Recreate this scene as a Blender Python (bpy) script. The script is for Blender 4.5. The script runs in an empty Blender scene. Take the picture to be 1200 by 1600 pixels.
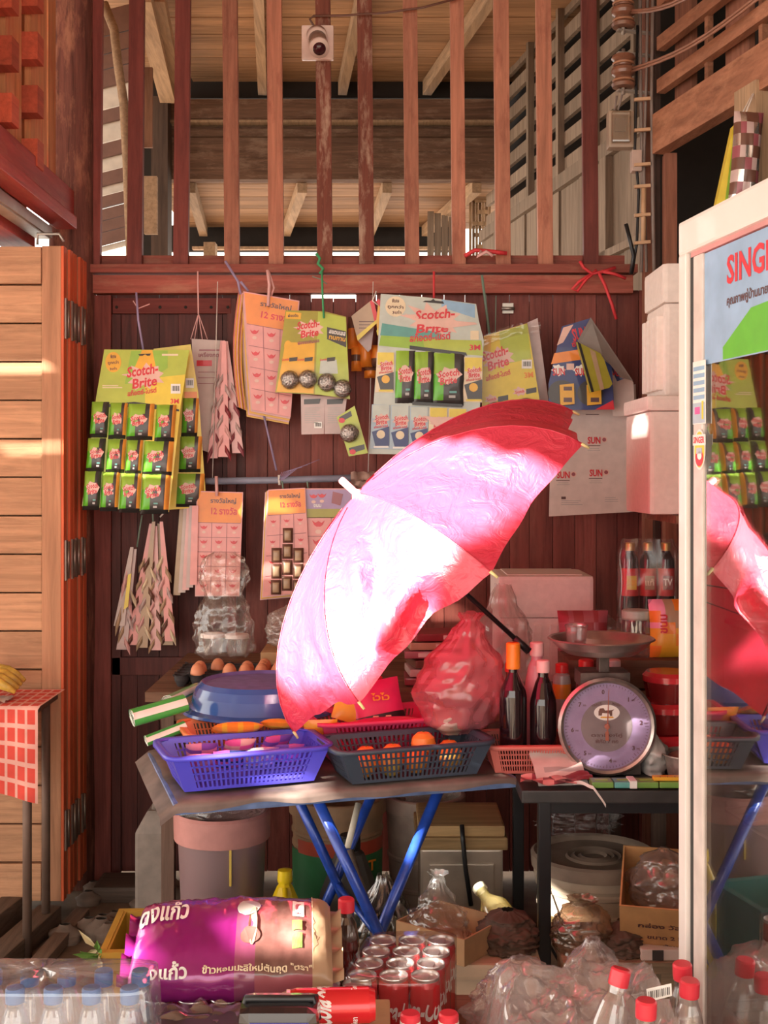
import bpy, bmesh, math, random
from mathutils import Vector, Matrix, noise
R = math.radians
sc = bpy.context.scene
C = sc.collection
random.seed(7)
# ---------------------------------------------------------------- camera, sky, sun, exposure
FPX, HOR, HC = 1900.0, 740.0, 1.45            # focal length in pixels, horizon row, camera height
cam = bpy.data.cameras.new('camera'); cam.sensor_fit = 'VERTICAL'; cam.sensor_height = 36.0
cam.lens = FPX / 1600 * 36; cam.shift_y = -(800 - HOR) / 1600; cam.clip_start = .05
camo = bpy.data.objects.new('camera', cam); C.objects.link(camo)
camo.location = (0, 0, HC); camo.rotation_euler = (R(90), 0, 0); sc.camera = camo
w = bpy.data.worlds.new('sky'); sc.world = w; w.use_nodes = True
bg = w.node_tree.nodes['Background']; bg.inputs[0].default_value = (1.0, .93, .84, 1); bg.inputs[1].default_value = 2.5
SUN = Vector((1.1, .8, -.65)).normalized()     # direction the sunlight travels
sl = bpy.data.lights.new('sun', 'SUN'); sl.energy = 36.0; sl.angle = R(.55); sl.color = (1, .93, .82)
so = bpy.data.objects.new('sun', sl); C.objects.link(so); so.location = (-6, -10, 8)
so.rotation_euler = SUN.to_track_quat('-Z', 'Y').to_euler()
sc.view_settings.view_transform = 'Standard'; sc.view_settings.look = 'None'
sc.view_settings.exposure = 0.7; sc.view_settings.gamma = 1.0; sc.view_settings.use_curve_mapping = False
sc.cycles.transparent_max_bounces = 24; sc.cycles.max_bounces = 10

# ---------------------------------------------------------------- helpers
def P(px, py, Y): return Vector(((px - 600) / FPX * Y, Y, HC - (py - HOR) / FPX * Y))
class Plane:                                   # a real plane in the scene; pt() finds where a line of sight meets it
    def __init__(s, px, py, Y, kx=0.0, kz=0.0):   # kx: depth gained per metre to the right, kz: per metre up
        s.o = P(px, py, Y); s.n = Vector((kx, -1, kz)).normalized()
    def pt(s, px, py, off=0.0):
        d = P(px, py, 1.0) - Vector((0, 0, HC)); c = Vector((0, 0, HC))
        t = (s.o - c).dot(s.n) / d.dot(s.n)
        return c + d * t + s.n * off
    def frame(s, px, py, rot=0.0, off=0.0):     # matrix: x to the right in the picture, y up, z towards the viewer
        p = s.pt(px, py, off); u = s.pt(px + 10, py) - s.pt(px, py); u.normalize()
        v = s.n.cross(u).normalized()
        m = Matrix.Identity(4)
        for i in range(3): m[i][0] = u[i]; m[i][1] = v[i]; m[i][2] = s.n[i]; m[i][3] = p[i]
        return m @ Matrix.Rotation(R(rot), 4, 'Z')
    def scale(s, px, py): return (s.pt(px + 1, py) - s.pt(px, py)).length
_tc = {}
def text_geo(body, res=2):
    if (body, res) in _tc: return _tc[(body, res)]
    c = bpy.data.curves.new('lettering', 'FONT'); c.body = body; c.align_x = 'CENTER'; c.align_y = 'CENTER'; c.resolution_u = res; c.offset = .028
    o = bpy.data.objects.new('lettering', c); C.objects.link(o); bpy.context.view_layer.update()
    me = bpy.data.meshes.new_from_object(o.evaluated_get(bpy.context.evaluated_depsgraph_get()))
    V = [v.co.copy() for v in me.vertices]; F = [tuple(p.vertices) for p in me.polygons]
    bpy.data.objects.remove(o); bpy.data.curves.remove(c); bpy.data.meshes.remove(me)
    if V:
        x0 = min(v.x for v in V); x1 = max(v.x for v in V); y0 = min(v.y for v in V); y1 = max(v.y for v in V)
        V = [Vector(((v.x - (x0 + x1) / 2), (v.y - (y0 + y1) / 2), 0)) for v in V]
        _tc[(body, res)] = (V, F, x1 - x0, y1 - y0)
    else: _tc[(body, res)] = ([], [], 1, 1)
    return _tc[(body, res)]
def axes(d):
    d = Vector(d).normalized(); a = Vector((0, 0, 1)) if abs(d.z) < .9 else Vector((1, 0, 0))
    u = d.cross(a).normalized(); return u, d.cross(u).normalized()
class MB:
    def __init__(s): s.v = []; s.f = []; s.m = []; s.s = []
    def add(s, V, F, mi=0, sm=False, M=None):
        b = len(s.v); s.v += [(M @ Vector(v)) if M else Vector(v) for v in V]
        for f in F: s.f.append(tuple(i + b for i in f)); s.m.append(mi); s.s.append(sm)
        return s
    def box(s, c, d, mi=0, M=None, rz=0, tap=1.0):
        x, y, z = d[0] / 2, d[1] / 2, d[2] / 2
        V = [Vector((i * x * (tap if k > 0 else 1), j * y * (tap if k > 0 else 1), k * z)) for k in (-1, 1) for j in (-1, 1) for i in (-1, 1)]
        if rz: rm = Matrix.Rotation(rz, 3, 'Z'); V = [rm @ v for v in V]
        V = [v + Vector(c) for v in V]
        return s.add(V, [(0, 2, 3, 1), (4, 5, 7, 6), (0, 1, 5, 4), (2, 6, 7, 3), (0, 4, 6, 2), (1, 3, 7, 5)], mi, False, M)
    def bb(s, x0, x1, y0, y1, z0, z1, mi=0, M=None): return s.box(((x0 + x1) / 2, (y0 + y1) / 2, (z0 + z1) / 2), (x1 - x0, y1 - y0, z1 - z0), mi, M)
    def bar(s, a, b, w, h, mi=0, up=(0, 0, 1)):          # square bar from a to b
        a = Vector(a); b = Vector(b); d = (b - a).normalized(); upv = Vector(up)
        u = d.cross(upv)
        if u.length < 1e-4: u = d.cross(Vector((0, 1, 0)))
        u.normalize(); v = u.cross(d)
        V = [p + u * (i * w / 2) + v * (j * h / 2) for p in (a, b) for j in (-1, 1) for i in (-1, 1)]
        return s.add(V, [(0, 2, 3, 1), (4, 5, 7, 6), (0, 1, 5, 4), (2, 6, 7, 3), (0, 4, 6, 2), (1, 3, 7, 5)], mi)
    def tube(s, path, r, n=8, mi=0, closed=False, caps=True, flat=1.0):
        path = [Vector(p) for p in path]; k = len(path); b = []
        rr = r if isinstance(r, (list, tuple)) else [r] * k
        u = None; V = []
        for i, p in enumerate(path):
            if closed: d = path[(i + 1) % k] - path[i - 1]
            else: d = path[min(i + 1, k - 1)] - path[max(i - 1, 0)]
            d = d.normalized()
            if u is None: u, _ = axes(d)
            u = (u - d * u.dot(d)).normalized(); v = d.cross(u)
            V += [p + (u * math.cos(2 * math.pi * j / n) + v * math.sin(2 * math.pi * j / n) * flat) * rr[i] for j in range(n)]
        F = []
        for i in range(k if closed else k - 1):
            a0 = i * n; a1 = ((i + 1) % k) * n
            for j in range(n): F.append((a0 + j, a0 + (j + 1) % n, a1 + (j + 1) % n, a1 + j))
        if caps and not closed: F += [tuple(range(n))[::-1], tuple(range((k - 1) * n, k * n))]
        return s.add(V, F, mi, True)
    def lathe(s, prof, c=(0, 0, 0), n=20, mi=0, M=None, a0=0.0, a1=None, sm=True, mis=None):
        full = a1 is None; a1 = 2 * math.pi if full else a1; cols = n if full else n + 1
        V = []
        for (r, z) in prof:
            for j in range(cols):
                t = a0 + (a1 - a0) * j / n; V.append(Vector((c[0] + r * math.cos(t), c[1] + r * math.sin(t), c[2] + z)))
        for i in range(len(prof) - 1):
            if abs(prof[i][0] - prof[i + 1][0]) < 1e-9 and abs(prof[i][1] - prof[i + 1][1]) < 1e-9: continue
            F = []
            for j in range(n):
                k = (j + 1) % cols
                F.append((i * cols + j, i * cols + k, (i + 1) * cols + k, (i + 1) * cols + j))
            b = len(s.v)
            s.add([V[q] for q in range(i * cols, (i + 2) * cols)], [tuple(q - i * cols for q in f) for f in F], mis[i] if mis else mi, sm, M)
        return s
    def grid(s, fn, nu, nv, mi=0, sm=True, thick=0.0):
        V = [Vector(fn(i / nu, j / nv)) for j in range(nv + 1) for i in range(nu + 1)]
        F = [(j * (nu + 1) + i, j * (nu + 1) + i + 1, (j + 1) * (nu + 1) + i + 1, (j + 1) * (nu + 1) + i) for j in range(nv) for i in range(nu)]
        if not thick: 
            if callable(mi):
                b = len(s.v); s.v += V
                for q, f in enumerate(F): s.f.append(tuple(i + b for i in f)); s.m.append(mi((q % nu + .5) / nu, (q // nu + .5) / nv)); s.s.append(sm)
                return s
            return s.add(V, F, mi, sm)
        N = []
        for j in range(nv + 1):
            for i in range(nu + 1):
                a = V[j * (nu + 1) + min(i + 1, nu)] - V[j * (nu + 1) + max(i - 1, 0)]
                b = V[min(j + 1, nv) * (nu + 1) + i] - V[max(j - 1, 0) * (nu + 1) + i]
                N.append(a.cross(b).normalized())
        k = len(V); W = [v - n * thick for v, n in zip(V, N)]
        G = [f for f in F] + [tuple(reversed([q + k for q in f])) for f in F]
        ring = [i for i in range(nu + 1)] + [(j + 1) * (nu + 1) - 1 for j in range(1, nv + 1)] + [nv * (nu + 1) + i for i in range(nu - 1, -1, -1)] + [j * (nu + 1) for j in range(nv - 1, 0, -1)]
        for a, b in zip(ring, ring[1:] + ring[:1]): G.append((a, a + k, b + k, b))
        return s.add(V + W, G, mi if not callable(mi) else 0, sm)
    def plate(s, pl, pts, th=.002, off=0.0, mi=0):        # polygon on a Plane (photograph rows/columns), with thickness
        A = [pl.pt(x, y, off) for x, y in pts]; B = [pl.pt(x, y, off) - pl.n * th for x, y in pts]; n = len(A)
        F = [tuple(range(n)), tuple(range(2 * n - 1, n - 1, -1))] + [(i, i + n, (i + 1) % n + n, (i + 1) % n) for i in range(n)]
        return s.add(A + B, F, mi)
    def ink(s, pl, pts, off=.001, mi=0): return s.add([pl.pt(x, y, off) for x, y in pts], [tuple(range(len(pts)))], mi)
    def rect(s, pl, x0, y0, x1, y1, off=.001, mi=0, sk=0): return s.ink(pl, [(x0 + sk, y0), (x1 + sk, y0), (x1, y1), (x0, y1)], off, mi)
    def disc(s, pl, x, y, rx, ry=None, off=.001, mi=0, n=18):
        ry = ry or rx; return s.ink(pl, [(x + rx * math.cos(6.2832 * i / n), y + ry * math.sin(6.2832 * i / n)) for i in range(n)], off, mi)
    def text(s, body, M, h=None, w=None, mi=0, shear=0.0, res=2, bend=None, outline=0.0):
        V, F, tw, th = text_geo(body, res)
        sx = sy = 1.0
        if w and h: sx = w / tw; sy = h / th
        elif w: sx = sy = w / tw
        elif h: sx = sy = h / th
        W = []
        for v in V:
            x = v.x * sx + v.y * sy * shear; y = v.y * sy; z = 0.0
            if bend: a = x / bend; x = bend * math.sin(a); z = bend * (math.cos(a) - 1)
            W.append(Vector((x, y, z)))
        return s.add(W, F, mi, False, M)
    def ptext(s, body, pl, px, py, wpx, hpx, mi=0, rot=0, off=.0016, shear=0.0, res=2):
        k = pl.scale(px, py); return s.text(body, pl.frame(px, py, rot, off), h=hpx * k, w=wpx * k, mi=mi, shear=shear, res=res)
    def star(s, pl, x, y, rx, ry, off=.0012, mi=0, n=9, rot=0, inner=.55, seed=0):
        rg = random.Random(seed); pts = []
        for i in range(2 * n):
            a = math.pi * i / n; q = (1 if i % 2 == 0 else inner) * (rg.uniform(.8, 1.1)); X = rx * q * math.cos(a); Y = ry * q * math.sin(a)
            c, d = math.cos(R(rot)), math.sin(R(rot)); pts.append((x + X * c - Y * d, y + X * d + Y * c))
        return s.ink(pl, pts, off, mi)
ROOT = {}
def tag(o, label=None, cat=None, group=None, kind=None):
    if label: o['label'] = label
    if cat: o['category'] = cat
    if group: o['group'] = group
    if kind: o['kind'] = kind
    return o
def thing(name, label, cat, loc=(0, 0, 0), rz=0.0, group=None, kind=None, rot=None):
    o = bpy.data.objects.new(name, None); C.objects.link(o); o.empty_display_size = .05
    o.location = loc; o.rotation_euler = rot if rot else (0, 0, rz); tag(o, label, cat, group, kind)
    ROOT[o.name] = (Matrix.Translation(loc) @ o.rotation_euler.to_matrix().to_4x4()).inverted(); return o
def obj(name, mb, mats, parent=None, local=False, label=None, cat=None, group=None, kind=None, bevel=0.0, weld=False):
    if mats is None:                              # colours given by name
        names = sorted(set(mb.m)); mats = [PAL[n] for n in names]; mb.m = [names.index(n) for n in mb.m]
    if not isinstance(mats, (list, tuple)): mats = [mats]
    me = bpy.data.meshes.new(name); V = mb.v; loc = None
    if parent is not None:
        if not local: Mi = ROOT[parent.name]; V = [Mi @ v for v in V]
    elif not local:
        xs = [v.x for v in V]; ys = [v.y for v in V]; zs = [v.z for v in V]
        loc = Vector(((min(xs) + max(xs)) / 2, (min(ys) + max(ys)) / 2, min(zs))); V = [v - loc for v in V]
    me.from_pydata([tuple(v) for v in V], [], mb.f)
    for m in mats: me.materials.append(m)
    me.polygons.foreach_set('material_index', mb.m); me.polygons.foreach_set('use_smooth', mb.s)
    if weld or bevel:
        bm = bmesh.new(); bm.from_mesh(me)
        if weld: bmesh.ops.remove_doubles(bm, verts=bm.verts, dist=1e-5)
        if bevel: bmesh.ops.bevel(bm, geom=list(bm.edges), offset=bevel, segments=2, affect='EDGES', profile=.7)
        bm.to_mesh(me); bm.free()
    me.update()
    o = bpy.data.objects.new(name, me); C.objects.link(o)
    if parent is not None:
        o.parent = parent; ROOT[o.name] = ROOT[parent.name]
    elif loc is not None: o.location = loc; ROOT[o.name] = Matrix.Translation(-loc)
    else: ROOT[o.name] = Matrix.Identity(4)
    tag(o, label, cat, group, kind); return o
def copy_tree(o, loc=None, rz=None, label=None, parent=None):
    c = o.copy(); C.objects.link(c); c.parent = parent
    if loc is not None: c.location = loc
    if rz is not None: c.rotation_euler = (0, 0, rz)
    if label: c['label'] = label
    for ch in list(o.children): copy_tree(ch, parent=c)
    return c
# ---------------------------------------------------------------- materials
MC = {}
def _new(name):
    m = bpy.data.materials.new(name); m.use_nodes = True; nt = m.node_tree
    return m, nt, nt.nodes['Principled BSDF'], nt.nodes['Material Output']
def mat(name, col, rough=.55, metal=0.0, noise_amt=.12, nscale=18.0, spec=.5, bump=0.0, trans=0.0, coat=0.0, emit=None):
    if name in MC: return MC[name]
    m, nt, b, out = _new(name); L = nt.links
    b.inputs['Roughness'].default_value = rough; b.inputs['Metallic'].default_value = metal
    b.inputs['Specular IOR Level'].default_value = spec; b.inputs['Coat Weight'].default_value = coat
    tc = nt.nodes.new('ShaderNodeTexCoord'); nz = nt.nodes.new('ShaderNodeTexNoise'); nz.inputs['Scale'].default_value = nscale; nz.inputs['Detail'].default_value = 4
    L.new(tc.outputs['Object'], nz.inputs['Vector'])
    rp = nt.nodes.new('ShaderNodeValToRGB'); c = Vector(col[:3])
    rp.color_ramp.elements[0].position = .3; rp.color_ramp.elements[1].position = .7
    rp.color_ramp.elements[0].color = (*(c * (1 - noise_amt)), 1); rp.color_ramp.elements[1].color = (*[min(1, q) for q in c * (1 + noise_amt)], 1)
    L.new(nz.outputs['Fac'], rp.inputs['Fac']); L.new(rp.outputs['Color'], b.inputs['Base Color'])
    if bump:
        bp = nt.nodes.new('ShaderNodeBump'); bp.inputs['Strength'].default_value = bump; bp.inputs['Distance'].default_value = .004
        L.new(nz.outputs['Fac'], bp.inputs['Height']); L.new(bp.outputs['Normal'], b.inputs['Normal'])
    if trans:
        tr = nt.nodes.new('ShaderNodeBsdfTranslucent'); L.new(rp.outputs['Color'], tr.inputs['Color'])
        mx = nt.nodes.new('ShaderNodeMixShader'); mx.inputs[0].default_value = trans
        L.new(b.outputs[0], mx.inputs[1]); L.new(tr.outputs[0], mx.inputs[2]); L.new(mx.outputs[0], out.inputs['Surface'])
    MC[name] = m; return m
def wood(name, col, axis='Z', rough=.7, dark=.45, gs=1.0, worn=None, wamt=.5, bump=.35, jit=.25, spec=.25):
    if name in MC: return MC[name]
    m, nt, b, out = _new(name); L = nt.links; N = nt.nodes.new
    b.inputs['Roughness'].default_value = rough; b.inputs['Specular IOR Level'].default_value = spec
    tc = N('ShaderNodeTexCoord'); oi = N('ShaderNodeObjectInfo')
    ad = N('ShaderNodeVectorMath'); ad.operation = 'ADD'
    sc_ = N('ShaderNodeVectorMath'); sc_.operation = 'SCALE'; sc_.inputs[0].default_value = (7.3, 5.1, 9.7); L.new(oi.outputs['Random'], sc_.inputs['Scale'])
    L.new(tc.outputs['Object'], ad.inputs[0]); L.new(sc_.outputs[0], ad.inputs[1])
    mp = N('ShaderNodeMapping'); s = [26 * gs, 26 * gs, 26 * gs]; s['XYZ'.index(axis)] = 1.6 * gs; mp.inputs['Scale'].default_value = s
    L.new(ad.outputs[0], mp.inputs['Vector'])
    nz = N('ShaderNodeTexNoise'); nz.inputs['Scale'].default_value = 1.7; nz.inputs['Detail'].default_value = 7; nz.inputs['Roughness'].default_value = .68; nz.inputs['Distortion'].default_value = .5
    L.new(mp.outputs[0], nz.inputs['Vector'])
    rp = N('ShaderNodeValToRGB'); c = Vector(col); e = rp.color_ramp.elements
    e[0].position = .28; e[1].position = .72; e[0].color = (*(c * dark), 1); e[1].color = (*[min(1, q) for q in c * 1.25], 1)
    L.new(nz.outputs['Fac'], rp.inputs['Fac']); last = rp.outputs['Color']
    if worn:
        n2 = N('ShaderNodeTexNoise'); n2.inputs['Scale'].default_value = 9 * gs; n2.inputs['Detail'].default_value = 6; n2.inputs['Roughness'].default_value = .7
        m2 = N('ShaderNodeMapping'); s2 = [2.2, 2.2, 2.2]; s2['XYZ'.index(axis)] = .6; m2.inputs['Scale'].default_value = s2
        L.new(ad.outputs[0], m2.inputs['Vector']); L.new(m2.outputs[0], n2.inputs['Vector'])
        r2 = N('ShaderNodeValToRGB'); r2.color_ramp.elements[0].position = .5; r2.color_ramp.elements[1].position = .66
        r2.color_ramp.elements[1].color = (wamt, wamt, wamt, 1)
        L.new(n2.outputs['Fac'], r2.inputs['Fac'])
        mx = N('ShaderNodeMix'); mx.data_type = 'RGBA'; L.new(r2.outputs['Color'], mx.inputs['Factor']); L.new(last, mx.inputs['A']); mx.inputs['B'].default_value = (*worn, 1); last = mx.outputs['Result']
    hs = N('ShaderNodeHueSaturation'); mr = N('ShaderNodeMapRange'); mr.inputs['To Min'].default_value = 1 - jit; mr.inputs['To Max'].default_value = 1 + jit
    L.new(oi.outputs['Random'], mr.inputs['Value']); L.new(mr.outputs[0], hs.inputs['Value']); L.new(last, hs.inputs['Color']); L.new(hs.outputs[0], b.inputs['Base Color'])
    if bump:
        bp = N('ShaderNodeBump'); bp.inputs['Strength'].default_value = bump; bp.inputs['Distance'].default_value = .003
        L.new(nz.outputs['Fac'], bp.inputs['Height']); L.new(bp.outputs['Normal'], b.inputs['Normal'])
    MC[name] = m; return m
def clear(name, tint=(1, 1, 1), haze=.12, gloss=.12, rough=.12, hcol=(.9, .88, .85), bump=0.0, bscale=30.0):
    """thin clear plastic or glass: lets light through, reflects more at a grazing angle, a little milky"""
    if name in MC: return MC[name]
    m, nt, b, out = _new(name); L = nt.links; N = nt.nodes.new; nt.nodes.remove(b)
    tr = N('ShaderNodeBsdfTransparent'); tr.inputs[0].default_value = (*tint, 1)
    df = N('ShaderNodeBsdfDiffuse'); df.inputs[0].default_value = (*hcol, 1)
    tl = N('ShaderNodeBsdfTranslucent'); tl.inputs[0].default_value = (*hcol, 1)
    mh = N('ShaderNodeMixShader'); mh.inputs[0].default_value = .4; L.new(df.outputs[0], mh.inputs[1]); L.new(tl.outputs[0], mh.inputs[2])
    gl = N('ShaderNodeBsdfGlossy'); gl.inputs['Roughness'].default_value = rough
    m1 = N('ShaderNodeMixShader'); m1.inputs[0].default_value = haze; L.new(tr.outputs[0], m1.inputs[1]); L.new(mh.outputs[0], m1.inputs[2])
    lw = N('ShaderNodeLayerWeight'); lw.inputs['Blend'].default_value = .35
    mu = N('ShaderNodeMath'); mu.operation = 'MULTIPLY_ADD'; mu.inputs[1].default_value = .3; mu.inputs[2].default_value = gloss; mu.use_clamp = True
    L.new(lw.outputs['Facing'], mu.inputs[0])
    m2 = N('ShaderNodeMixShader'); L.new(mu.outputs[0], m2.inputs[0]); L.new(m1.outputs[0], m2.inputs[1]); L.new(gl.outputs[0], m2.inputs[2])
    if bump:
        tc = N('ShaderNodeTexCoord'); nz = N('ShaderNodeTexNoise'); nz.noise_type = 'RIDGED_MULTIFRACTAL'; nz.inputs['Scale'].default_value = bscale * .35; nz.inputs['Detail'].default_value = 3; mp = N('ShaderNodeMapping'); mp.inputs['Scale'].default_value = (1, 1, .45); mp.inputs['Rotation'].default_value = (.3, .4, 0); L.new(tc.outputs['Object'], mp.inputs['Vector']); L.new(mp.outputs[0], nz.inputs['Vector'])
        bp = N('ShaderNodeBump'); bp.inputs['Strength'].default_value = min(1, bump * 1.6); bp.inputs['Distance'].default_value = .012; L.new(nz.outputs['Fac'], bp.inputs['Height'])
        L.new(bp.outputs['Normal'], gl.inputs['Normal']); L.new(bp.outputs['Normal'], df.inputs['Normal'])
    L.new(m2.outputs[0], out.inputs['Surface']); MC[name] = m; return m
# ================================================================ STRUCTURE
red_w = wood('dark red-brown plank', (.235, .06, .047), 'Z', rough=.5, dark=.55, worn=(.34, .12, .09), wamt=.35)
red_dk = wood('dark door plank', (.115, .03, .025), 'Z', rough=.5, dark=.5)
bar_m = wood('orange-brown painted bar', (.40, .165, .105), 'Z', rough=.6, dark=.6, worn=(.2, .06, .04), wamt=.6)
bar_d = wood('maroon painted bar', (.2, .05, .04), 'Z', rough=.6, dark=.65, worn=(.12, .03, .025), wamt=.6)
bar_p = wood('peeling painted bar', (.24, .075, .05), 'Z', rough=.7, dark=.6, worn=(.55, .38, .28), wamt=.9)
rail_m = wood('red-brown rail', (.34, .09, .065), 'X', rough=.6, dark=.5, worn=(.4, .2, .13), wamt=.5)
post_m = wood('weathered dark post', (.21, .075, .055), 'Z', rough=.8, dark=.32, worn=(.42, .18, .11), wamt=.8, bump=.8)
leaf_m = wood('tan-orange door plank', (.45, .235, .13), 'X', rough=.7, dark=.58, worn=(.56, .31, .17), wamt=.5, jit=.12)
stile_m = wood('tan-orange door stile', (.39, .19, .105), 'Z', rough=.7, dark=.66, jit=.08)
edge_m = wood('orange-red painted edge', (.62, .12, .045), 'Z', rough=.5, dark=.72, jit=.1)
lat_m = wood('tan-orange lattice board', (.55, .23, .10), 'Z', rough=.65, dark=.6, worn=(.5, .12, .06), wamt=.7, jit=.15)
latr_m = wood('red lattice block', (.45, .09, .045), 'Y', rough=.6, dark=.65)
beamr_m = wood('red painted beam', (.40, .055, .045), 'Y', rough=.5, dark=.65, worn=(.5, .17, .1), wamt=.4)
ceil_m = wood('honey ceiling board', (.43, .25, .135), 'X', rough=.75, dark=.55, jit=.22)
joist_m = wood('grey-tan joist', (.42, .28, .17), 'Y', rough=.8, dark=.6)
beam_m = wood('old brown beam', (.17, .095, .06), 'X', rough=.85, dark=.4, worn=(.3, .2, .14), wamt=.6)
grey_m = wood('grey-brown wall board', (.27, .2, .145), 'Z', rough=.85, dark=.62, jit=.18)
black_m = mat('near-black wood and painted gloom', (.02, .015, .012), .9)  # near-black stands for shaded gaps and dark interior as well as wood
metal_m = mat('galvanised metal', (.5, .47, .43), .45, .8)
YW = 4.34
# ---- floor
mb = MB(); mb.bb(-9, 9, -14, 12, -.1, 0); 
fm = mat('dusty concrete', (.20, .145, .105), .9, 0, .35, 6.0, .2, .5)
obj('floor', mb, fm, kind='structure')
# ---- back wall: planks between the posts
wall = thing('wall_back', None, None, (0, YW + .02, 0), kind='structure')
x = 150.0; rg = random.Random(3)
while x < 1120:
    wd = rg.uniform(30, 37); a, b = P(x, 0, YW).x, P(x + wd, 0, YW).x
    up0 = P(0, 462, YW).z; y0 = YW + rg.uniform(0, .006)
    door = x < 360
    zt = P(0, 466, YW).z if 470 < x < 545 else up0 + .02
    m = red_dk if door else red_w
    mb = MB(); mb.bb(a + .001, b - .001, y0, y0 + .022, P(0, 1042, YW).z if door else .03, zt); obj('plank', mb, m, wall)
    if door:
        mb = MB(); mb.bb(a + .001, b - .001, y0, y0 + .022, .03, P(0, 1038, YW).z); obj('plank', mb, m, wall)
    x += wd
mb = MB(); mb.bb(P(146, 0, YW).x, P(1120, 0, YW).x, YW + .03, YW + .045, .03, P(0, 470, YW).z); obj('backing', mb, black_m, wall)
def wbox(name, x0, y0, x1, y1, dep, th, m, parent, Y=YW):
    mb = MB(); a = P(x0, y0, Y); b = P(x1, y1, Y); mb.bb(a.x, b.x, Y - dep, Y - dep + th, b.z, a.z)
    return obj(name, mb, m, parent, bevel=.002)
# rails and stiles fixed to the planks
rl = wbox('rail', 145, 418, 990, 431, .075, .075, rail_m, wall)
wbox('rail', 148, 433, 985, 461, .05, .05, rail_m, wall)
wbox('rail', 150, 400, 975, 417, .012, .05, rail_m, wall)
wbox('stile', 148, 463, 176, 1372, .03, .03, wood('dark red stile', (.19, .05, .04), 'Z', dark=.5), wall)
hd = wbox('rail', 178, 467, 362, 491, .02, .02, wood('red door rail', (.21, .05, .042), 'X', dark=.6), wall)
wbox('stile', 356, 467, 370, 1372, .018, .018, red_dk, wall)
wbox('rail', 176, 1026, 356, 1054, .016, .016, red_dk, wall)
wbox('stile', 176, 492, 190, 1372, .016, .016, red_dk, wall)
for px in (182, 250, 290, 330, 356):
    mb = MB(); p = P(px, 480, YW - .021); mb.lathe([(0, .003), (.005, .002), (.006, 0)], (0, 0, 0), 8, M=Matrix.Translation(p) @ Matrix.Rotation(R(90), 4, 'X')); obj('nail', mb, black_m, hd)
# ---- row of upright bars above the rail
gr = thing('trim_1', None, None, P(560, 417, YW - .04), kind='structure')
for cx, wd, m, ytop in ((152, 15, bar_d, 0), (213, 23, bar_d, 0), (285, 23, bar_d, 0), (361, 23, bar_m, 0), (430, 23, bar_m, 0), (506, 23, bar_p, 0), (571, 23, bar_p, 0),
                  (642, 22, bar_m, 0), (715, 21, bar_m, 0), (784, 23, bar_m, 0), (850, 23, bar_m, 0), (921, 23, bar_d, 0)):
    lean = -2 if cx > 300 else 2
    mb = MB(); a = P(cx + lean, -60, YW - .03); b = P(cx - lean, 417, YW - .03); mb.bar(a, b, .053 * wd / 23, .03, up=(0, 1, 0)); obj('bar', mb, m, gr, bevel=.002)
# ---- big weathered post at the left end of the wall
mb = MB()
def postf(u, v):
    a = 2 * math.pi * u; z = -.0 + 3.4 * v; r = .075 + .006 * noise.noise(Vector((math.cos(a) * 2, math.sin(a) * 2, z * 2.5)))
    c = P(113, 0, 4.3); q = (abs(math.cos(a)) ** 4 + abs(math.sin(a)) ** 4) ** -.25
    return (c.x + r * q * math.cos(a), c.y + r * q * math.sin(a), z)
mb.grid(postf, 24, 40); obj('wooden_post', mb, post_m, label='thick weathered dark wooden post at the left end of the barred wall', cat='post')
# ---- folded concertina door at the left
door = thing('door_1', None, None, (-1.25, 4.0, 0), kind='structure')
hinge_m = mat('dull hinge metal', (.3, .24, .2), .4, .8)
ZB, ZT = 1.45 - (1405 - 740) / 1900 * 3.92, 1.45 + (740 - 386) / 1900 * 3.92
for k in range(5):
    y0 = 3.90 + k * .066; xr = -1.036 + (0.004 if k % 2 else 0)
    lf = thing('leaf', None, None, (0, 0, 0)); lf.parent = door; bpy.data.objects.remove(lf)
    mb = MB(); mb.bb(xr - .062, xr, y0, y0 + .042, ZB, ZT, 0)
    lf = obj('leaf', mb, [stile_m], door, bevel=.003)
    mb = MB(); mb.bb(xr - .0005, xr + .008, y0 + .002, y0 + .040, ZB, ZT); obj('edge_strip', mb, edge_m, lf)
    mb = MB(); mb.bb(xr - .56, xr - .50, y0, y0 + .042, ZB, ZT); obj('stile', mb, stile_m, lf)
    for zh in (1.95, 1.17, .30):
        if k < 4:
            mb = MB(); mb.bb(xr + .008, xr + .013, y0 + .014, y0 + .034, zh - .065, zh + .065); mb.tube([(xr + .012, y0 + .044, zh - .06), (xr + .012, y0 + .044, zh + .06)], .006, 8); obj('hinge', mb, hinge_m, lf)
    if k == 0:
        z = ZB; rows = [.11]; 
        zz = [ZB]; rg = random.Random(5)
        nrow = 17; hgt = (ZT - ZB) / nrow
        for r in range(nrow):
            z0 = ZB + r * hgt; z1 = z0 + hgt; pr = rg.uniform(-.004, .006)
            if r in (0, nrow - 1): pr = .012
            mb = MB(); mb.bb(xr - .50, xr - .063, y0 + .008 - pr, y0 + .03, z0 + .0025, z1 - .0025); obj('plank', mb, leaf_m, lf, bevel=.003)
    else:
        mb = MB(); mb.bb(xr - .50, xr - .063, y0 + .012, y0 + .03, ZB, ZT); obj('panel', mb, leaf_m, lf)
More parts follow.
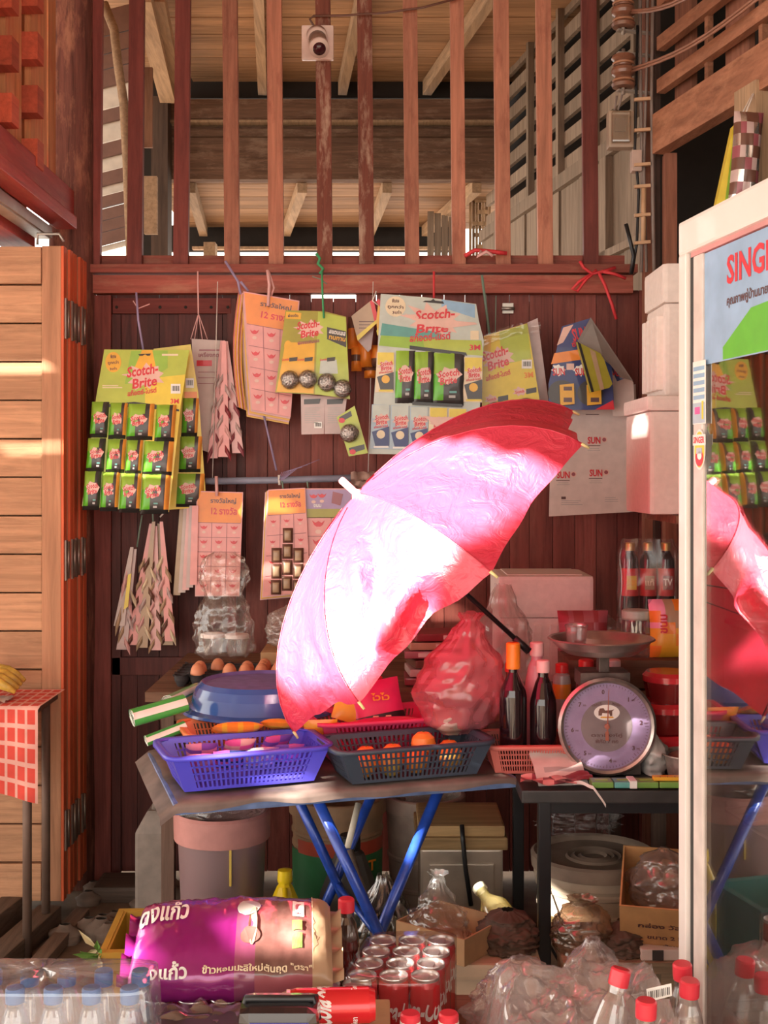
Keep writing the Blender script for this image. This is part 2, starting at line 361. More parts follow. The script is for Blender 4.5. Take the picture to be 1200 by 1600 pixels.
# ---- left side wall above the door: boards with through blocks, and the red track beam
wl = thing('wall_left', None, None, (-1.12, 3.5, 2.3), kind='structure')
XS = -1.115
zb = 2.30
for k, (y0, y1) in enumerate(((3.84, 4.02), (4.04, 4.13), (3.58, 3.74), (3.32, 3.48), (3.0, 3.2), (2.6, 2.9))):
    mb = MB(); mb.bb(XS - .02, XS, y0, y1, zb, 3.5); obj('board', mb, lat_m, wl)
for yc in (3.79, 3.53, 3.26):
    mb = MB(); mb.bb(XS - .06, XS - .035, yc - .125, yc + .125, zb, 3.5); obj('board', mb, lat_m, wl)
    for k in range(7):
        z0 = 2.40 + k * .165 + (.06 if yc < 3.7 else 0)
        mb = MB(); mb.bb(XS - .05, XS + .045, yc - .035, yc + .035, z0, z0 + .085); obj('block', mb, latr_m, wl)
bm_ = thing('trim_2', None, None, (-1.08, 3.3, 2.25), kind='structure')
mb = MB(); mb.bb(-1.14, -1.075, 2.6, 4.22, 2.33, 2.43); obj('beam', mb, beamr_m, bm_, bevel=.004)
mb = MB(); mb.bb(-1.12, -1.05, 2.6, 4.16, 2.285, 2.328); obj('beam', mb, beamr_m, bm_, bevel=.004)
mb = MB(); mb.bb(-1.17, -1.125, 2.6, 4.1, 2.24, 2.284); mb.bb(-1.125, -1.118, 2.6, 4.1, 2.245, 2.28); obj('track', mb, metal_m, bm_)
mb = MB(); mb.bb(-1.3, -1.19, 2.6, 4.15, 2.22, 2.30); obj('beam', mb, beamr_m, bm_, bevel=.004)
mb = MB(); mb.tube([(-1.12, 3.93, 2.19), (-1.12, 3.93, 2.225), (-1.05, 3.93, 2.225), (-1.035, 3.93, 2.20)], .005, 6); obj('hook', mb, metal_m, bm_)
# ---- the room behind the bars
ce = thing('ceiling', None, None, (0, 5.4, 3.5), kind='structure')
y = 4.42; rg = random.Random(11)
while y < 6.36:
    d = .105; mb = MB(); mb.bb(-1.0, 1.3, y, y + d - .004, 3.5 + rg.uniform(0, .004), 3.525); obj('plank', mb, ceil_m, ce); y += d
y = 6.42
while y < 7.66:
    d = .10; mb = MB(); mb.bb(-1.25, 1.1, y, y + d - .004, 3.0 + rg.uniform(0, .004), 3.02); obj('plank', mb, ceil_m, ce); y += d
for (xa, xb) in ((405, 410), (560, 535), (748, 667)):
    a = P(xa, -10, 5.3); b = P(xb, 152, 6.34); a.z = b.z = 3.46; mb = MB(); mb.bar(a - (b - a) * .7, b, .045, .075); obj('joist', mb, joist_m, ce)
for (xa, xb) in ((298, 318), (472, 447), (605, 578), (745, 665)):
    a = P(xa, 281, 6.42); b = P(xb, 350, 7.6); a.z = b.z = 2.965; mb = MB(); mb.bar(a, b, .05, .065); obj('joist', mb, joist_m, ce)
wi = thing('wall_inner', None, None, (0, 6.4, 2.9), kind='structure')
def ibox(name, x0, y0, x1, y1, Y, th, m, par):
    mb = MB(); a = P(x0, y0, Y); b = P(x1, y1, Y); mb.bb(a.x, b.x, Y, Y + th, b.z, a.z); return obj(name, mb, m, par)
ibox('beam', 150, 118, 800, 153, 6.37, .02, black_m, wi)
ibox('beam', 245, 155, 790, 187, 6.30, .08, beam_m, wi)
ibox('ledge', 245, 187, 790, 191, 6.27, .1, joist_m, wi)
ibox('beam', 245, 192, 790, 202, 6.34, .08, beam_m, wi)
ibox('ledge', 268, 201, 790, 213, 6.31, .09, beam_m, wi)
ibox('beam', 262, 213, 790, 280, 6.34, .08, beam_m, wi)
ibox('beam', 240, 352, 720, 392, 7.66, .06, black_m, wi)  # black band put in where the far room falls dark
ibox('ledge', 300, 385, 720, 389, 7.6, .05, joist_m, wi)
ibox('post', 236, 150, 262, 470, 6.2, .12, wood('dark inner post', (.09, .06, .045), 'Z', dark=.5), wi)
ibox('post', 318, 378, 336, 470, 7.3, .1, joist_m, wi)
ibox('board', 225, 275, 245, 365, 5.4, .03, joist_m, wi)
ibox('board', 225, 105, 238, 230, 5.5, .02, wood('brown inner board', (.2, .1, .06), 'Z'), wi)
for (a, b) in (((222, -8, 5.0), (262, 152, 6.1)), ((243, -8, 5.1), (276, 152, 6.2))):
    mb = MB(); mb.bar(P(*a), P(*b), .075, .06); obj('rafter', mb, joist_m, wi)
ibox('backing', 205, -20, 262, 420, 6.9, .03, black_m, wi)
# woven bamboo panel by the right end
for k in range(7):
    ibox('bamboo_slat', 733 + k * 5, 283, 737 + k * 5, 400, 6.9 + .01 * (k % 2), .012, wood('dry bamboo', (.35, .22, .12), 'Z', dark=.4), wi)
for k in range(6):
    ibox('bamboo_slat', 738 + (k % 3) * 4, 292 + k * 18, 762, 298 + k * 18, 6.88, .01, MC['dry bamboo'], wi)
for k in range(4): ibox('board', 668 + k * 11, 330 + 3 * k, 678 + k * 11, 400, 7.0, .02, grey_m, wi)
# corrugated roof strip seen at the far left between the bars
rf = thing('wall_far_left', None, None, P(180, 400, 5.4), kind='structure')
cor_m = mat('brown roof sheet', (.20, .11, .085), .6); corl_m = mat('painted sunlit roof strip', (.75, .70, .6), .5)  # pale strips carry sunlight and daylight gaps in their colour
for (y0, y1, m, dy) in ((20, 60, cor_m, 0), (62, 88, cor_m, 0), (90, 112, cor_m, 0), (114, 140, cor_m, 0), (142, 174, corl_m, .03), (176, 196, cor_m, 0), (198, 226, corl_m, .03), (228, 250, cor_m, 0), (251, 272, corl_m, .03),
                    (273, 294, cor_m, 0), (295, 309, corl_m, .03), (310, 328, cor_m, 0), (330, 348, cor_m, 0), (349, 366, cor_m, 0), (367, 386, cor_m, 0), (388, 396, corl_m, .03)):
    mb = MB(); Y = 5.4 + dy; pl_ = Plane(180, y0, Y, kx=.1)
    mb.plate(pl_, [(148, y0), (206, y0 - 15), (206, y1 - 15), (148, y1)], .02); obj('roof_strip', mb, m, rf)
mb = MB(); mb.tube([P(162, 5, 5.2), P(178, 45, 5.2), P(184, 100, 5.2), P(193, 160, 5.2), P(198, 250, 5.2), P(204, 410, 5.2)], .02, 7); obj('branch', mb, joist_m, rf)
# ---- right inner wall of louvres and boards, running back at an angle
wr = thing('wall_right', None, None, (.9, 4.4, 2.0), kind='structure')
RD = Vector((-.2, 1, 0)).normalized(); RN = Vector((-RD.y, RD.x, 0)); R0 = Vector((.955, 4.42, 0))
def rw(name, t0, t1, z0, z1, dep, th, m, par=wr):
    mb = MB(); a = R0 + RD * t0 + RN * dep; b = R0 + RD * t1 + RN * dep
    mb.add([a + Vector((0, 0, z0)), b + Vector((0, 0, z0)), b + Vector((0, 0, z1)), a + Vector((0, 0, z1)), a - RN * th + Vector((0, 0, z0)), b - RN * th + Vector((0, 0, z0)), b - RN * th + Vector((0, 0, z1)), a - RN * th + Vector((0, 0, z1))],
           [(0, 1, 2, 3), (7, 6, 5, 4), (0, 4, 5, 1), (1, 5, 6, 2), (2, 6, 7, 3), (3, 7, 4, 0)]); return obj(name, mb, m, par)
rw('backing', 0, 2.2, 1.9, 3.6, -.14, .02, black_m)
for k in range(7): rw('louvre', 0, 2.2, 2.78 + k * .115, 2.78 + k * .115 + .062, -.03, .02, grey_m)
for k in range(5): rw('upright', .12 + k * .42, .15 + k * .42, 2.74, 3.6, 0, .03, grey_m)
rw('rail', 0, 2.2, 2.70, 2.76, .01, .04, grey_m)
for k in range(9): rw('board', k * .245, k * .245 + .235, 1.9, 2.70, -.01 - .008 * (k % 2), .02, grey_m)
for k in (1, 3, 5): rw('upright', k * .37, k * .37 + .07, 1.95, 2.70, .012, .03, grey_m)
rw('rail', 0, 2.2, 2.3, 2.33, .012, .03, grey_m)
# ---- right front: pillar and open lattice above the glass-door fridge
wf = thing('wall_lattice', None, None, (.95, 4.0, 2.2), kind='structure')
lr_m = wood('red-brown lattice rail', (.30, .13, .075), 'Y', rough=.75, dark=.6, worn=(.45, .22, .13), wamt=.6)
lz_m = wood('red-brown pillar', (.27, .11, .07), 'Z', rough=.75, dark=.55)
for (x0, x1, Y, m) in ((1008, 1021, 4.08, lz_m), (1024, 1032, 4.04, wood('dark pillar', (.08, .045, .035), 'Z')), (1040, 1058, 3.98, lz_m)):
    mb = MB(); a = P(x0, 0, Y); b = P(x1, 0, Y); mb.bb(a.x, b.x, Y, Y + .05, 0.0, 3.4 if x0 < 1035 else 2.50); obj('upright', mb, m, wf)
FD = Vector((.22, -1, 0)).normalized(); F0 = P(1028, 0, 4.0); F0.z = 0; FN = Vector((-FD.y, FD.x, 0)) * -1
def fw(name, t0, t1, z0, z1, dep, th, m):
    mb = MB(); a = F0 + FD * t0 + FN * dep; b = F0 + FD * t1 + FN * dep; Z = Vector((0, 0, 1))
    mb.add([a + Z * z0, b + Z * z0, b + Z * z1, a + Z * z1, a - FN * th + Z * z0, b - FN * th + Z * z0, b - FN * th + Z * z1, a - FN * th + Z * z1],
           [(0, 1, 2, 3), (7, 6, 5, 4), (0, 4, 5, 1), (1, 5, 6, 2), (2, 6, 7, 3), (3, 7, 4, 0)]); return obj(name, mb, m, wf, bevel=.002)
fw('beam', 0, 1.7, 2.50, 2.63, .02, .05, lr_m)
for z0, z1 in ((2.70, 2.745), (2.84, 2.885), (2.98, 3.02), (3.12, 3.16)): fw('rail', 0, 1.7, z0, z1, .005, .03, lr_m)
for t in (.30, .62, .95, 1.3): fw('upright', t, t + .02, 2.63, 3.3, -.012, .02, lr_m)
fw('board', .02, .14, 2.63, 3.3, -.05, .02, lz_m); fw('board', .36, .5, 2.63, 3.3, -.05, .02, lz_m)
fw('upright', .56, .68, 1.9, 2.53, .03, .06, wood('pale end post', (.5, .33, .2), 'Z'))
mb = MB(); mb.bb(1.25, 1.3, 2.0, 4.4, 0, 3.4); mb.bb(.98, 1.3, 4.36, 4.42, 0, 3.4); obj('backing', mb, black_m, wf)  # near-black boards added for the dark interior behind the lattice
# ---- unseen awning added to shade the scene, its openings shaped to aim the sun
aw = thing('shade_awning', None, None, (0, 0, 2.75), kind='structure')
AWZ = 3.3
def lit(px, py, Y):                            # where a sun ray that reaches this point crosses the awning
    p = P(px, py, Y); return p - SUN * ((AWZ - p.z) / -SUN.z)
q = [lit(745, 668, 2.7), lit(880, 745, 2.62), lit(560, 770, 2.8), lit(470, 1085, 2.75), lit(620, 1050, 2.6)]
leg = lit(563, 1300, 2.8); bsk = lit(500, 1200, 2.82); bag = lit(215, 1490, 2.15); can = lit(560, 1500, 2.3); dr = lit(20, 572, 3.9); st = lit(990, 660, 3.2)
def ip(pts, x):
    pts = sorted(pts)
    for (a, b), (c, d) in zip(pts, pts[1:]):
        if a <= x <= c: return b + (d - b) * (x - a) / (c - a + 1e-9)
    return pts[0][1] if x < pts[0][0] else pts[-1][1]
lo = [(p.x, p.y) for p in (lit(455, 1085, 2.85), lit(577, 1092, 2.61), lit(672, 985, 2.58), lit(770, 874, 2.56), lit(890, 755, 2.62))]
hi = [(p.x, p.y) for p in (lit(440, 990, 2.95), lit(525, 780, 3.0), lit(640, 690, 3.0), lit(735, 655, 2.85), lit(868, 735, 2.65))]
holes = []; xa, xb = lo[0][0], -2.745; n_ = 26
for k in range(n_):                            # opening cut strip by strip so sun falls on the umbrella
    x0 = xa + (xb - xa) * k / n_; x1 = xa + (xb - xa) * (k + 1) / n_; y0, y1 = ip(lo, (x0 + x1) / 2), ip(hi, (x0 + x1) / 2)
    if y1 > y0: holes.append((x0, x1, y0, y1))
holes += [
         (leg.x - .03, leg.x + .06, leg.y - .14, bsk.y + .05),             # slits placed to throw sun on legs, bag, cans, door and foam
         (bag.x - .16, bag.x + .02, bag.y - .06, bag.y + .06), (can.x - .05, can.x + .12, can.y - .05, can.y + .07),
         (dr.x - .5, dr.x + .12, dr.y - .012, dr.y + .012), (dr.x - .5, dr.x + .10, dr.y - .33, dr.y - .312), (dr.x - .4, dr.x + .05, dr.y - .60, dr.y - .585),
         (st.x - .022, st.x - .008, st.y - .10, st.y + .1), (st.x, st.x + .014, st.y - .08, st.y + .1), (st.x + .02, st.x + .034, st.y - .04, st.y + .1)]
xs = sorted({-8.5, 3.0} | {h[0] for h in holes} | {h[1] for h in holes})
awm = mat('rusty shade sheet', (.42, .28, .2), .6, .2)
for x0, x1 in zip(xs, xs[1:]):
    if x1 - x0 < .004: continue
    xc = (x0 + x1) / 2; cuts = sorted([(h[2], h[3]) for h in holes if h[0] < xc < h[1]]); y0 = -3.6
    for c0, c1 in cuts + [(4.33, 4.4)]:
        if c0 - y0 > .004:
            mb = MB(); mb.bb(x0, x1, y0, c0, AWZ, AWZ + .004); obj('shade_sheet', mb, awm, aw)
        y0 = max(y0, c1)
mb = MB(); mb.bb(-4.5, 3.2, 4.33, 4.39, 3.2, 5.2); obj('wall_sunblock', mb, red_w, kind='structure')  # unseen wall added to stop sun coming in above the awning
mb = MB(); mb.bb(-4.5, 3.2, 4.39, 9.0, 3.56, 3.6); obj('floor_sunblock', mb, ceil_m, kind='structure')  # unseen slab added and widened to keep sun off the inner beams
# ================================================================ PRINT COLOURS
PAL = {}
def pal(n, col, rough=.4, metal=0.0, coat=.25, **k): PAL[n] = mat('print ' + n, col, rough, metal, k.pop('na', .08), 25, coat=coat, **k)
pal('lime', (.42, .50, .06)); pal('yellow', (.72, .56, .05)); pal('gold', (.75, .40, .03)); pal('olive', (.34, .30, .03)); pal('green', (.10, .42, .02)); pal('leaf', (.28, .48, .05))
pal('black', (.018, .016, .016)); pal('char', (.05, .045, .045)); pal('red', (.62, .02, .035)); pal('white', (.80, .78, .74)); pal('cream', (.75, .62, .42)); pal('peach', (.72, .45, .38))
pal('orange', (.80, .24, .025)); pal('sponge', (.85, .36, .06)); pal('pink', (.74, .30, .28)); pal('pinkp', (.70, .38, .36)); pal('blue', (.04, .09, .36)); pal('navy', (.03, .045, .17)); pal('sky', (.25, .42, .60)); pal('teal', (.10, .33, .30))
pal('pale', (.50, .55, .50)); pal('bluegrey', (.36, .47, .56)); pal('grey', (.40, .37, .35)); pal('lilac', (.36, .24, .42)); pal('brown', (.14, .06, .04)); pal('tan', (.42, .28, .17)); pal('cardboard', (.46, .27, .13), .8, coat=0)
pal('greypink', (.52, .38, .36)); pal('maroon', (.25, .03, .04)); pal('purple', (.26, .02, .20)); pal('wine', (.30, .08, .10)); pal('foil', (.75, .72, .68), .25, .9); PAL['steel'] = mat('steel wool', (.42, .39, .37), .35, .8, .7, 160, .5, 1.0)
pal('ink', (.10, .04, .04)); pal('greenline', (.15, .30, .06)); pal('paper', (.62, .52, .48), .8, coat=0)
def mixd(a, b, t): return tuple(x + (y - x) * t for x, y in zip(a, b))
strn = {'v': mat('violet string', (.32, .25, .40), .6), 'p': mat('pink string', (.75, .42, .40), .6), 'g': mat('green string', (.05, .30, .12), .6), 'r': mat('red string', (.65, .04, .05), .6), 'w': mat('white string', (.75, .68, .62), .6), 'd': mat('dull green string', (.18, .26, .2), .6)}
def string(par, pts, Y, k, r=.0028, name='string', Ys=None):
    mb = MB(); mb.tube([P(a, b, Ys[i] if Ys else Y) for i, (a, b) in enumerate(pts)], r, 6); return obj(name, mb, strn[k], par)
def barcode(mb, pl, x0, y0, x1, y1, off=.0018):
    mb.rect(pl, x0, y0, x1, y1, off, 'white'); n = 9
    for i in range(n):
        a = x0 + (x1 - x0) * (.12 + .76 * i / n); mb.rect(pl, a, y0 + (y1 - y0) * .2, a + (x1 - x0) * (.03 + .04 * ((i * 7) % 3) / 2), y1 - (y1 - y0) * .25, off + .0004, 'black')
def logo(mb, pl, x, y, w, rot=8, off=.0014, star='peach', ink='red', full=True, seed=1):
    mb.star(pl, x, y, w * .72, w * .45, off, star, 9, -rot, .62, seed)
    a = R(rot); dy = w * .19
    mb.ptext('Scotch-', pl, x - dy * math.sin(a) - w * .03, y - dy * math.cos(a), w * .98, w * .34, ink, rot, off + .0006, .22)
    if full: mb.ptext('Brite', pl, x + dy * math.sin(a) - w * .02, y + dy * math.cos(a), w * .78, w * .32, ink, rot, off + .0006, .22)
def lines(mb, pl, x0, y0, x1, n, dy, off=.0014, mi='ink', h=.9, sk=0):
    rg = random.Random(int(x0 + y0))
    for i in range(n): mb.rect(pl, x0 + sk * i, y0 + i * dy, x1 - rg.uniform(0, .3) * (x1 - x0) + sk * i, y0 + i * dy + h, off, mi)
def pack(par, pl, x0, y0, x1, y1, sk=0, dep=.018, side=True, mode='g', seed=0):
    """one pillow-shaped sponge pack stuck to a card"""
    W, H = x1 - x0, y1 - y0; rg = random.Random(seed * 31 + int(x0))
    def f(u, v):
        b = (1 - abs(2 * u - 1) ** 5) * (1 - abs(2 * v - 1) ** 3); b = max(0, b) ** .6
        z = dep * b + .0025 * noise.noise(Vector((u * 5 + seed, v * 5, x0 * .1)))
        return pl.pt(x0 + W * u + sk * (1 - v), y0 + H * v + (rg.uniform(-.2, .2)), .002 + max(0, z))
    def mi(u, v):
        if mode == 'w': return 'bluegrey' if u < .55 else 'navy' if v > .55 else 'pale'
        if v > .94: return 'black'
        if side and u > .80: return 'sponge'
        return ('green' if v > .42 else 'leaf') if u < .50 - .22 * v + (.2 if v < .4 else 0) else 'char'
    mb = MB(); mb.grid(f, 12, 10, mi); o = obj('sponge_pack', mb, None, par)
    m2 = MB(); e = .8 if side else 1.0
    p2 = Plane(0, 0, 1); p2.o = pl.o + pl.n * (dep + .0025); p2.n = pl.n
    cx = x0 + W * .5 * e + sk * .6; cy = y0 + H * .44
    m2.star(p2, cx, cy, W * .42 * e, H * .18, 0, 'peach', 7, -8, .86, seed); m2.ptext('Scotch', p2, cx, cy - H * .06, W * .70 * e, H * .14, 'red', 8, .0008, .2, 1); m2.ptext('Brite', p2, cx, cy + H * .08, W * .56 * e, H * .14, 'red', 8, .0008, .2, 1)
    if mode != 'w':
        m2.rect(p2, cx + W * .02, y0 + H * .72, x0 + W * .78 * e, y0 + H * .76, 0, 'teal'); m2.rect(p2, cx + W * .0, y0 + H * .80, x0 + W * .74 * e, y0 + H * .85, 0, 'grey')
    obj('print', m2, None, o); return o
# ---------------------------------------------------------------- green sponge display card, folded over, front left
t = thing('sponge_card', 'green and yellow display card hung with rows of sponge packs at the left', 'display card', P(215, 800, 4.05))
pf = Plane(215, 660, 4.02, kz=.10, kx=.12); pb = Plane(300, 660, 4.16, kz=-.06, kx=.12)
mb = MB(); mb.plate(pf, [(163, 546), (296, 547), (282, 630), (263, 802), (128, 791), (150, 622)], .002, 0, 'lime'); fr = obj('front_panel', mb, None, t)
mb = MB(); mb.plate(pb, [(240, 545), (298, 538), (310, 615), (323, 792), (258, 797)], .002, 0, 'yellow'); bk = obj('rear_panel', mb, None, t)
mb = MB(); mb.ink(pf, [(226, 592), (290, 585), (283, 630), (264, 800), (230, 800)], .0008, 'yellow'); mb.ink(pf, [(205, 548), (262, 548), (262, 575), (226, 600), (195, 600)], .0008, 'leaf'); mb.ink(pf, [(222, 547), (238, 547), (245, 580), (208, 580)], .0011, 'gold')
mb.disc(pf, 177, 566, 12.5, 16, .0012, 'gold'); mb.ptext('พิเศษ', pf, 177, 557, 9, 6, 'ink', 4, .0018, 0, 1); mb.ptext('ถูกกว่า', pf, 177, 567, 17, 7, 'ink', 4, .0018, 0, 1); mb.ptext('3เท่า', pf, 177, 576, 11, 5, 'ink', 4, .0018, 0, 1)
logo(mb, pf, 226, 588, 50, 9); mb.ptext('สก๊อตช์-ไบรต์', pf, 222, 612, 46, 9, 'red', 8, .0022, .1)
barcode(mb, pf, 267, 600, 282, 615); mb.ptext('3M', pf, 273, 627, 13, 8, 'red'); lines(mb, pf, 253, 553, 288, 1, 3, mi='cream', h=3); lines(mb, pf, 160, 602, 195, 2, 3, mi='cream', h=1.4)
mb.ink(pf, [(216, 553.5), (236, 552.5), (234, 556), (230, 556), (227, 553.8), (223, 556), (218, 556)], .002, 'black'); mb.ink(pf, [(146, 628), (166, 632), (210, 628), (248, 633), (280, 640), (280, 643), (210, 636), (160, 636)], .0022, 'black'); obj('print', mb, None, fr)
for (cols, y0, y1, sk) in (([(140, 167), (169, 196), (197, 238), (241, 272)], 628, 684, 4), ([(134, 162), (165, 194), (195, 220), (222, 268)], 685, 737, 4), ([(129, 155), (156, 184), (186, 218), (219, 263)], 736, 797, 4)):
    for i, (a, b) in enumerate(cols): pack(fr, pf, a, y0 + i * 1.5, b, y1 + i * 2, sk, .022, i >= 1, seed=i)
for (a, b, y0, y1) in ((283, 308, 622, 682), (279, 313, 682, 738), (275, 317, 740, 792)): pack(bk, pb, a, y0, b, y1, 3, .02, True, seed=5)
mb = MB(); barcode(mb, pb, 290, 591, 303, 606); mb.rect(pb, 288, 612, 308, 622, .0015, 'orange'); obj('print', mb, None, bk)
string(t, [(213, 457), (216, 500), (225, 552)], 4.1, 'v', .004); string(t, [(208, 470), (213, 478), (216, 482), (234, 475)], 4.13, 'p', .002)
# ---------------------------------------------------------------- strips of sachets: narrow folded cards hanging point-down
def blade(par, pl, top, bot, w0, w1, col, n=8, sach=('greypink', 'wine'), seed=0, th=.004):
    (x0, y0), (x1, y1) = top, bot
    mb = MB(); mb.plate(pl, [(x0 - w0 / 2, y0), (x0 + w0 / 2, y0), (x1 + w1 / 2, y1), (x1 - w1 / 2, y1)], th, 0, col); o = obj('strip', mb, None, par)
    rg = random.Random(seed)
    if n:
        for i in range(n):
            k = .28 + .7 * i / n; x = x0 + (x1 - x0) * k; y = y0 + (y1 - y0) * k; s = 1 if i % 2 else -1; ln = w1 * .55; d = (y1 - y0) / n * .9
            m2 = MB()
            m2.grid(lambda u, v: pl.pt(x + s * (w1 * .08 + ln * u), y + d * (v * .55 + u * .75), .003 + .010 * (1 - (2 * u - 1) ** 2) * (1 - (2 * v - 1) ** 4)), 5, 4, lambda u, v, q=rg.choice(sach): q)
            obj('sachet', m2, None, o)
    return o
t = thing('sachet_strip_bundle', 'pale pink cards of sachets hung by pink strings behind the green sponge card', 'sachet cards', P(340, 718, 4.2))
pl = Plane(335, 620, 4.25, kz=.03)
mb = MB(); mb.plate(pl, [(298, 528), (348, 531), (324, 706), (306, 700)], .003, -.02, 'paper'); mb.rect(pl, 310, 545, 342, 547, -.018, 'wine'); mb.ptext('เครื่องกด', pl, 325, 553, 32, 8, 'wine', 0, -.018, 0, 1); mb.rect(pl, 306, 562, 330, 571, -.018, 'red'); lines(mb, pl, 308, 580, 342, 3, 9, -.018, 'wine'); obj('card', mb, None, t)
blade(t, pl, (348, 532), (332, 716), 7, 16, 'pink', 7, ('greypink', 'wine', 'pinkp'), 1); blade(t, Plane(335, 620, 4.2), (350, 533), (350, 714), 6, 18, 'pink', 8, ('greypink', 'maroon', 'pinkp'), 2)
blade(t, Plane(335, 620, 4.22), (353, 533), (372, 708), 6, 18, 'pinkp', 8, ('greypink', 'wine'), 3)
string(t, [(309, 424), (310, 492)], 4.24, 'p', .003)
for a in (298, 304, 316, 324): string(t, [(310, 490), (a, 530)], 4.24, 'p', .0016)
# ---------------------------------------------------------------- bunch of orange and pink game cards
def bird(mb, pl, x, y, s, off=.0016, c='red'):
    mb.ink(pl, [(x - s, y - s * .5), (x - s * .5, y - s * .1), (x, y - s * .4), (x + s * .5, y - s * .1), (x + s, y - s * .5), (x + s * .7, y + s * .2), (x + s * .3, y + s * .5), (x - s * .3, y + s * .5), (x - s * .7, y + s * .2)], off, c)
    mb.disc(pl, x, y + s * 1.3, s * .5, s * .35, off, 'peach')
def gamecard(name, label, pts, hdr, Y, cols, rows, kx=0.0, parent=None, hdrcol='orange', cellcol='pink', layers=2, grid_box=None, text=True):
    t = thing(name, label, 'card', P(pts[0][0], pts[2][1], Y)) if parent is None else parent
    pl = Plane(pts[0][0], pts[0][1], Y, kx=kx)
    for l in range(layers, 0, -1):
        mb = MB(); mb.plate(pl, [(a - 2.2 * l * (1 if i in (0, 3) else .3), b + l * (1.5 if i < 2 else 2.5)) for i, (a, b) in enumerate(pts)], .0015, -.012 * l, 'pinkp' if l % 2 else 'gold'); obj('rear_card', mb, None, t)
    mb = MB(); mb.plate(pl, pts, .0015, 0, cellcol); fc = obj('front_card', mb, None, t)
    (ax, ay), (bx, by), (cx, cy), (dx, dy) = pts
    def q(u, v): 
        tx = ax + (bx - ax) * u; ty = ay + (by - ay) * u; ex = dx + (cx - dx) * u; ey = dy + (cy - dy) * u; return (tx + (ex - tx) * v, ty + (ey - ty) * v)
    m2 = MB(); m2.ink(pl, [q(.02, .01), q(.98, .01), q(.98, hdr), q(.02, hdr)], .0008, hdrcol)
    wpx = math.hypot(bx - ax, by - ay); hp = dy - ay
    if text:
        rt = -math.degrees(math.atan2(by - ay, bx - ax)); x, y = q(.58, hdr * .3); m2.ptext('รางวัลใหญ่', pl, x, y, wpx * .55, hp * hdr * .2, 'ink', rt, .0018, 0, 1)
        x, y = q(.6, hdr * .62); m2.ptext('12 รางวัล', pl, x, y, wpx * .55, hp * hdr * .24, 'red', rt, .0018, 0, 1)
    for r in range(rows):
        for c in range(cols):
            x, y = q((c + .5) / cols, hdr + (1 - hdr) * (r + .33) / rows); bird(m2, pl, x, y, wpx / cols * .24)
        a, b = q(.03, hdr + (1 - hdr) * r / rows), q(.97, hdr + (1 - hdr) * r / rows); m2.ink(pl, [a, b, (b[0], b[1] + .9), (a[0], a[1] + .9)], .0014, 'wine')
    for c in range(1, cols):
        a, b = q(c / cols, hdr), q(c / cols, .99); m2.ink(pl, [a, (a[0] + .8, a[1]), (b[0] + .8, b[1]), b], .0014, 'wine')
    obj('print', m2, None, fc); return t, pl, fc
t, pl, fc = gamecard('prize_card_bunch', 'thick bunch of orange-headed pink prize cards with red emblems under the rail', [(380, 455), (468, 470), (454, 652), (394, 640)], .27, 4.18, 3, 4, kx=.1, layers=4)
mb = MB()
mb.grid(lambda u, v: P(372 + 14 * u - 8 * math.sin(v * 3.1), 456 + 180 * v + 6 * u, 4.2 + .015 * math.sin(u * 9)), 6, 10, lambda u, v: 'gold' if int(u * 6) % 2 else 'pink'); obj('card_edges', mb, None, t)
string(t, [(418, 422), (421, 445), (419, 478)], 4.14, 'p', .006); string(t, [(420, 424), (428, 450), (424, 462)], 4.15, 'p', .004); string(t, [(352, 408), (372, 440), (376, 460)], 4.2, 'v', .005); string(t, [(376, 440), (388, 455)], 4.2, 'v', .005); string(t, [(412, 648), (432, 735)], 4.22, 'v', .004)
# ---------------------------------------------------------------- steel wool cards
def wool(par, pl, x, y, rpx, off=.012, seed=0):
    c = pl.pt(x, y, off); r = rpx * pl.scale(x, y); mb = MB()
    mb.grid(lambda u, v: c + Vector((r * (1 + .12 * noise.noise(Vector((u * 30 + seed, v * 30, 0)))) * math.cos(6.2832 * u) * math.sin(math.pi * v), -r * .8 * math.sin(6.2832 * u) * math.sin(math.pi * v), r * math.cos(math.pi * v) * (1 + .1 * noise.noise(Vector((u * 40, v * 25 + seed, 3)))))), 18, 12, 'steel'); o = obj('steel_wool', mb, [PAL['steel']], par) if False else None
    mb.m = ['steel'] * len(mb.m); o = obj('steel_wool', mb, None, par)
    m2 = MB(); m2.lathe([(r * 1.12, 0), (r * 1.1, r * .3), (r * .8, r * .75), (r * .35, r * .95), (0, r)], (0, 0, 0), 14, M=Matrix.Translation(pl.pt(x, y, .002)) @ Vector((0, 0, 1)).rotation_difference(pl.n).to_matrix().to_4x4()); obj('blister', m2, CLR, o)
CLR = clear('clear thin plastic', (1, 1, 1), .04, .08, .08)
FILM = clear('wrinkled clear film', (.99, .98, .97), .06, .06, .13, bump=.5, bscale=40)
t = thing('steel_wool_card', 'olive-yellow card of round steel wool scourers with one torn strip dangling', 'display card', P(490, 710, 4.1))
pl = Plane(490, 560, 4.1, kx=.04, kz=.05)
mb = MB(); mb.plate(pl, [(446, 485), (505, 486), (541, 495), (543, 551), (547, 624), (500, 617), (430, 613)], .002, 0, 'olive'); cd = obj('card', mb, None, t)
mb = MB(); mb.ink(pl, [(497, 487), (540, 496), (543, 551), (546, 622), (492, 616)], .0008, 'lime'); mb.ink(pl, [(446, 535), (492, 535), (490, 615), (432, 612)], .0007, 'gold'); mb.ink(pl, [(447, 487), (471, 489), (470, 499), (446, 498)], .0012, 'gold'); mb.ptext('ฝอยขัด', pl, 458, 493, 16, 5, 'ink', 0, .0018, 0, 1)
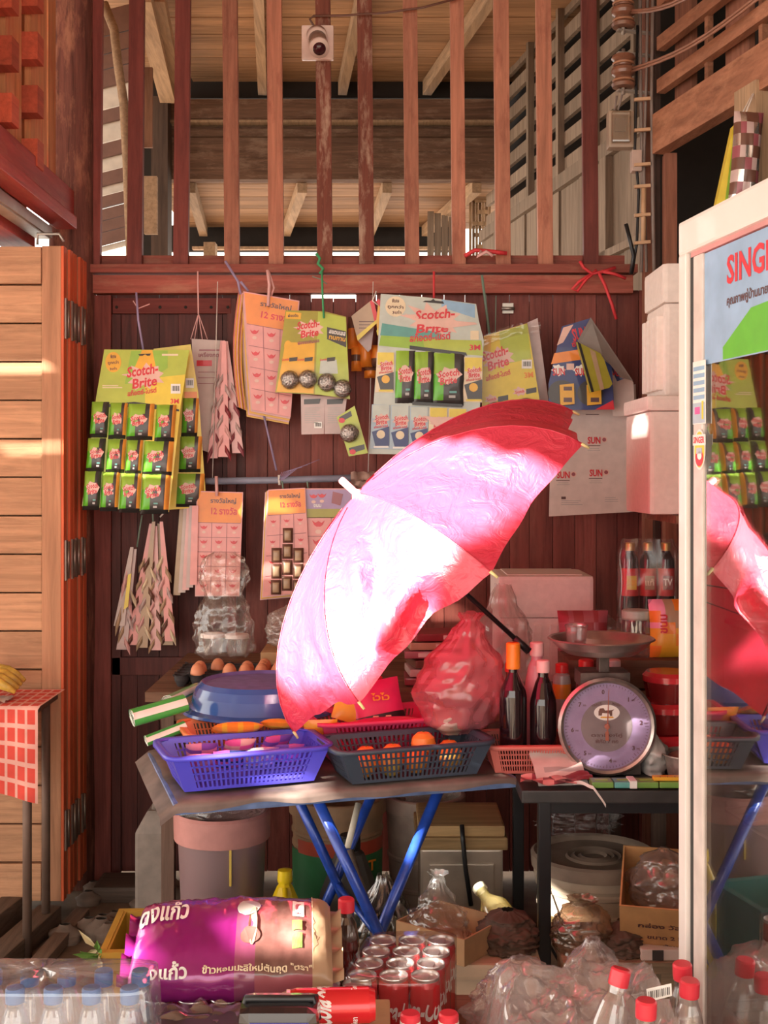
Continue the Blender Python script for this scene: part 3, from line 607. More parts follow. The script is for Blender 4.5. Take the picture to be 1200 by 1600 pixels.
logo(mb, pl, 484, 514, 36, 8, star='peach'); mb.ptext('ฝอยสแตนเลส', pl, 482, 534, 34, 6, 'wine', 7, .002, 0, 1); mb.ink(pl, [(511, 511), (541, 518), (541, 543), (511, 530)], .0011, 'char'); mb.ptext('สแตนเลส', pl, 527, 520, 26, 6, 'white', -10, .0018, 0, 1); mb.ptext('ทนทาน', pl, 527, 529, 26, 6, 'gold', -10, .0018, 0, 1)
mb.disc(pl, 450, 541, 6, 9, .0012, 'gold')
for x in (452, 476, 511): mb.ptext('Scotch', pl, x - 6, 562, 11, 4, 'red', 4, .0018, 0, 1); mb.ink(pl, [(x, 559), (x + 13, 558), (x + 12, 564), (x, 565)], .0014, 'char')
mb.ink(pl, [(501, 562), (526, 562), (528, 584), (499, 584)], .0011, 'pale'); obj('print', mb, None, cd)
for i, (x, y) in enumerate(((453, 594), (481, 593), (511, 598), (535, 608))): wool(cd, pl, x, y, 14, seed=i)
pl2 = Plane(500, 650, 4.16)
mb = MB(); mb.plate(pl2, [(470, 616), (508, 619), (506, 678), (471, 679)], .002, 0, 'greypink'); mb.plate(pl2, [(508, 619), (542, 622), (535, 678), (507, 678)], .002, .001, 'greypink')
for x in (475, 511): mb.ink(pl2, [(x, 624), (x + 26, 623), (x + 24, 631), (x, 632)], .003, 'char'); lines(mb, pl2, x + 1, 637, x + 26, 8, 3.3, .003, 'grey', 1)
barcode(mb, pl2, 491, 659, 503, 669, .003); obj('rear_card', mb, None, t)
pl3 = Plane(545, 660, 4.06)
mb = MB(); mb.plate(pl3, [(526, 652), (554, 634), (575, 708), (545, 713)], .002, 0, 'lime'); mb.ink(pl3, [(530, 652), (548, 642), (550, 650), (532, 660)], .001, 'char'); mb.ink(pl3, [(545, 700), (569, 694), (570, 702), (547, 709)], .001, 'char'); mb.disc(pl3, 534, 657, 5, 4, .0015, 'red'); mb.disc(pl3, 551, 706, 5, 4, .0015, 'red'); st3 = obj('torn_strip', mb, None, t); wool(st3, pl3, 546, 677, 14, seed=7)
string(t, [(503, 424), (504, 460), (506, 497)], 4.1, 'g', .004); string(t, [(494, 396), (500, 404), (497, 412), (505, 420), (500, 428)], 4.24, 'g', .006, 'string_knot'); string(t, [(488, 432), (500, 436), (511, 444)], 4.2, 'd', .002)
# ---------------------------------------------------------------- small brown and orange packets tied together
t = thing('packet_bunch', 'bunch of small tan packets and orange pouches between two display cards', 'packets', P(577, 575, 4.2))
for i, (pts, c, Y) in enumerate((([(583, 467), (592, 502), (559, 533), (549, 494)], 'tan', 4.15), ([(592, 467), (612, 490), (590, 525), (588, 500)], 'gold', 4.12), ([(560, 533), (585, 505), (580, 545), (575, 550)], 'greypink', 4.2))):
    pl = Plane(580, 500, Y); mb = MB(); mb.plate(pl, pts, .006, 0, c); pk = obj('packet', mb, None, t)
    if i < 2:
        mb = MB(); a, b = pts[0], pts[1]; mb.ink(pl, [a, b, (b[0] - 6, b[1] + 5), (a[0] - 5, a[1] + 4)], .001, 'red'); lines(mb, pl, pts[3][0] + 12, pts[3][1] + 8, pts[1][0] - 6, 3, 5, .001, 'ink', 1.2); mb.ink(pl, [(pts[2][0] - 2, pts[2][1] - 8), (pts[1][0] - 3, pts[1][1] - 3), pts[1], pts[2]], .0012, 'yellow'); obj('print', mb, None, pk)
for i, (x, y, w_, h_) in enumerate(((552, 520, 16, 50), (571, 553, 22, 42), (589, 556, 20, 34), (557, 560, 16, 40), (580, 582, 22, 18))):
    pl = Plane(x, y, 4.24); mb = MB(); mb.grid(lambda u, v: pl.pt(x + w_ * (u - .5), y + h_ * (v - .5), .03 * max(0, (1 - (2 * u - 1) ** 2) * (1 - (2 * v - 1) ** 4)) ** .7), 8, 8, lambda u, v, q=i: 'orange' if (q + int(v * 3)) % 4 else 'brown'); obj('pouch', mb, None, t)
string(t, [(588, 455), (582, 470), (595, 480)], 4.15, 'w', .0025)
# ---------------------------------------------------------------- big pale card of scouring pads in the middle
t = thing('scouring_pad_card', 'large pale display card with torn patches and green scouring pad packs', 'display card', P(665, 710, 4.1))
pl = Plane(665, 580, 4.1, kx=.03, kz=.04)
mb = MB(); mb.plate(pl, [(595, 459), (670, 465), (744, 475), (748, 500), (756, 532), (752, 600), (748, 668), (744, 712), (576, 709), (583, 640), (590, 545)], .003, 0, 'pale'); cd = obj('card', mb, None, t)
mb = MB(); mb.ink(pl, [(690, 468), (742, 476), (742, 497), (690, 480)], .0008, 'sky'); mb.ink(pl, [(596, 520), (750, 535), (755, 556), (592, 540)], .0008, 'leaf'); mb.ink(pl, [(597, 505), (690, 520), (690, 530), (594, 524)], .001, 'teal'); mb.ink(pl, [(660, 530), (752, 532), (755, 556), (665, 550)], .001, 'lime')
mb.disc(pl, 618, 479, 16, 16, .0012, 'cream'); mb.ptext('พิเศษ', pl, 618, 470, 11, 6, 'ink', 0, .0018, 0, 1); mb.ptext('ถูกกว่า', pl, 618, 480, 25, 7, 'ink', -4, .0018, 0, 1); mb.ptext('3เท่า', pl, 620, 488, 14, 6, 'ink', 0, .0018, 0, 1)
mb.star(pl, 678, 500, 52, 28, .0010, 'peach', 10, 8, .6, 3); mb.ptext('Scotch-', pl, 680, 491, 62, 15, 'red', 4, .002, .2); mb.ptext('Brite', pl, 676, 513, 50, 14, 'red', 2, .002, .2); mb.ink(pl, [(632, 490), (655, 498), (690, 500), (742, 504), (746, 507), (700, 513), (672, 509), (645, 500)], .0026, 'peach')
mb.ptext('สก๊อตช์-ไบรต์', pl, 672, 526, 64, 13, 'red', 4, .002, .1); mb.rect(pl, 735, 517, 748, 531, .0018, 'cream'); mb.ptext('3M', pl, 742, 543, 17, 9, 'red', 0, .0018)
mb.ink(pl, [(660, 472), (694, 475), (692, 471), (680, 470), (677, 467), (673, 470), (664, 470)], .0022, 'black'); obj('print', mb, None, cd)
def flatpack(x0, y0, x1, y1, blue, off=.004, cut=False):
    mb = MB(); mb.plate(pl, [(x0, y0), (x1, y0 + 1), (x1 - 1, y1 + 1), (x0 - 3, y1)], .004, off, 'bluegrey' if blue else 'cream'); o = obj('pad_pack', mb, None, cd); m2 = MB(); W, H = x1 - x0, y1 - y0
    m2.rect(pl, x0 + 1, y0 + 1, x1 - 1, y0 + H * .32, off + .0008, 'pale' if blue else 'yellow'); m2.ink(pl, [(x0, y0 + H * .62), (x1 - 1, y0 + H * .5), (x1 - 1, y1 - 3), (x0 + W * .2, y1 - 3)], off + .0008, 'navy' if blue else 'char')
    m2.star(pl, x0 + W * .55, y0 + H * .36, W * .5, H * .17, off + .001, 'peach', 8, -6, .7, int(x0)); m2.ptext('Scotch', pl, x0 + W * .55, y0 + H * .29, W * .75, H * .11, 'red', 6, off + .0018, .2, 1); m2.ptext('Brite', pl, x0 + W * .55, y0 + H * .40, W * .62, H * .11, 'red', 6, off + .0018, .2, 1)
    m2.ptext('สก๊อตช์-ไบรต์', pl, x0 + W * .5, y0 + H * .5, W * .8, H * .06, 'red', 6, off + .0018, 0, 1); m2.disc(pl, x0 + W * .5, y0 + H * .68, W * .24, W * .24, off + .0018, 'cream' if blue else 'gold', 12); m2.rect(pl, x0 + W * .1, y1 - 4, x1 - 2, y1 - 1, off + .0018, 'white' if blue else 'yellow'); obj('print', m2, None, o)
flatpack(589, 550, 616, 613, False); flatpack(725, 558, 754, 628, False)
for i, (a, b) in enumerate(((617, 647), (646, 677), (676, 724))): pack(cd, pl, a, 548 + i * 2, b, 630 + i * 2, 2, .012, False, seed=i + 20)
for i in range(5): flatpack(581 + i * 30, 632 + i * 1.5, 609 + i * 30, 701 + i * 1, i < 3)
mb = MB(); mb.ink(pl, [(660, 650), (680, 652), (744, 652), (738, 664), (706, 678), (692, 676), (676, 662)], .0085, 'peach'); obj('torn_patch', mb, None, cd); mb = MB(); mb.ink(pl, [(640, 540), (728, 551), (730, 556), (640, 546)], .003, 'black'); obj('black_strip', mb, None, cd); mb = MB(); mb.ink(pl, [(644, 628), (722, 632), (722, 637), (644, 633)], .012, 'black'); obj('black_strip', mb, None, cd)
string(t, [(678, 424), (678, 470)], 4.13, 'r', .004)
# ---------------------------------------------------------------- yellow steel wool card at the right of it
t = thing('steel_wool_card', 'yellow-green steel wool card half covered by the pink umbrella top', 'display card', P(800, 655, 4.2))
pl = Plane(800, 580, 4.18, kx=.02, kz=.04)
mb = MB(); mb.plate(pl, [(756, 525), (824, 505), (846, 643), (840, 670), (752, 670)], .002, 0, 'yellow'); cd = obj('card', mb, None, t)
mb = MB(); mb.ink(pl, [(780, 519), (824, 506), (830, 560), (785, 570)], .0008, 'lime'); mb.ink(pl, [(757, 526), (768, 523), (766, 560), (757, 570)], .0008, 'gold'); logo(mb, pl, 777, 560, 44, 17); mb.ptext('สก๊อตช์-ไบรต์', pl, 778, 586, 40, 9, 'red', 16, .002, .1); barcode(mb, pl, 815, 562, 831, 576); mb.ptext('3M', pl, 826, 586, 14, 9, 'orange', 6)
for x, y in ((768, 624), (812, 612)): mb.star(pl, x, y, 12, 8, .0012, 'peach', 7, 0, .7); mb.ptext('Scotch', pl, x, y, 14, 5, 'red', 10, .002, 0, 1); mb.ink(pl, [(x + 10, y - 4), (x + 26, y - 7), (x + 26, y + 1), (x + 10, y + 4)], .0014, 'char')
obj('print', mb, None, cd)
for x, y, s in ((774, 646, 1), (820, 640, 2)): wool(cd, pl, x, y, 17, seed=s)
mb = MB(); pl_ = Plane(800, 580, 4.22); mb.plate(pl_, [(824, 504), (840, 497), (859, 642), (846, 645)], .003, 0, 'greypink'); obj('rear_card', mb, None, t)
mb = MB(); mb.grid(lambda u, v: pl.pt(756 + 88 * u, 524 - 20 * u + 18 * v - 6 * math.sin(u * 3), .006 + .008 * noise.noise(Vector((u * 6, v * 4, 2)))), 16, 5); obj('plastic_sleeve', mb, FILM, t)
string(t, [(753, 430), (758, 470), (765, 525)], 4.22, 'd', .005); string(t, [(775, 462), (774, 520)], 4.24, 'd', .002)
# ---------------------------------------------------------------- blue detergent sponge card with a folded-over corner
t = thing('sponge_card', 'blue and orange sponge card with its grey corner folded over by the white boxes', 'display card', P(915, 642, 4.1))
pl = Plane(910, 570, 4.12, kx=-.05, kz=.04)
mb = MB(); mb.plate(pl, [(878, 510), (923, 497), (955, 560), (960, 640), (858, 641), (857, 600)], .002, 0, 'navy'); cd = obj('card', mb, None, t)
mb = MB(); mb.ink(pl, [(866, 552), (905, 546), (908, 562), (861, 569)], .001, 'orange'); mb.ink(pl, [(880, 512), (896, 507), (880, 535), (870, 540)], .001, 'peach'); mb.ptext('SUN', pl, 905, 522, 22, 20, 'red', 12, .002); mb.ptext('ซัน', pl, 900, 537, 14, 9, 'red', 10, .002, 0, 1)
for x in (873, 908): mb.star(pl, x, 578, 13, 10, .001, 'white', 8, 0, .7, x); mb.ptext('SUN', pl, x, 581, 19, 12, 'red', 3, .002); mb.rect(pl, x + 12, 568, x + 24, 578, .001, 'peach')
mb.ink(pl, [(930, 640), (958, 625), (960, 640)], .0012, 'red'); mb.disc(pl, 878, 614, 22, 20, .001, 'char'); mb.disc(pl, 922, 614, 20, 20, .001, 'char'); obj('print', mb, None, cd)
for x in (884, 926):
    mb = MB(); mb.plate(pl, [(x - 10, 602), (x + 12, 600), (x + 13, 632), (x - 9, 634)], .012, .016, 'gold'); mb.rect(pl, x - 4, 605, x + 9, 611, .017, 'ink'); mb.rect(pl, x - 4, 622, x + 9, 629, .017, 'ink'); sp = obj('sponge', mb, None, cd)
mb = MB(); mb.add([P(923, 496, 4.10), P(989, 595, 4.06), P(970, 590, 4.02), P(942, 556, 4.03), P(902, 533, 4.04)], [(0, 1, 2, 3, 4)], 'grey'); mb.add([P(923, 496, 4.103), P(989, 595, 4.063), P(970, 590, 4.023), P(942, 556, 4.033), P(902, 533, 4.043)], [(4, 3, 2, 1, 0)], 'grey'); obj('folded_corner', mb, None, t)
pl_ = Plane(930, 570, 4.0, kx=.1)
mb = MB(); mb.plate(pl_, [(902, 534), (938, 552), (944, 562), (957, 600), (952, 606), (924, 613)], .02, 0, 'olive'); mb.ink(pl_, [(902, 534), (907, 537), (928, 612), (924, 613)], .001, 'black'); mb.ink(pl_, [(921, 545), (930, 550), (944, 608), (938, 610)], .001, 'tan'); obj('sponge', mb, None, t)
mb = MB(); pl_ = Plane(960, 590, 4.15); mb.plate(pl_, [(946, 557), (962, 560), (990, 598), (992, 650), (958, 650)], .002, 0, 'paper'); mb.ink(pl_, [(948, 559), (960, 562), (980, 590), (964, 596)], .001, 'navy'); mb.ptext('SUN', pl_, 967, 583, 18, 12, 'red', -20, .002); obj('side_flap', mb, None, t)
# ---------------------------------------------------------------- white carton sheet printed in red
t = thing('carton_sheet', 'white cardboard sheet printed with red three-letter words under the blue sponge card', 'cardboard', P(930, 806, 4.2))
pl = Plane(930, 700, 4.22)
mb = MB(); mb.plate(pl, [(862, 640), (993, 600), (1003, 799), (858, 807)], .006, 0, 'paper'); cd = obj('sheet', mb, None, t)
for x, y in ((928, 688), (931, 739), (880, 742)):
    mb = MB(); mb.ptext('SUN', pl, x, y, 20, 11, 'red', 0, .0016); mb.disc(pl, x + 16, y - 1, 4.5, 4.5, .001, 'peach'); mb.disc(pl, x + 16, y - 1, 3, 3, .0014, 'wine'); mb.rect(pl, x - 11, y + 8, x + 10, y + 9, .001, 'ink'); mb.rect(pl, x - 8, y + 12, x + 8, y + 13, .001, 'grey'); mb.rect(pl, x - 10, y + 15, x + 10, y + 16, .001, 'grey'); obj('printed_mark', mb, None, cd)
mb = MB()
mb.rect(pl, 877, 776, 884, 780, .001, 'ink'); lines(mb, pl, 877, 782, 912, 3, 3, .001, 'grey', 1); obj('small_print', mb, None, cd); mb = MB(); lines(mb, pl, 945, 777, 968, 3, 3, .001, 'grey', 1); obj('small_print', mb, None, cd); mb = MB(); mb.rect(pl, 915, 647, 936, 648, .001, 'ink'); obj('small_print', mb, None, cd)
# ---------------------------------------------------------------- hanging pipe and the cards on it
t = thing('hanging_pipe', 'thin grey-blue pipe hung level by string across the wall', 'pipe', P(448, 752, 4.2))
mb = MB(); mb.tube([P(322, 752, 4.22), P(445, 750, 4.2), P(572, 746, 4.18)], .0125, 10); obj('pipe', mb, mat('dusty blue-grey pipe', (.25, .26, .34), .45), t)
mb = MB(); mb.grid(lambda u, v: P(548 + 50 * u, 738 + 26 * v + 8 * noise.noise(Vector((u * 4, v * 4, 1))), 4.14 + .04 * noise.noise(Vector((u * 5, v * 5, 9)))), 10, 8); obj('rag', mb, mat('dusty cloth', (.35, .22, .18), .9), t)
for i in range(7): string(t, [(436 + i, 750), (440 + 4 * i, 738 - i), (445 + 9 * i, 742 - 4 * i)], 4.16, 'v', .001, 'frayed_end')
string(t, [(436, 742), (437, 758)], 4.19, 'w', .005)
for x in (332, 575): string(t, [(x, 748), (x + 4, 600), (x + 8, 440)], 4.24, 'w', .0016)
gamecard('prize_card', 'single orange-headed prize card with pink printed squares below the pipe', [(307, 767), (380, 769), (374, 930), (306, 930)], .30, 4.16, 3, 5, layers=1)
string(bpy.data.objects['prize_card'], [(338, 744), (339, 775)], 4.14, 'p', .006, 'tie')
t = thing('sachet_strip_bundle', 'folded beige and pink cards seen edge-on left of the single prize card', 'sachet cards', P(290, 925, 4.2))
for i, (xt, xb, c) in enumerate(((286, 276, 'tan'), (292, 284, 'paper'), (297, 290, 'pinkp'), (301, 296, 'greypink'), (305, 302, 'pink'))): blade(t, Plane(290, 860, 4.2 - .012 * i), (xt, 790), (xb, 930 - 4 * i), 10, 11, c, 0)
string(t, [(292, 745), (292, 792)], 4.2, 'w', .003)
t = thing('sachet_strip_bundle', 'fan of long narrow brown and pink sachet strips hanging low on the left door', 'sachet cards', P(225, 1020, 4.2))
for i, (top, bot, c, n) in enumerate((((206, 855), (186, 978), 'paper', 3), ((211, 858), (190, 1015), 'greypink', 6), ((236, 818), (206, 1008), 'pink', 9), ((240, 815), (222, 1012), 'tan', 9), ((243, 822), (243, 1016), 'pinkp', 9), ((248, 818), (262, 1008), 'tan', 9), ((252, 815), (266, 1002), 'pink', 8))):
    blade(t, Plane(225, 900, 4.18 + .012 * (i % 3)), top, bot, 5, 17, c, n, ('tan', 'brown', 'greypink', 'pinkp', 'cream'), i)
mb = MB(); mb.plate(Plane(200, 920, 4.14), [(200, 898), (205, 896), (200, 948), (193, 953)], .004, 0, 'yellow'); obj('yellow_strip', mb, None, t)
string(t, [(238, 795), (240, 822)], 4.2, 'd', .003); string(t, [(222, 805), (214, 855)], 4.2, 'd', .003); string(t, [(262, 795), (250, 808)], 4.2, 'w', .003)
t, pl, fc = gamecard('snack_card', 'orange-headed card with dark brown sachets stapled on, below the pipe', [(419, 765), (477, 762), (485, 925), (411, 932)], .24, 4.14, 3, 4, layers=3)
for (c, r) in ((1, 1), (1, 2), (0, 2), (2, 2), (0, 3), (1, 3), (2, 3), (0, 4), (1, 4), (2, 4)):
    x = 427 + c * 17 - r * .5; y = 806 + r * 25 - (6 if c == 1 else 0)
    mb = MB(); mb.grid(lambda u, v: pl.pt(x + 16 * (u - .1), y + 23 * v, .003 + .012 * max(0, (1 - (2 * u - 1) ** 4) * (1 - (2 * v - 1) ** 4))), 5, 6, lambda u, v: 'brown' if abs(v - .5) > .25 or abs(u - .5) > .3 else 'tan'); o = obj('sachet', mb, None, fc)
string(t, [(441, 752), (443, 770)], 4.16, 'd', .003)
t, pl, fc = gamecard('snack_card', 'purple and yellow headed pink card partly behind the umbrella tip', [(476, 763), (558, 763), (552, 925), (482, 925)], .28, 4.15, 2, 4, layers=1, hdrcol='lilac', text=False)
mb = MB(); mb.ink(pl, [(478, 795), (556, 795), (556, 809), (479, 809)], .0014, 'olive'); bird(mb, pl, 490, 775, 7, .002); bird(mb, pl, 503, 774, 7, .002); mb.ptext('ขนม', pl, 496, 790, 12, 5, 'white', 0, .002, 0, 1); mb.ink(pl, [(520, 768), (536, 772), (532, 790), (518, 786)], .002, 'wine'); mb.rect(pl, 488, 872, 512, 915, .003, 'orange'); obj('print', mb, None, fc)
string(t, [(480, 752), (482, 768)], 4.16, 'd', .003)
# light switch-like bracket and ribbons on the rail
t = thing('ribbon_bow', 'red plastic ribbon tied in a bow at the right end of the rail', 'ribbon', P(935, 430, 4.2))
for pts in ([(906, 408), (912, 418), (925, 428), (940, 425), (962, 418)], [(925, 428), (905, 440), (894, 452), (902, 455), (915, 438), (932, 422)], [(935, 425), (945, 445), (956, 475), (963, 499)], [(940, 424), (960, 428), (978, 435)]): string(t, pts, 4.22, 'r', .006, 'ribbon')
t = thing('ribbon_bow', 'faded red cloth ribbon knotted round a bar above the rail', 'ribbon', P(760, 398, 4.24))
string(t, [(726, 400), (742, 391), (758, 392), (775, 394), (792, 396)], 4.25, 'r', .008, 'ribbon'); string(t, [(752, 392), (745, 401), (760, 393), (770, 400)], 4.24, 'p', .006, 'ribbon')
t = thing('door_bolt', 'small pale metal bolt fixed on the dark plank right of the large card', 'bolt', P(790, 486, 4.3))
mb = MB(); a = P(785, 474, 4.33); b = P(802, 490, 4.33); mb.bb(a.x, b.x, 4.325, 4.34, b.z, a.z); obj('plate', mb, metal_m, t); mb = MB(); mb.tube([P(784, 482, 4.315), P(804, 482, 4.315)], .006, 8); obj('rod', mb, metal_m, t)
# ================================================================ UMBRELLA
UC = Vector((.133, 3.0, 1.217)); UA = Vector((.734, .082, -.674)).normalized(); U1 = Vector((.676, 0, .737)).normalized(); U2 = UA.cross(U1).normalized()
if U2.y > 0: U2 = -U2
UR, UH, UP = .528, .272, -.155
def fabric(name, col, trans):
    m = mat(name, col, .40, 0, .05, 6, 1.0, 0, trans); nt = m.node_tree; b = nt.nodes['Principled BSDF']
    tc = nt.nodes.new('ShaderNodeTexCoord'); nz = nt.nodes.new('ShaderNodeTexNoise'); nz.inputs['Scale'].default_value = 22; nz.inputs['Detail'].default_value = 6; nz.inputs['Distortion'].default_value = 1.2
    bp = nt.nodes.new('ShaderNodeBump'); bp.inputs['Strength'].default_value = .6; bp.inputs['Distance'].default_value = .012
    nt.links.new(tc.outputs['Object'], nz.inputs['Vector']); nt.links.new(nz.outputs['Fac'], bp.inputs['Height']); nt.links.new(bp.outputs['Normal'], b.inputs['Normal']); return m
umb = thing('umbrella', 'open crimson-pink umbrella lying on its side across the baskets', 'umbrella', P(520, 1140, 3.0))
ufab = fabric('crimson umbrella cloth', (.78, .05, .105), .22)
blk = mat('black painted steel', (.02, .02, .022), .35, .3); tipm = mat('pale yellow rib tip', (.75, .65, .3), .4)
def ribp(k, r, out=0.0):
    th = UP + k * math.pi / 4; rho = UR * math.sin(r * 1.45) / math.sin(1.45); ax = -UH * (math.cos(r * 1.45) - math.cos(1.45)) / (1 - math.cos(1.45))
    d = U1 * math.cos(th) + U2 * math.sin(th); return UC + d * (rho + out) + UA * ax
for k in range(8):
    def f(u, v):
        r = v * (1 - .025 * math.sin(math.pi * u) * v); a = ribp(k, r); b = ribp(k + 1, r); p = a + (b - a) * u
        c = UC + UA * (-UH * .2); inw = (c - p); 
        sag = .035 * math.sin(math.pi * u) * math.sin(math.pi * min(1, v * .8)); w_ = .03 * v ** 2.2 * math.sin(u * 15 + k) * (.6 if k != 2 else 1.6) * math.sin(math.pi * u)
        if k in (2, 3):                            # pleats running out from the low rib tip
            du, dv = (1 - u, 1 - v) if k == 2 else (u, 1 - v); d_ = math.hypot(du, dv); ph = math.atan2(dv, du * .8 + 1e-6); w_ += (.22 if k == 2 else .05) * math.sin(ph * 10 + .6) * max(0, min(1, d_ * 4)) * max(0, 1 - d_ * 1.15) * math.sin(math.pi * min(1, u * 1.2 + .02) if k == 2 else math.pi * u)
        return p + inw * (sag + w_)
    mb = MB(); mb.grid(f, 18, 18); obj('canopy_panel', mb, ufab, umb)
for k in range(8):
    mb = MB(); mb.tube([ribp(k, r / 10) + (UC - ribp(k, r / 10)).normalized() * .005 for r in range(11)], .0022, 6); rb = obj('rib', mb, blk, umb)
    mb = MB(); e = ribp(k, 1.0); d = (ribp(k, 1.0) - ribp(k, .93)).normalized(); mb.tube([e - d * .004, e + d * .016], [.004, .003], 8); obj('tip', mb, tipm, rb)
    mb = MB(); mb.tube([ribp(k, .55) + (UC - ribp(k, .55)).normalized() * .008, UC + UA * .02], .0018, 5); obj('stretcher', mb, blk, rb)
    mb = MB(); mb.tube([ribp(k, r / 12) - (UC - ribp(k, r / 12)).normalized() * .0015 for r in range(1, 13)], .0016, 5); obj('seam', mb, ufab, rb)
mb = MB(); ap = UC - UA * UH; mb.tube([ap - UA * .055, ap - UA * .05, ap - UA * .008, ap + UA * .004], [.006, .0095, .0085, .022], 12); obj('ferrule', mb, mat('pink plastic ferrule', (.85, .3, .32), .3), umb)
mb = MB(); mb.tube([ap, UC + UA * .26], .0062, 10); obj('shaft', mb, blk, umb)
mb = MB(); mb.tube([UC + UA * .0, UC + UA * .045], .013, 10); obj('runner', mb, blk, umb)
e = UC + UA * .26; mb = MB(); mb.tube([e, e + UA * .05], [.009, .010], 10); obj('handle', mb, blk, umb)
# ================================================================ TABLES
blue_s = mat('blue painted steel', (.02, .07, .42), .3, .1, .25, 40, coat=.3)
ta = R(17.2); TL_ = Vector((-.15, 3.05, 0))
tb = thing('folding_table', 'folding table with blue crossed steel legs under a grubby cloth, holding the baskets', 'table', TL_, ta)
mb = MB(); mb.bb(-.41, .41, -.26, .26, .695, .722); obj('table_top', mb, mat('worn blue table top', (.12, .18, .35), .5, 0, .4), tb, local=True, bevel=.006)
for yy in (-.20, .20):
    for s in (-1, 1):
        mb = MB(); mb.tube([(.085 + s * .155, yy + s * .012, .69), (.085, yy + s * .012, .35), (.085 - s * .16, yy + s * .012, .008)], .0135, 10); obj('leg', mb, blue_s, tb, local=True)
mb = MB(); mb.tube([(.085, -.2, .35), (.085, .2, .35)], .009, 8); obj('cross_bar', mb, blue_s, tb, local=True)
def cl(u, v):
    x = -.44 + .88 * u; y = -.285 + .56 * v; z = .7245 + .0015 * noise.noise(Vector((x * 9, y * 9, 0)))
    if v < .08: z -= .024 * (1 - v / .08) * (.75 + .5 * noise.noise(Vector((x * 7, 0, 5)))); y = -.272 - .008 * noise.noise(Vector((x * 11, 3, 1)))
    if u > .955: z -= .03 * (u - .955) / .045
    if u < .045: z -= .03 * (.045 - u) / .045
    return Matrix.Translation(TL_) @ Matrix.Rotation(ta, 4, 'Z') @ Vector((x, y, z))
mb = MB(); mb.grid(cl, 50, 26); obj('table_cloth', mb, mat('grubby grey-brown oilcloth', (.15, .11, .095), .65, 0, .5, 9, .4, .4), label='grubby grey-brown cloth spread over the blue-legged folding table', cat='cloth')
bt = thing('side_table', 'black low table with square legs carrying the dial scale', 'table', (.62, 3.12, 0))
mb = MB(); mb.bb(.317, .93, 2.80, 3.44, .69, .72); obj('table_top', mb, mat('black scuffed board', (.03, .027, .026), .5, 0, .3), bt, bevel=.004)
for (x, y) in ((.375, 2.85), (.89, 2.85), (.375, 3.40), (.89, 3.40)): mb = MB(); mb.bb(x - .015, x + .015, y - .015, y + .015, 0, .69); obj('leg', mb, blk, bt, bevel=.003)
mb = MB(); mb.bb(.375, .89, 2.845, 2.86, .655, .69); obj('apron', mb, blk, bt)
rt_m = wood('rough brown table', (.22, .12, .075), 'X', dark=.5)
rt = thing('rear_table', 'rough wooden table against the wall behind the baskets, holding eggs', 'table', (.1, 3.85, 0))
for k in range(4): mb = MB(); mb.bb(-.68, .83, 3.46 + k * .19, 3.645 + k * .19, .80, .828); obj('plank', mb, rt_m, rt)
for (x, y) in ((-.62, 3.50), (.79, 3.50), (-.62, 4.16), (.79, 4.16)): mb = MB(); mb.bb(x - .018, x + .018, y - .018, y + .018, 0, .80); obj('leg', mb, wood('brown leg', (.13, .08, .06), 'Z'), rt)
mb = MB(); mb.bb(-.64, .81, 3.49, 3.51, .74, .80); obj('apron', mb, rt_m, rt)
lt = thing('corner_table', 'small table at the far left draped with a red and white cloth', 'table', (-1.3, 3.92, 0))
mb = MB(); mb.bb(-1.75, -1.035, 3.60, 3.86, .735, .755); obj('table_top', mb, rt_m, lt)
for (x, y) in ((-1.065, 3.63), (-1.065, 3.83), (-1.7, 3.63)): mb = MB(); mb.tube([(x, y, 0), (x, y, .735)], .014, 8); obj('leg', mb, mat('rusty steel leg', (.16, .10, .075), .6, .4), lt)
def chk(u, v): return 'redcloth' if (int(u * 96) % 4 < 3 and int(v * 40) % 4 < 3) else 'redwhite'
PAL['redcloth'] = mat('red cloth', (.62, .06, .04), .8); PAL['redwhite'] = mat('pink-white cloth', (.70, .36, .30), .8)
def clf(u, v):
    x = -1.75 + .73 * u; 
    if v < .5: return (x, 3.59 - .012 * noise.noise(Vector((x * 12, 0, 3))) - .004, .758 - .26 * (1 - v / .5) * (1 - .25 * math.sin(u * 3.14 + .5)) + .01)
    return (x + .006, 3.59 + .28 * (v - .5) / .5, .764)
mb = MB(); mb.grid(clf, 96, 40, chk); 
obj('table_cover', mb, None, label='red and white checked cloth hanging over the small left table', cat='cloth')
t = thing('banana_bunch', 'yellow-brown bananas lying on the red checked cloth at the picture edge', 'bananas', (-1.21, 3.72, .766))
for i in range(4):
    mb = MB(); y = 3.66 + i * .034; pts = [(-1.27 + .16 * k / 6, y, .79 + .035 * math.sin(k / 6 * 3.1) + .006 * i) for k in range(7)]; mb.tube(pts, [.006, .015, .018, .019, .018, .014, .006], 8); obj('banana', mb, mat('ripe banana', (.55, .36, .06), .5, 0, .4, 30), t)
mb = MB(); mb.grid(lambda u, v: (-1.2 + .07 * u, 3.62 + .1 * v, .768 + .018 * abs(noise.noise(Vector((u * 3, v * 3, 4))))), 8, 8); obj('paper_wrapper', mb, PAL['paper'], label='crumpled pale paper beside the bananas on the red cloth', cat='paper')
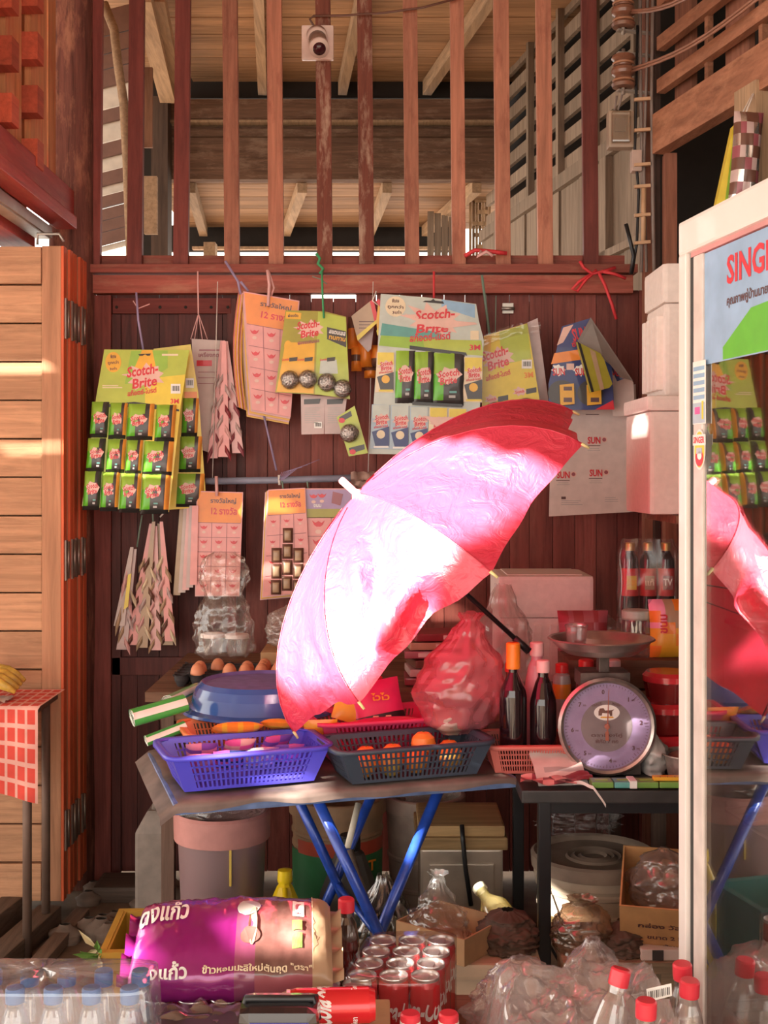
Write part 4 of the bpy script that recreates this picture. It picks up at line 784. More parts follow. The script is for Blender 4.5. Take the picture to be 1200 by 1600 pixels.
# ================================================================ BASKETS
def basket(name, label, loc, rz, W, D, H, m, tp=.82, ns=24, rows=3, rim=.014, cat='basket', group=None, z0=None):
    t = thing(name, label, cat, loc, rz, group=group)
    def c(z): k = tp + (1 - tp) * z / H; return W / 2 * k, D / 2 * (tp - .04 + (1.04 - tp) * z / H)
    def wall(nm, side):
        mb = MB(); th = .0028; n = ns if side < 2 else max(6, int(ns * D / W))
        def pt(u, z):
            a, b = c(z)
            if side == 0: return Vector((-a + 2 * a * u, -b, z))
            if side == 1: return Vector((a - 2 * a * u, b, z))
            if side == 2: return Vector((a, -b + 2 * b * u, z))
            return Vector((-a, b - 2 * b * u, z))
        def quad(u0, u1, za, zb):
            A = [pt(u0, za), pt(u1, za), pt(u1, zb), pt(u0, zb)]; nn = (A[1] - A[0]).cross(A[3] - A[0]).normalized() * th; B = [p - nn for p in A]
            mb.add(A + B, [(0, 1, 2, 3), (7, 6, 5, 4), (0, 4, 5, 1), (1, 5, 6, 2), (2, 6, 7, 3), (3, 7, 4, 0)], 0)
        e = .10 if side < 2 else .18
        quad(0, e, 0, H); quad(1 - e, 1, 0, H); quad(e, 1 - e, 0, H * .09); quad(e, 1 - e, H * .86, H)
        for i in range(n): u = e + (1 - 2 * e) * (i + .5) / n; w_ = (1 - 2 * e) / n * .22; quad(u - w_, u + w_, H * .09, H * .86)
        for r in range(1, rows + 1): z = H * (.09 + .77 * r / (rows + 1)); quad(e, 1 - e, z - .0016, z + .0016)
        obj(nm, mb, m, t, local=True)
    for i, nm in enumerate(('front_wall', 'back_wall', 'end_wall', 'end_wall')): wall(nm, i)
    a, b = c(0); mb = MB(); mb.bb(-a, a, -b, b, 0, .003); obj('base', mb, m, t, local=True)
    a, b = c(H); o = rim; r = .03; ring = []
    for (cx, cy, a0) in ((a - r, b - r, 0), (-a + r, b - r, 90), (-a + r, -b + r, 180), (a - r, -b + r, 270)):
        for q in range(5): an = R(a0 + 22.5 * q); ring.append((cx, cy, an))
    mb = MB(); n = len(ring); V = []
    for (cx, cy, an) in ring:
        for (rr, z) in ((r - .003, H), (r + o, H + .001), (r + o, H - .009), (r + o - .003, H - .009), (r + o - .004, H - .003), (r - .003, H - .004)): V.append((cx + rr * math.cos(an), cy + rr * math.sin(an), z))
    mb.add(V, [(i * 6 + j, ((i + 1) % n) * 6 + j, ((i + 1) % n) * 6 + (j + 1) % 6, i * 6 + (j + 1) % 6) for i in range(n) for j in range(6)], 0, True); obj('rim', mb, m, t, local=True); return t
pblue = mat('blue-violet plastic', (.10, .09, .72), .35, 0, .06, 5, coat=.1, trans=.15); pdark = mat('dark grey plastic', (.045, .062, .09), .4, 0, .1, 8); ppink = mat('magenta plastic', (.72, .06, .17), .4, 0, .06, 6, trans=.15)
psal = mat('salmon plastic', (.62, .16, .13), .45, 0, .06, 6, trans=.1); poran = mat('orange plastic', (.85, .22, .06), .4, 0, .06, 6, trans=.1)
basket('plastic_basket', 'blue-violet plastic basket at the left front of the folding table', (-.333, 2.865, .732), R(20), .37, .20, .085, pblue)
basket('plastic_basket', 'dark grey plastic basket holding orange fruit', (.052, 2.925, .732), R(19), .38, .18, .082, pdark)
basket('plastic_basket', 'magenta plastic basket behind the dark grey one', (-.02, 3.145, .732), R(17), .34, .20, .10, ppink)
basket('plastic_basket', 'salmon plastic basket standing full of sauce bottles', (.352, 3.022, .722), R(2), .205, .18, .072, psal)
basket('plastic_basket', 'orange plastic basket under the upturned blue basin', (-.355, 3.10, .732), R(17), .30, .20, .08, poran)
def pouch(name, label, cat, M, w_, h_, d_, colf, group=None, n=10, crim=.5, seed=0, parent=None):
    mb = MB()
    def f(s):
        return lambda u, v: M @ Vector((w_ * (u - .5) * (1 - .06 * math.sin(math.pi * v)), s * d_ * max(0, (1 - abs(2 * u - 1) ** 3) * (1 - abs(2 * v - 1) ** 3)) ** .6 + .12 * d_ * noise.noise(Vector((u * 5 + seed, v * 5, s))) * (1 - abs(2 * u - 1)), h_ * (v - .5)))
    mb.grid(f(-1), n, n, colf); mb.grid(f(1), n, n, colf)
    return obj(name, mb, None, parent, label=label, cat=cat, group=group)
def MT(loc, rx=0, ry=0, rz=0): return Matrix.Translation(loc) @ Matrix.Rotation(R(rz), 4, 'Z') @ Matrix.Rotation(R(ry), 4, 'Y') @ Matrix.Rotation(R(rx), 4, 'X')
rg = random.Random(4)
pal('hotpink', (.75, .10, .34)); pal('violet', (.22, .08, .42)); pal('mag', (.60, .03, .14)); pal('rose', (.80, .30, .45))
Mb = MT((-.333, 2.865, .732), rz=20)
for i, (x, y, c1, c2) in enumerate(((-.11, -.035, 'hotpink', 'rose'), (-.04, -.03, 'navy', 'hotpink'), (.035, -.035, 'rose', 'white'), (.10, -.03, 'hotpink', 'violet'), (-.09, .04, 'violet', 'rose'), (.0, .045, 'pinkp', 'hotpink'), (.09, .045, 'violet', 'hotpink'))):
    pouch('sweet_packet', f'{c1} and {c2} sweet packet '.replace('hotpink', 'hot pink').replace('pinkp', 'pale pink') + ('front left', 'front, second from left', 'front, third from left', 'front right', 'back left', 'back middle', 'back right')[i] + ' in the blue-violet basket', 'packet', Mb @ MT((x, y, .052 + .002 * i), rx=50, rz=rg.uniform(-12, 12)), .075, .085, .010, lambda u, v, a=c1, b=c2: a if (int(v * 5) + int(u * 2)) % 2 else b, 'sweet packets in the blue basket', seed=i)
fr_m = mat('orange fruit skin', (.80, .33, .05), .4, 0, .3, 12); fr_g = mat('yellow-green fruit skin', (.62, .42, .07), .4, 0, .3, 12)
Md = MT((.052, 2.925, .732), rz=19)
for i, (x, y, z) in enumerate(((-.115, -.03, .034), (-.05, -.035, .034), (.015, -.03, .034), (.105, -.03, .034), (.125, .03, .034), (-.09, .03, .034), (.055, .025, .060), (-.02, .035, .034))):
    p = Md @ Vector((x, y, z)); mb = MB(); r = .0305; mb.lathe([(0, -r), (r * .5, -r * .9), (r * .87, -r * .5), (r, 0), (r * .88, r * .5), (r * .5, r * .85), (r * .12, r * .93), (0, r * .88)], p, 14); mb2 = MB()
    o = obj('orange_fruit', mb, fr_g if i in (1, 3) else fr_m, label=('orange fruit at the left front', 'yellow-green fruit second from the left', 'orange fruit in the front middle', 'yellow-green fruit at the right front', 'orange fruit in the right rear corner', 'orange fruit at the left rear', 'topmost orange fruit showing above the rim', 'orange fruit in the rear middle')[i] + ' of the dark grey basket', cat='fruit', group='fruit in the dark basket')
    mb2.lathe([(.003, 0), (.003, .004), (0, .005)], p + Vector((0, 0, r * .86)), 6); obj('stem', mb2, mat('fruit stem', (.12, .14, .04), .8), o)
# packets in the magenta basket
Mp = MT((-.02, 3.145, .732), rz=17)
o = pouch('noodle_packet', 'red noodle packet with pale lettering standing in the magenta basket', 'packet', Mp @ MT((.02, .045, .10), rx=-20, ry=-8), .14, .15, .016, lambda u, v: 'mag' if v > .35 else 'black')
mb = MB(); mb.text('ไวไว', Mp @ MT((.03, .012, .075), rx=70, ry=0), h=.028, w=.07, mi='cream'); mb.text('ไวไว', Mp @ MT((.02, .03, .135), rx=70), h=.02, w=.05, mi='gold'); obj('print', mb, None, o)
pouch('noodle_packet', 'yellow and red packet leaning behind the red noodle packet', 'packet', Mp @ MT((-.03, .075, .13), rx=-25, ry=20), .12, .15, .014, lambda u, v: 'yellow' if u + v < 1 else 'red', seed=3)
o = pouch('red_wrapper', 'crumpled bright red plastic wrapper spread in the magenta basket', 'wrapper', Mp @ MT((.0, -.03, .075), rx=75, rz=5), .22, .11, .018, lambda u, v: 'mag', seed=9)
pouch('orange_tray', 'small orange folded tray between the blue and magenta baskets', 'tray', MT((-.16, 3.03, .80), rx=25, rz=10), .085, .09, .012, lambda u, v: 'orange' if v < .8 else 'gold', seed=2)
pouch('orange_packet', 'crumpled bright orange packet behind the blue-violet basket', 'packet', MT((-.36, 2.985, .825), rx=70, rz=10), .13, .07, .014, lambda u, v: 'orange' if (u * 7) % 2 < 1.3 else 'gold', seed=5)
pouch('orange_packet', 'smaller yellow-orange packet next to the umbrella corner', 'packet', MT((-.26, 3.02, .828), rx=72, rz=-8), .09, .06, .012, lambda u, v: 'gold' if (v * 6) % 2 < 1.2 else 'orange', seed=6)
# upturned basin
t = thing('basin', 'big blue-violet plastic basin turned upside down behind the blue basket', 'basin', (-.335, 3.29, .815))
mb = MB(); mb.lathe([(.157, .078), (.147, .070), (.0, .070)], (-.335, 3.29, .815), 40); obj('foot_ring', mb, mat('violet-blue dusty plastic', (.16, .12, .36), .55, 0, .2, 30), t)
mb = MB(); mb.lathe([(.206, -.004), (.212, .0), (.208, .006), (.190, .012), (.179, .045), (.169, .066), (.157, .078)], (-.335, 3.29, .815), 40); obj('wall', mb, mat('glossy deep blue plastic', (.035, .09, .30), .2, 0, .1, 5, coat=.5), t)
# rolls of green and white plastic sheet
gw = mat('green printed film', (.06, .36, .07), .3, coat=.4); PAL['gfilm'] = gw; PAL['wfilm'] = mat('white printed film', (.72, .75, .68), .3, coat=.4); PAL['gdark'] = mat('dark green film', (.10, .28, .14), .3, coat=.4)
for i, (a, b, r, lab) in enumerate((((206, 1122, 3.06), (290, 1098, 3.12), .026, 'thick green and white plastic roll poking out left of the basin'), ((228, 1158, 3.04), (290, 1134, 3.08), .017, 'thin green plastic roll under the thicker one'), ((262, 1095, 3.2), (308, 1074, 3.42), .018, 'pale green plastic roll behind the thick one'))):
    A = P(*a); B = P(*b); d = (B - A).normalized(); u, v_ = axes(d); mb = MB()
    def f(s, tt):
        an = 6.2832 * s; rr = r * (1 + .12 * math.sin(an * 2 + i)); return A + (B - A) * tt + u * rr * math.cos(an) + v_ * rr * math.sin(an) * .8
    mb.grid(f, 20, 8, lambda s, tt: ('gfilm', 'wfilm', 'wfilm', 'gdark', 'gfilm', 'wfilm')[int(s * 6) % 6]); o = obj('plastic_roll', mb, None, label=lab, cat='roll')
    mb = MB()
    for q in range(3): mb.tube([A + d * .002 + (u * math.cos(x * .5) + v_ * .8 * math.sin(x * .5)) * r * (.95 - .22 * q) for x in range(13)], .0012, 5)
    obj('rolled_end', mb, PAL['wfilm'], o)
# ================================================================ PLASTIC BAGS
def bagmesh(c, prof, sx, sy, h, seed, amp=.12, nu=72, nv=56, lean=(0, 0), fs=1.0):
    """crumpled bag: prof = [(height 0..1, width 0..1)...]"""
    mb = MB()
    def w(t):
        for (a, b), (c_, d) in zip(prof, prof[1:]):
            if a <= t <= c_: k = (t - a) / (c_ - a + 1e-9); return b + (d - b) * (k * k * (3 - 2 * k))
        return prof[-1][1]
    def f(u, v):
        an = 6.2832 * u; q = Vector((math.cos(an) * 1.6 * fs, math.sin(an) * 1.6 * fs, v * 3.2 * fs + seed * 3.7))
        d1 = noise.voronoi(q * 1.5)[0]; d2 = noise.voronoi(q * 3.6)[0]
        n = (d1[1] - d1[0]) * -1.1 + .35 + (d2[1] - d2[0]) * -.55 + .2 + .5 * noise.noise(q * 1.1)
        pl_ = .5 * math.sin(an * 9 + seed) * max(0, v - .62)
        r = w(v) * (1 - amp * n * 1.6 + amp * pl_)
        return (c[0] + sx / 2 * r * math.cos(an) + lean[0] * v * v, c[1] + sy / 2 * r * math.sin(an) + lean[1] * v * v, c[2] + h * v + .02 * h * noise.noise(q * 2))
    mb.grid(f, nu, nv); return mb
pinkbag = clear('pink carrier plastic', (.98, .62, .64), .34, .07, .2, (.95, .36, .42), bump=.6, bscale=30)
whitebag = clear('milky white plastic', (.95, .93, .91), .30, .05, .2, (.75, .66, .62), bump=.5, bscale=22)
o = obj('carrier_bag', bagmesh((.185, 3.05, .80), [(0, .35), (.1, .8), (.35, 1), (.6, .85), (.85, .38), (.95, .2), (1, .3)], .235, .17, .30, 3, .10, lean=(.035, 0)), pinkbag, label='knotted pink carrier bag standing in the basket below the umbrella', cat='bag')
mb = bagmesh((.20, 3.05, .803), [(0, .5), (.3, 1), (.7, .9), (1, .1)], .15, .11, .10, 8, .15, 24, 18); obj('contents', mb, mat('dark wrapped goods', (.10, .08, .075), .3, 0, .6, 20, coat=.5), o)
mb = bagmesh((.165, 3.03, .803), [(0, .5), (.3, 1), (.7, .9), (1, .1)], .10, .10, .075, 5, .15, 24, 18); obj('contents', mb, mat('grey-tan wrapped goods', (.32, .27, .22), .3, 0, .4, 20, coat=.5), o)
# eggs in a tray
t = thing('egg_tray', 'dark moulded egg tray on the corner of the rear table', 'egg tray', (-.36, 3.70, .83))
ex0, ey0, pt_ = -.615, 3.53, .0468
def trayf(u, v):
    x = ex0 + u * 7 * pt_; y = ey0 + v * 5 * pt_; return (x, y, .846 + .012 * math.cos(u * 7 * 6.2832) * -1 * 0 + .011 * (-math.cos((u * 7) * 6.2832) - math.cos((v * 5) * 6.2832)) * -1)
traym = mat('charcoal pulp', (.035, .03, .032), .85, 0, .3)
mb = MB(); mb.grid(lambda u, v: (lambda p: (p[0], p[1], .868 - (p[2] - .846) * 0 - .022 * (.5 - .25 * (math.cos(u * 7 * 6.2832) + math.cos(v * 5 * 6.2832))) * 1.0))(trayf(u, v)), 70, 50); obj('cup_sheet', mb, traym, t)
for cx in range(7):
    for cy in range(5):
        mb = MB(); mb.lathe([(.012, 0), (.021, .018), (.0225, .034), (.0215, .034), (.018, .012), (0, .006)], (ex0 + (cx + .5) * pt_, ey0 + (cy + .5) * pt_, .829), 10); obj('cup', mb, traym, t)
eggm = mat('brown egg shell', (.62, .24, .12), .5, 0, .08, 10)
eg = None
for (cx, cy) in ((1, 0), (3, 0), (4, 0), (5, 0), (6, 0), (1, 1), (4, 1), (5, 1), (6, 1), (2, 2), (5, 2), (6, 2)):
    loc = (ex0 + (cx + .5) * pt_, ey0 + (cy + .5) * pt_, .843)
    lab = 'brown egg in the ' + ('front', 'second', 'third')[cy] + ' row of the dark tray, ' + ('first', 'second', 'third', 'fourth', 'fifth', 'sixth', 'seventh')[cx] + ' cup from the left'
    if eg is None:
        mb = MB(); mb.lathe([(0, 0), (.011, .003), (.0195, .014), (.0215, .024), (.0195, .036), (.0135, .047), (.006, .0525), (0, .0535)], (0, 0, 0), 16); eg = obj('egg', mb, eggm, local=True, label=lab, cat='egg', group='eggs in the dark tray'); eg.location = loc
    else: copy_tree(eg, loc, label=lab)
# bags on the rear table
o = obj('clear_bag', bagmesh((-.50, 3.80, .875), [(0, .7), (.08, .95), (.3, 1), (.45, .85), (.6, .62), (.8, .8), (.93, .65), (1, .35)], .20, .13, .33, 11, .16), FILM, label='clear crumpled bag of lidded plastic cups above the egg tray', cat='bag')
for (x, y, z) in ((-.535, 3.80, .885), (-.46, 3.80, .883)):
    mb = MB(); mb.lathe([(.028, 0), (.036, .055), (.034, .055), (.026, .003), (0, .002)], (x, y, z), 18); obj('cup', mb, clear('clear cup', (1, 1, 1), .15, .12, .1), o); mb = MB(); mb.lathe([(.0, .066), (.036, .066), (.039, .062), (.039, .054), (.036, .054)], (x, y, z), 18); obj('lid', mb, mat('white cup lid', (.75, .66, .62), .4), o)
obj('white_bag', bagmesh((-.295, 3.80, .90), [(0, .5), (.2, .9), (.5, 1), (.8, .8), (1, .15)], .16, .13, .14, 21, .16), whitebag, label='puffy milky white bag left of the umbrella edge', cat='bag')
obj('white_bag', bagmesh((-.235, 3.86, .99), [(0, .6), (.3, 1), (.7, .9), (1, .3)], .10, .10, .09, 23, .16), whitebag, label='small milky bag perched above the puffy white bag', cat='bag')
mb = MB(); mb.bb(-.38, -.17, 3.74, 3.95, .829, .90); o = obj('carton', mb, PAL['cardboard'], label='low brown carton under the milky white bags', cat='box', bevel=.003)
mb = MB(); mb.bb(-.279, -.271, 3.74, 3.95, .9, .9008); obj('tape', mb, PAL['tan'], o)
obj('white_bag', bagmesh((.345, 3.50, .83), [(0, .8), (.3, 1), (.6, .8), (.85, .4), (1, .25)], .19, .15, .30, 31, .13, lean=(.0, .02)), whitebag, label='tall milky white bag between the pink bag and foam box', cat='bag')
# stack of flat packets behind the pink bag
for i in range(6):
    mb = MB(); mb.box((.16 + .008 * (i % 3), 3.62, .842 + i * .026), (.20, .14, .022), ('maroon', 'greypink', 'brown', 'wine', 'tan', 'maroon')[i], rz=.1 * (i % 3)); o = obj('snack_packet', mb, None, label=('dark red', 'pinkish grey', 'dark brown', 'wine red', 'tan', 'topmost dark red')[i] + ' flat packet in the stack behind the pink bag', cat='packet', group='flat packets behind the pink bag', bevel=.005)
    mb = MB(); mb.box((.16 + .008 * (i % 3), 3.55, .842 + i * .026), (.12, .004, .012), 'paper'); obj('label_strip', mb, None, o)
# foam box on the rear table
foam = mat('white foam', (.76, .66, .62), .75, 0, .05, 60, .2, .15)
def foambox(name, label, x0, x1, y0, y1, z0, z1, lidz, groove=None, lidin=.006):
    t = thing(name, label, 'foam box', ((x0 + x1) / 2, (y0 + y1) / 2, z0))
    mb = MB(); mb.bb(x0 + lidin, x1 - lidin, y0 + lidin, y1 - lidin, z0, lidz); obj('body', mb, foam, t, bevel=.012)
    mb = MB(); mb.bb(x0, x1, y0, y1, lidz, z1); ld = obj('lid', mb, foam, t, bevel=.012)
    mb = MB(); mb.bb(x0 + .03, x1 - .03, y0 + .03, y1 - .03, z1 - .004, z1 + .003); obj('lid_panel', mb, foam, ld, bevel=.002)
    if groove == 'left':
        n = 4
        for i in range(n):
            y = y0 + (y1 - y0) * (.18 + .64 * i / (n - 1)); mb = MB(); mb.bb(x0 - .012, x0 + .012, y - .014, y + .014, z0 + .02, lidz - .03); obj('ridge', mb, foam, t, bevel=.005)
    if groove == 'front':
        for i in range(6): x = x0 + (x1 - x0) * (.08 + .84 * i / 5); mb = MB(); mb.bb(x - .012, x + .012, y0, y0 + .012, z0 + .02, lidz - .02); obj('ridge', mb, foam, t, bevel=.004)
    return t
foambox('foam_box', 'white foam box with lid standing behind the scale', .34, .625, 3.62, 3.90, .829, 1.145, 1.02, 'front')
# ================================================================ BOTTLES AND JARS
def bottle(name, label, cat, loc, h, r, body, cap, capcol, neck=.012, caph=.02, shoulder=.62, lab=None, n=18, group=None, liquid=None, lz=(.15, .45), tilt=None):
    t = thing(name, label, cat, loc, group=group, rot=tilt)
    sh = h * shoulder; ht = h - caph
    mb = MB(); mb.lathe([(0, .001), (r * .9, 0), (r, .006), (r, sh * .96), (r * .93, sh * 1.05), (neck * 1.5, sh + (ht - sh) * .62), (neck, sh + (ht - sh) * .8), (neck, ht)], (0, 0, 0), n); obj('body', mb, body, t, local=True)
    if liquid: mb = MB(); mb.lathe([(0, .004), (r * .86, .004), (r * .93, .01), (r * .93, sh * .93), (0, sh * .94)], (0, 0, 0), n); obj('contents', mb, liquid, t, local=True)
    mb = MB(); mb.lathe([(cap * .98, ht - .004), (cap, ht), (cap, h - .003), (cap * .85, h), (0, h)], (0, 0, 0), n); obj('cap', mb, capcol, t, local=True)
    if lab: mb = MB(); mb.lathe([(r * 1.012, h * lz[0]), (r * 1.012, h * lz[1])], (0, 0, 0), n); obj('label_band', mb, lab, t, local=True)
    return t
soy = mat('dark soy glass', (.012, .006, .008), .08, 0, 0, 5, coat=.6); whitecap = mat('pinkish white cap', (.75, .45, .45), .4); orcap = mat('orange cap', (.85, .26, .02), .35)
bottle('sauce_bottle', 'dark sauce bottle with tall orange cap in the salmon basket', 'bottle', (.318, 2.995, .726), .308, .034, soy, .0175, orcap, .011, .06, .60)
bottle('sauce_bottle', 'dark sauce bottle with pale pink cap in the salmon basket', 'bottle', (.392, 2.995, .726), .265, .033, soy, .017, whitecap, .013, .026, .62, PAL['gold'], lz=(.05, .20))
bottle('sauce_bottle', 'pink plastic bottle behind the dark ones in the salmon basket', 'bottle', (.385, 3.062, .726), .30, .030, mat('pink bottle', (.68, .25, .30), .35), .018, whitecap, .014, .03, .66)
bottle('sauce_bottle', 'amber bottle behind the orange-capped one', 'bottle', (.318, 3.06, .726), .25, .024, clear('amber glass', (.8, .45, .2), .2, .15, .08, (.6, .25, .08)), .014, mat('red cap', (.62, .03, .03), .35), .011, .02, .6)
bottle('sauce_bottle', 'small bottle with orange and red label left behind the scale', 'bottle', (.462, 3.16, .722), .235, .024, PAL['grey'], .017, MC['red cap'], .014, .02, .8, PAL['orange'], lz=(.62, .78))
bottle('sauce_bottle', 'small jar with red and green label behind the scale post', 'bottle', (.525, 3.16, .722), .245, .026, PAL['cream'], .02, MC['red cap'], .018, .016, .86, PAL['wine'], lz=(.68, .84))
bottle('sauce_bottle', 'small dark jar with pink label right behind the scale post', 'bottle', (.595, 3.16, .722), .245, .026, soy, .02, whitecap, .018, .016, .86, PAL['pinkp'], lz=(.72, .86))
o = thing('wooden_crate', 'old wooden crate on the black table behind the scale', 'crate', (.70, 3.32, .72))
for k in range(3): mb = MB(); mb.bb(.49, .91, 3.215, 3.43, .722 + k * .08, .722 + k * .08 + .074); obj('plank', mb, rt_m, o)
t = bottle('glass_jar', 'clear glass jar with pale green lid beside the bag of chips', 'jar', (.685, 3.30, .956), .125, .042, clear('clear glass', (.97, .98, .97), .05, .14, .05), .040, mat('pale green lid', (.42, .52, .45), .4), .036, .022, .80)
foil_b = lambda u, v: 'orange' if (int(u * 4) + int(v * 5)) % 3 == 0 else 'gold' if v < .55 else 'rose' if u < .35 else 'tan'
o = pouch('chips_bag', 'orange and pink bag of snacks standing at the right beside the fridge', 'bag', MT((.775, 3.27, 1.035), rx=-6, rz=5), .13, .155, .03, foil_b, seed=3)
mb = MB(); mb.text('ขนม', MT((.745, 3.235, 1.05), rx=86, rz=5) @ Matrix.Rotation(R(90), 4, 'Z'), h=.02, w=.05, mi='red'); obj('print', mb, None, o); mb = MB(); mb.text('●', MT((.80, 3.232, 1.03), rx=86), h=.03, mi='cream'); obj('emblem', mb, None, o)
redm = mat('glossy red plastic', (.62, .025, .035), .25, coat=.4)
for i, (z, w_, lab) in enumerate(((.722, .075, 'lowest red plastic tub stacked right of the scale'), (.80, .07, 'middle red plastic tub stacked right of the scale'), (.875, .062, 'top red plastic tub with wide lid right of the scale'))):
    t = thing('plastic_tub', lab, 'tub', (.70, 3.08, z), group='red tubs by the scale')
    mb = MB(); mb.lathe([(0, 0), (w_ * .85, 0), (w_, .05), (w_, .055)], (.70 + .01 * i, 3.08, z), 24); obj('bowl', mb, clear('red clear plastic', (.8, .15, .15), .55, .1, .15, (.55, .05, .05)), t); mb = MB(); mb.lathe([(w_ * 1.05, .052), (w_ * 1.05, .066), (w_ * .9, .075), (0, .075)], (.70 + .01 * i, 3.08, z), 24); obj('lid', mb, redm, t)
# soy pack
mb = MB(); mb.bb(.64, .90, 3.47, 3.62, .829, .985); o = obj('carton', mb, PAL['cardboard'], label='brown carton under the wrapped pack of soy bottles', cat='box', bevel=.003); mb = MB(); mb.bb(.76, .78, 3.468, 3.47, .83, .985); obj('tape', mb, PAL['tan'], o)
for i in range(3):
    t = bottle('soy_bottle', ('left', 'middle', 'right')[i] + ' dark soy bottle with red label in the wrapped pack of three', 'bottle', (.712 + i * .052, 3.52, .986), .265, .0245, soy, .014, mat('gold foil cap', (.55, .35, .12), .35, .6), .011, .02, .78, mat('red label', (.55, .03, .03), .4), lz=(.42, .72), group='soy bottles in film')
    mb = MB(); Mx = MT((.712 + i * .052, 3.52 - .0252, .986 + .152), rx=90); mb.text(('มิตร', 'แท้', 'TV')[i], Mx, h=.02, w=.026, mi=('gold', 'cream', 'white')[i]); mb.box((.712 + i * .052, 3.4953, .986 + .15), (.028, .0006, .04), 'yellow' if i == 0 else 'tan' if i == 1 else 'maroon'); obj('print', mb, None, t)
def filmf(u, v):
    an = 6.2832 * u; q = (abs(math.cos(an)) ** 4 + abs(math.sin(an)) ** 4) ** -.25; k = 1 + .05 * noise.noise(Vector((math.cos(an) * 3, math.sin(an) * 3, v * 6))); kk = 1 - max(0, v - .85) * 1.2
    return (.764 + .088 * q * math.cos(an) * k * kk, 3.52 + .036 * q * math.sin(an) * k * kk, .986 + .275 * v)
mb = MB(); mb.grid(filmf, 40, 16); obj('shrink_film', mb, FILM, label='wrinkled clear film wrapped round the three soy bottles', cat='film')
obj('clear_bag', bagmesh((.60, 3.40, .96), [(0, .8), (.5, 1), (1, .3)], .14, .06, .11, 41, .2, 30, 20), FILM, label='small clear bag with red bits behind the pan of the scale', cat='bag')
pouch('red_packet', 'clear red snack packet behind the glass on the scale', 'packet', MT((.545, 3.33, 1.02), rx=-8), .14, .11, .022, lambda u, v: 'maroon' if (int(u * 6) + int(v * 4)) % 2 else 'wine', seed=4)
# ================================================================ DIAL SCALE
SX, SY, SZ = .536, 2.93, .722
t = thing('dial_scale', 'old shop scale with lilac dial and round steel pan', 'scale', (SX, SY + .06, SZ))
rust = mat('dark rusty enamel', (.10, .075, .065), .5, .4, .5, 30); steel = mat('worn steel', (.45, .40, .37), .35, .85, .3, 20); lil = mat('lilac dial', (.29, .21, .36), .5, 0, .12, 30); gdial = mat('grey dial centre', (.20, .16, .165), .5, 0, .12, 30)
DZ = .118 + .722 + .002
MD = Matrix.Translation((SX, SY, DZ)) @ Matrix.Rotation(R(90), 4, 'X')          # local z points to the viewer
mb = MB(); mb.lathe([(0, -.10), (.085, -.10), (.10, -.06), (.108, -.01), (.108, 0)], (0, 0, 0), 40, M=MD); mb.bb(SX - .085, SX + .085, SY + .01, SY + .12, .722, .75); mb.bb(SX - .06, SX + .06, SY + .015, SY + .11, DZ + .09, DZ + .125); obj('housing', mb, rust, t)
mb = MB(); mb.lathe([(.106, 0), (.1175, .002), (.1185, .010), (.112, .016), (.106, .012), (.104, .004)], (0, 0, 0), 48, M=MD); obj('rim', mb, steel, t)
mb = MB(); mb.lathe([(.106, .003), (.062, .003)], (0, 0, 0), 40, M=MD); dl = obj('dial', mb, lil, t)
mb = MB(); mb.lathe([(.062, .0034), (0, .0034)], (0, 0, 0), 36, M=MD); obj('dial_centre', mb, gdial, dl)
mb = MB()
for k in range(8):
    an = R(90 + 6 - k * 45); x, y = .083 * math.cos(an), .083 * math.sin(an); mb.text(str(k), MD @ Matrix.Translation((x, y, .0045)), h=.011, mi='ink')
    if k: mb.text('กก', MD @ Matrix.Translation((x + .011, y - .002, .0045)), h=.004, mi='ink', res=1)
for k in range(80):
    an = R(k * 4.5); r0 = .0965 if k % 10 else .092; a = Vector((math.cos(an), math.sin(an), 0)); b = Vector((-a.y, a.x, 0)) * .0006; mb.add([a * r0 - b + Vector((0, 0, .0045)), a * r0 + b + Vector((0, 0, .0045)), a * .101 + b + Vector((0, 0, .0045)), a * .101 - b + Vector((0, 0, .0045))], [(0, 1, 2, 3)], 'ink', M=MD)
mb.text('TRADE', MD @ Matrix.Translation((-.024, .052, .0045)) @ Matrix.Rotation(R(18), 4, 'Z'), h=.006, mi='ink'); mb.text('MARK', MD @ Matrix.Translation((.024, .052, .0045)) @ Matrix.Rotation(R(-18), 4, 'Z'), h=.006, mi='ink')
mb.text('ตราสิงห์คู่', MD @ Matrix.Translation((0, -.022, .0045)), h=.011, w=.075, mi='ink'); mb.text('พิกัด 7 กก', MD @ Matrix.Translation((0, -.036, .0045)), h=.010, w=.055, mi='ink'); obj('markings', mb, None, dl)
mb = MB(); mb.add([(.031 * math.cos(R(i * 15)), .033 + .019 * math.sin(R(i * 15)), .0048) for i in range(24)], [tuple(range(24))], 'white', M=MD); mb.add([(-.020, .026, .0052), (-.012, .026, .0052), (-.011, .032, .0052), (.006, .031, .0052), (.008, .025, .0052), (.013, .025, .0052), (.013, .036, .0052), (.018, .041, .0052), (.010, .039, .0052), (-.004, .038, .0052), (-.008, .044, .0052), (-.017, .043, .0052), (-.020, .036, .0052)], [tuple(range(13))], 'brown', M=MD); mb.add([(-.016, .020, .0052), (.017, .020, .0052), (.015, .0235, .0052), (-.014, .0235, .0052)], [(0, 1, 2, 3)], 'gold', M=MD); obj('emblem', mb, None, dl)
mb = MB(); mb.add([(-.002, -.03, .009), (.002, -.03, .009), (.0045, .088, .009), (.0035, .09, .009)], [(0, 1, 2, 3)], 0, M=MD); mb.lathe([(.006, .004), (.006, .011), (0, .012)], (0, 0, 0), 12, M=MD); mb.add([(-.004, -.034, .0088), (.004, -.034, .0088), (.004, -.012, .0088), (-.004, -.012, .0088)], [(0, 1, 2, 3)], 0, M=MD); obj('needle', mb, mat('red-brown needle', (.35, .10, .06), .4), t)
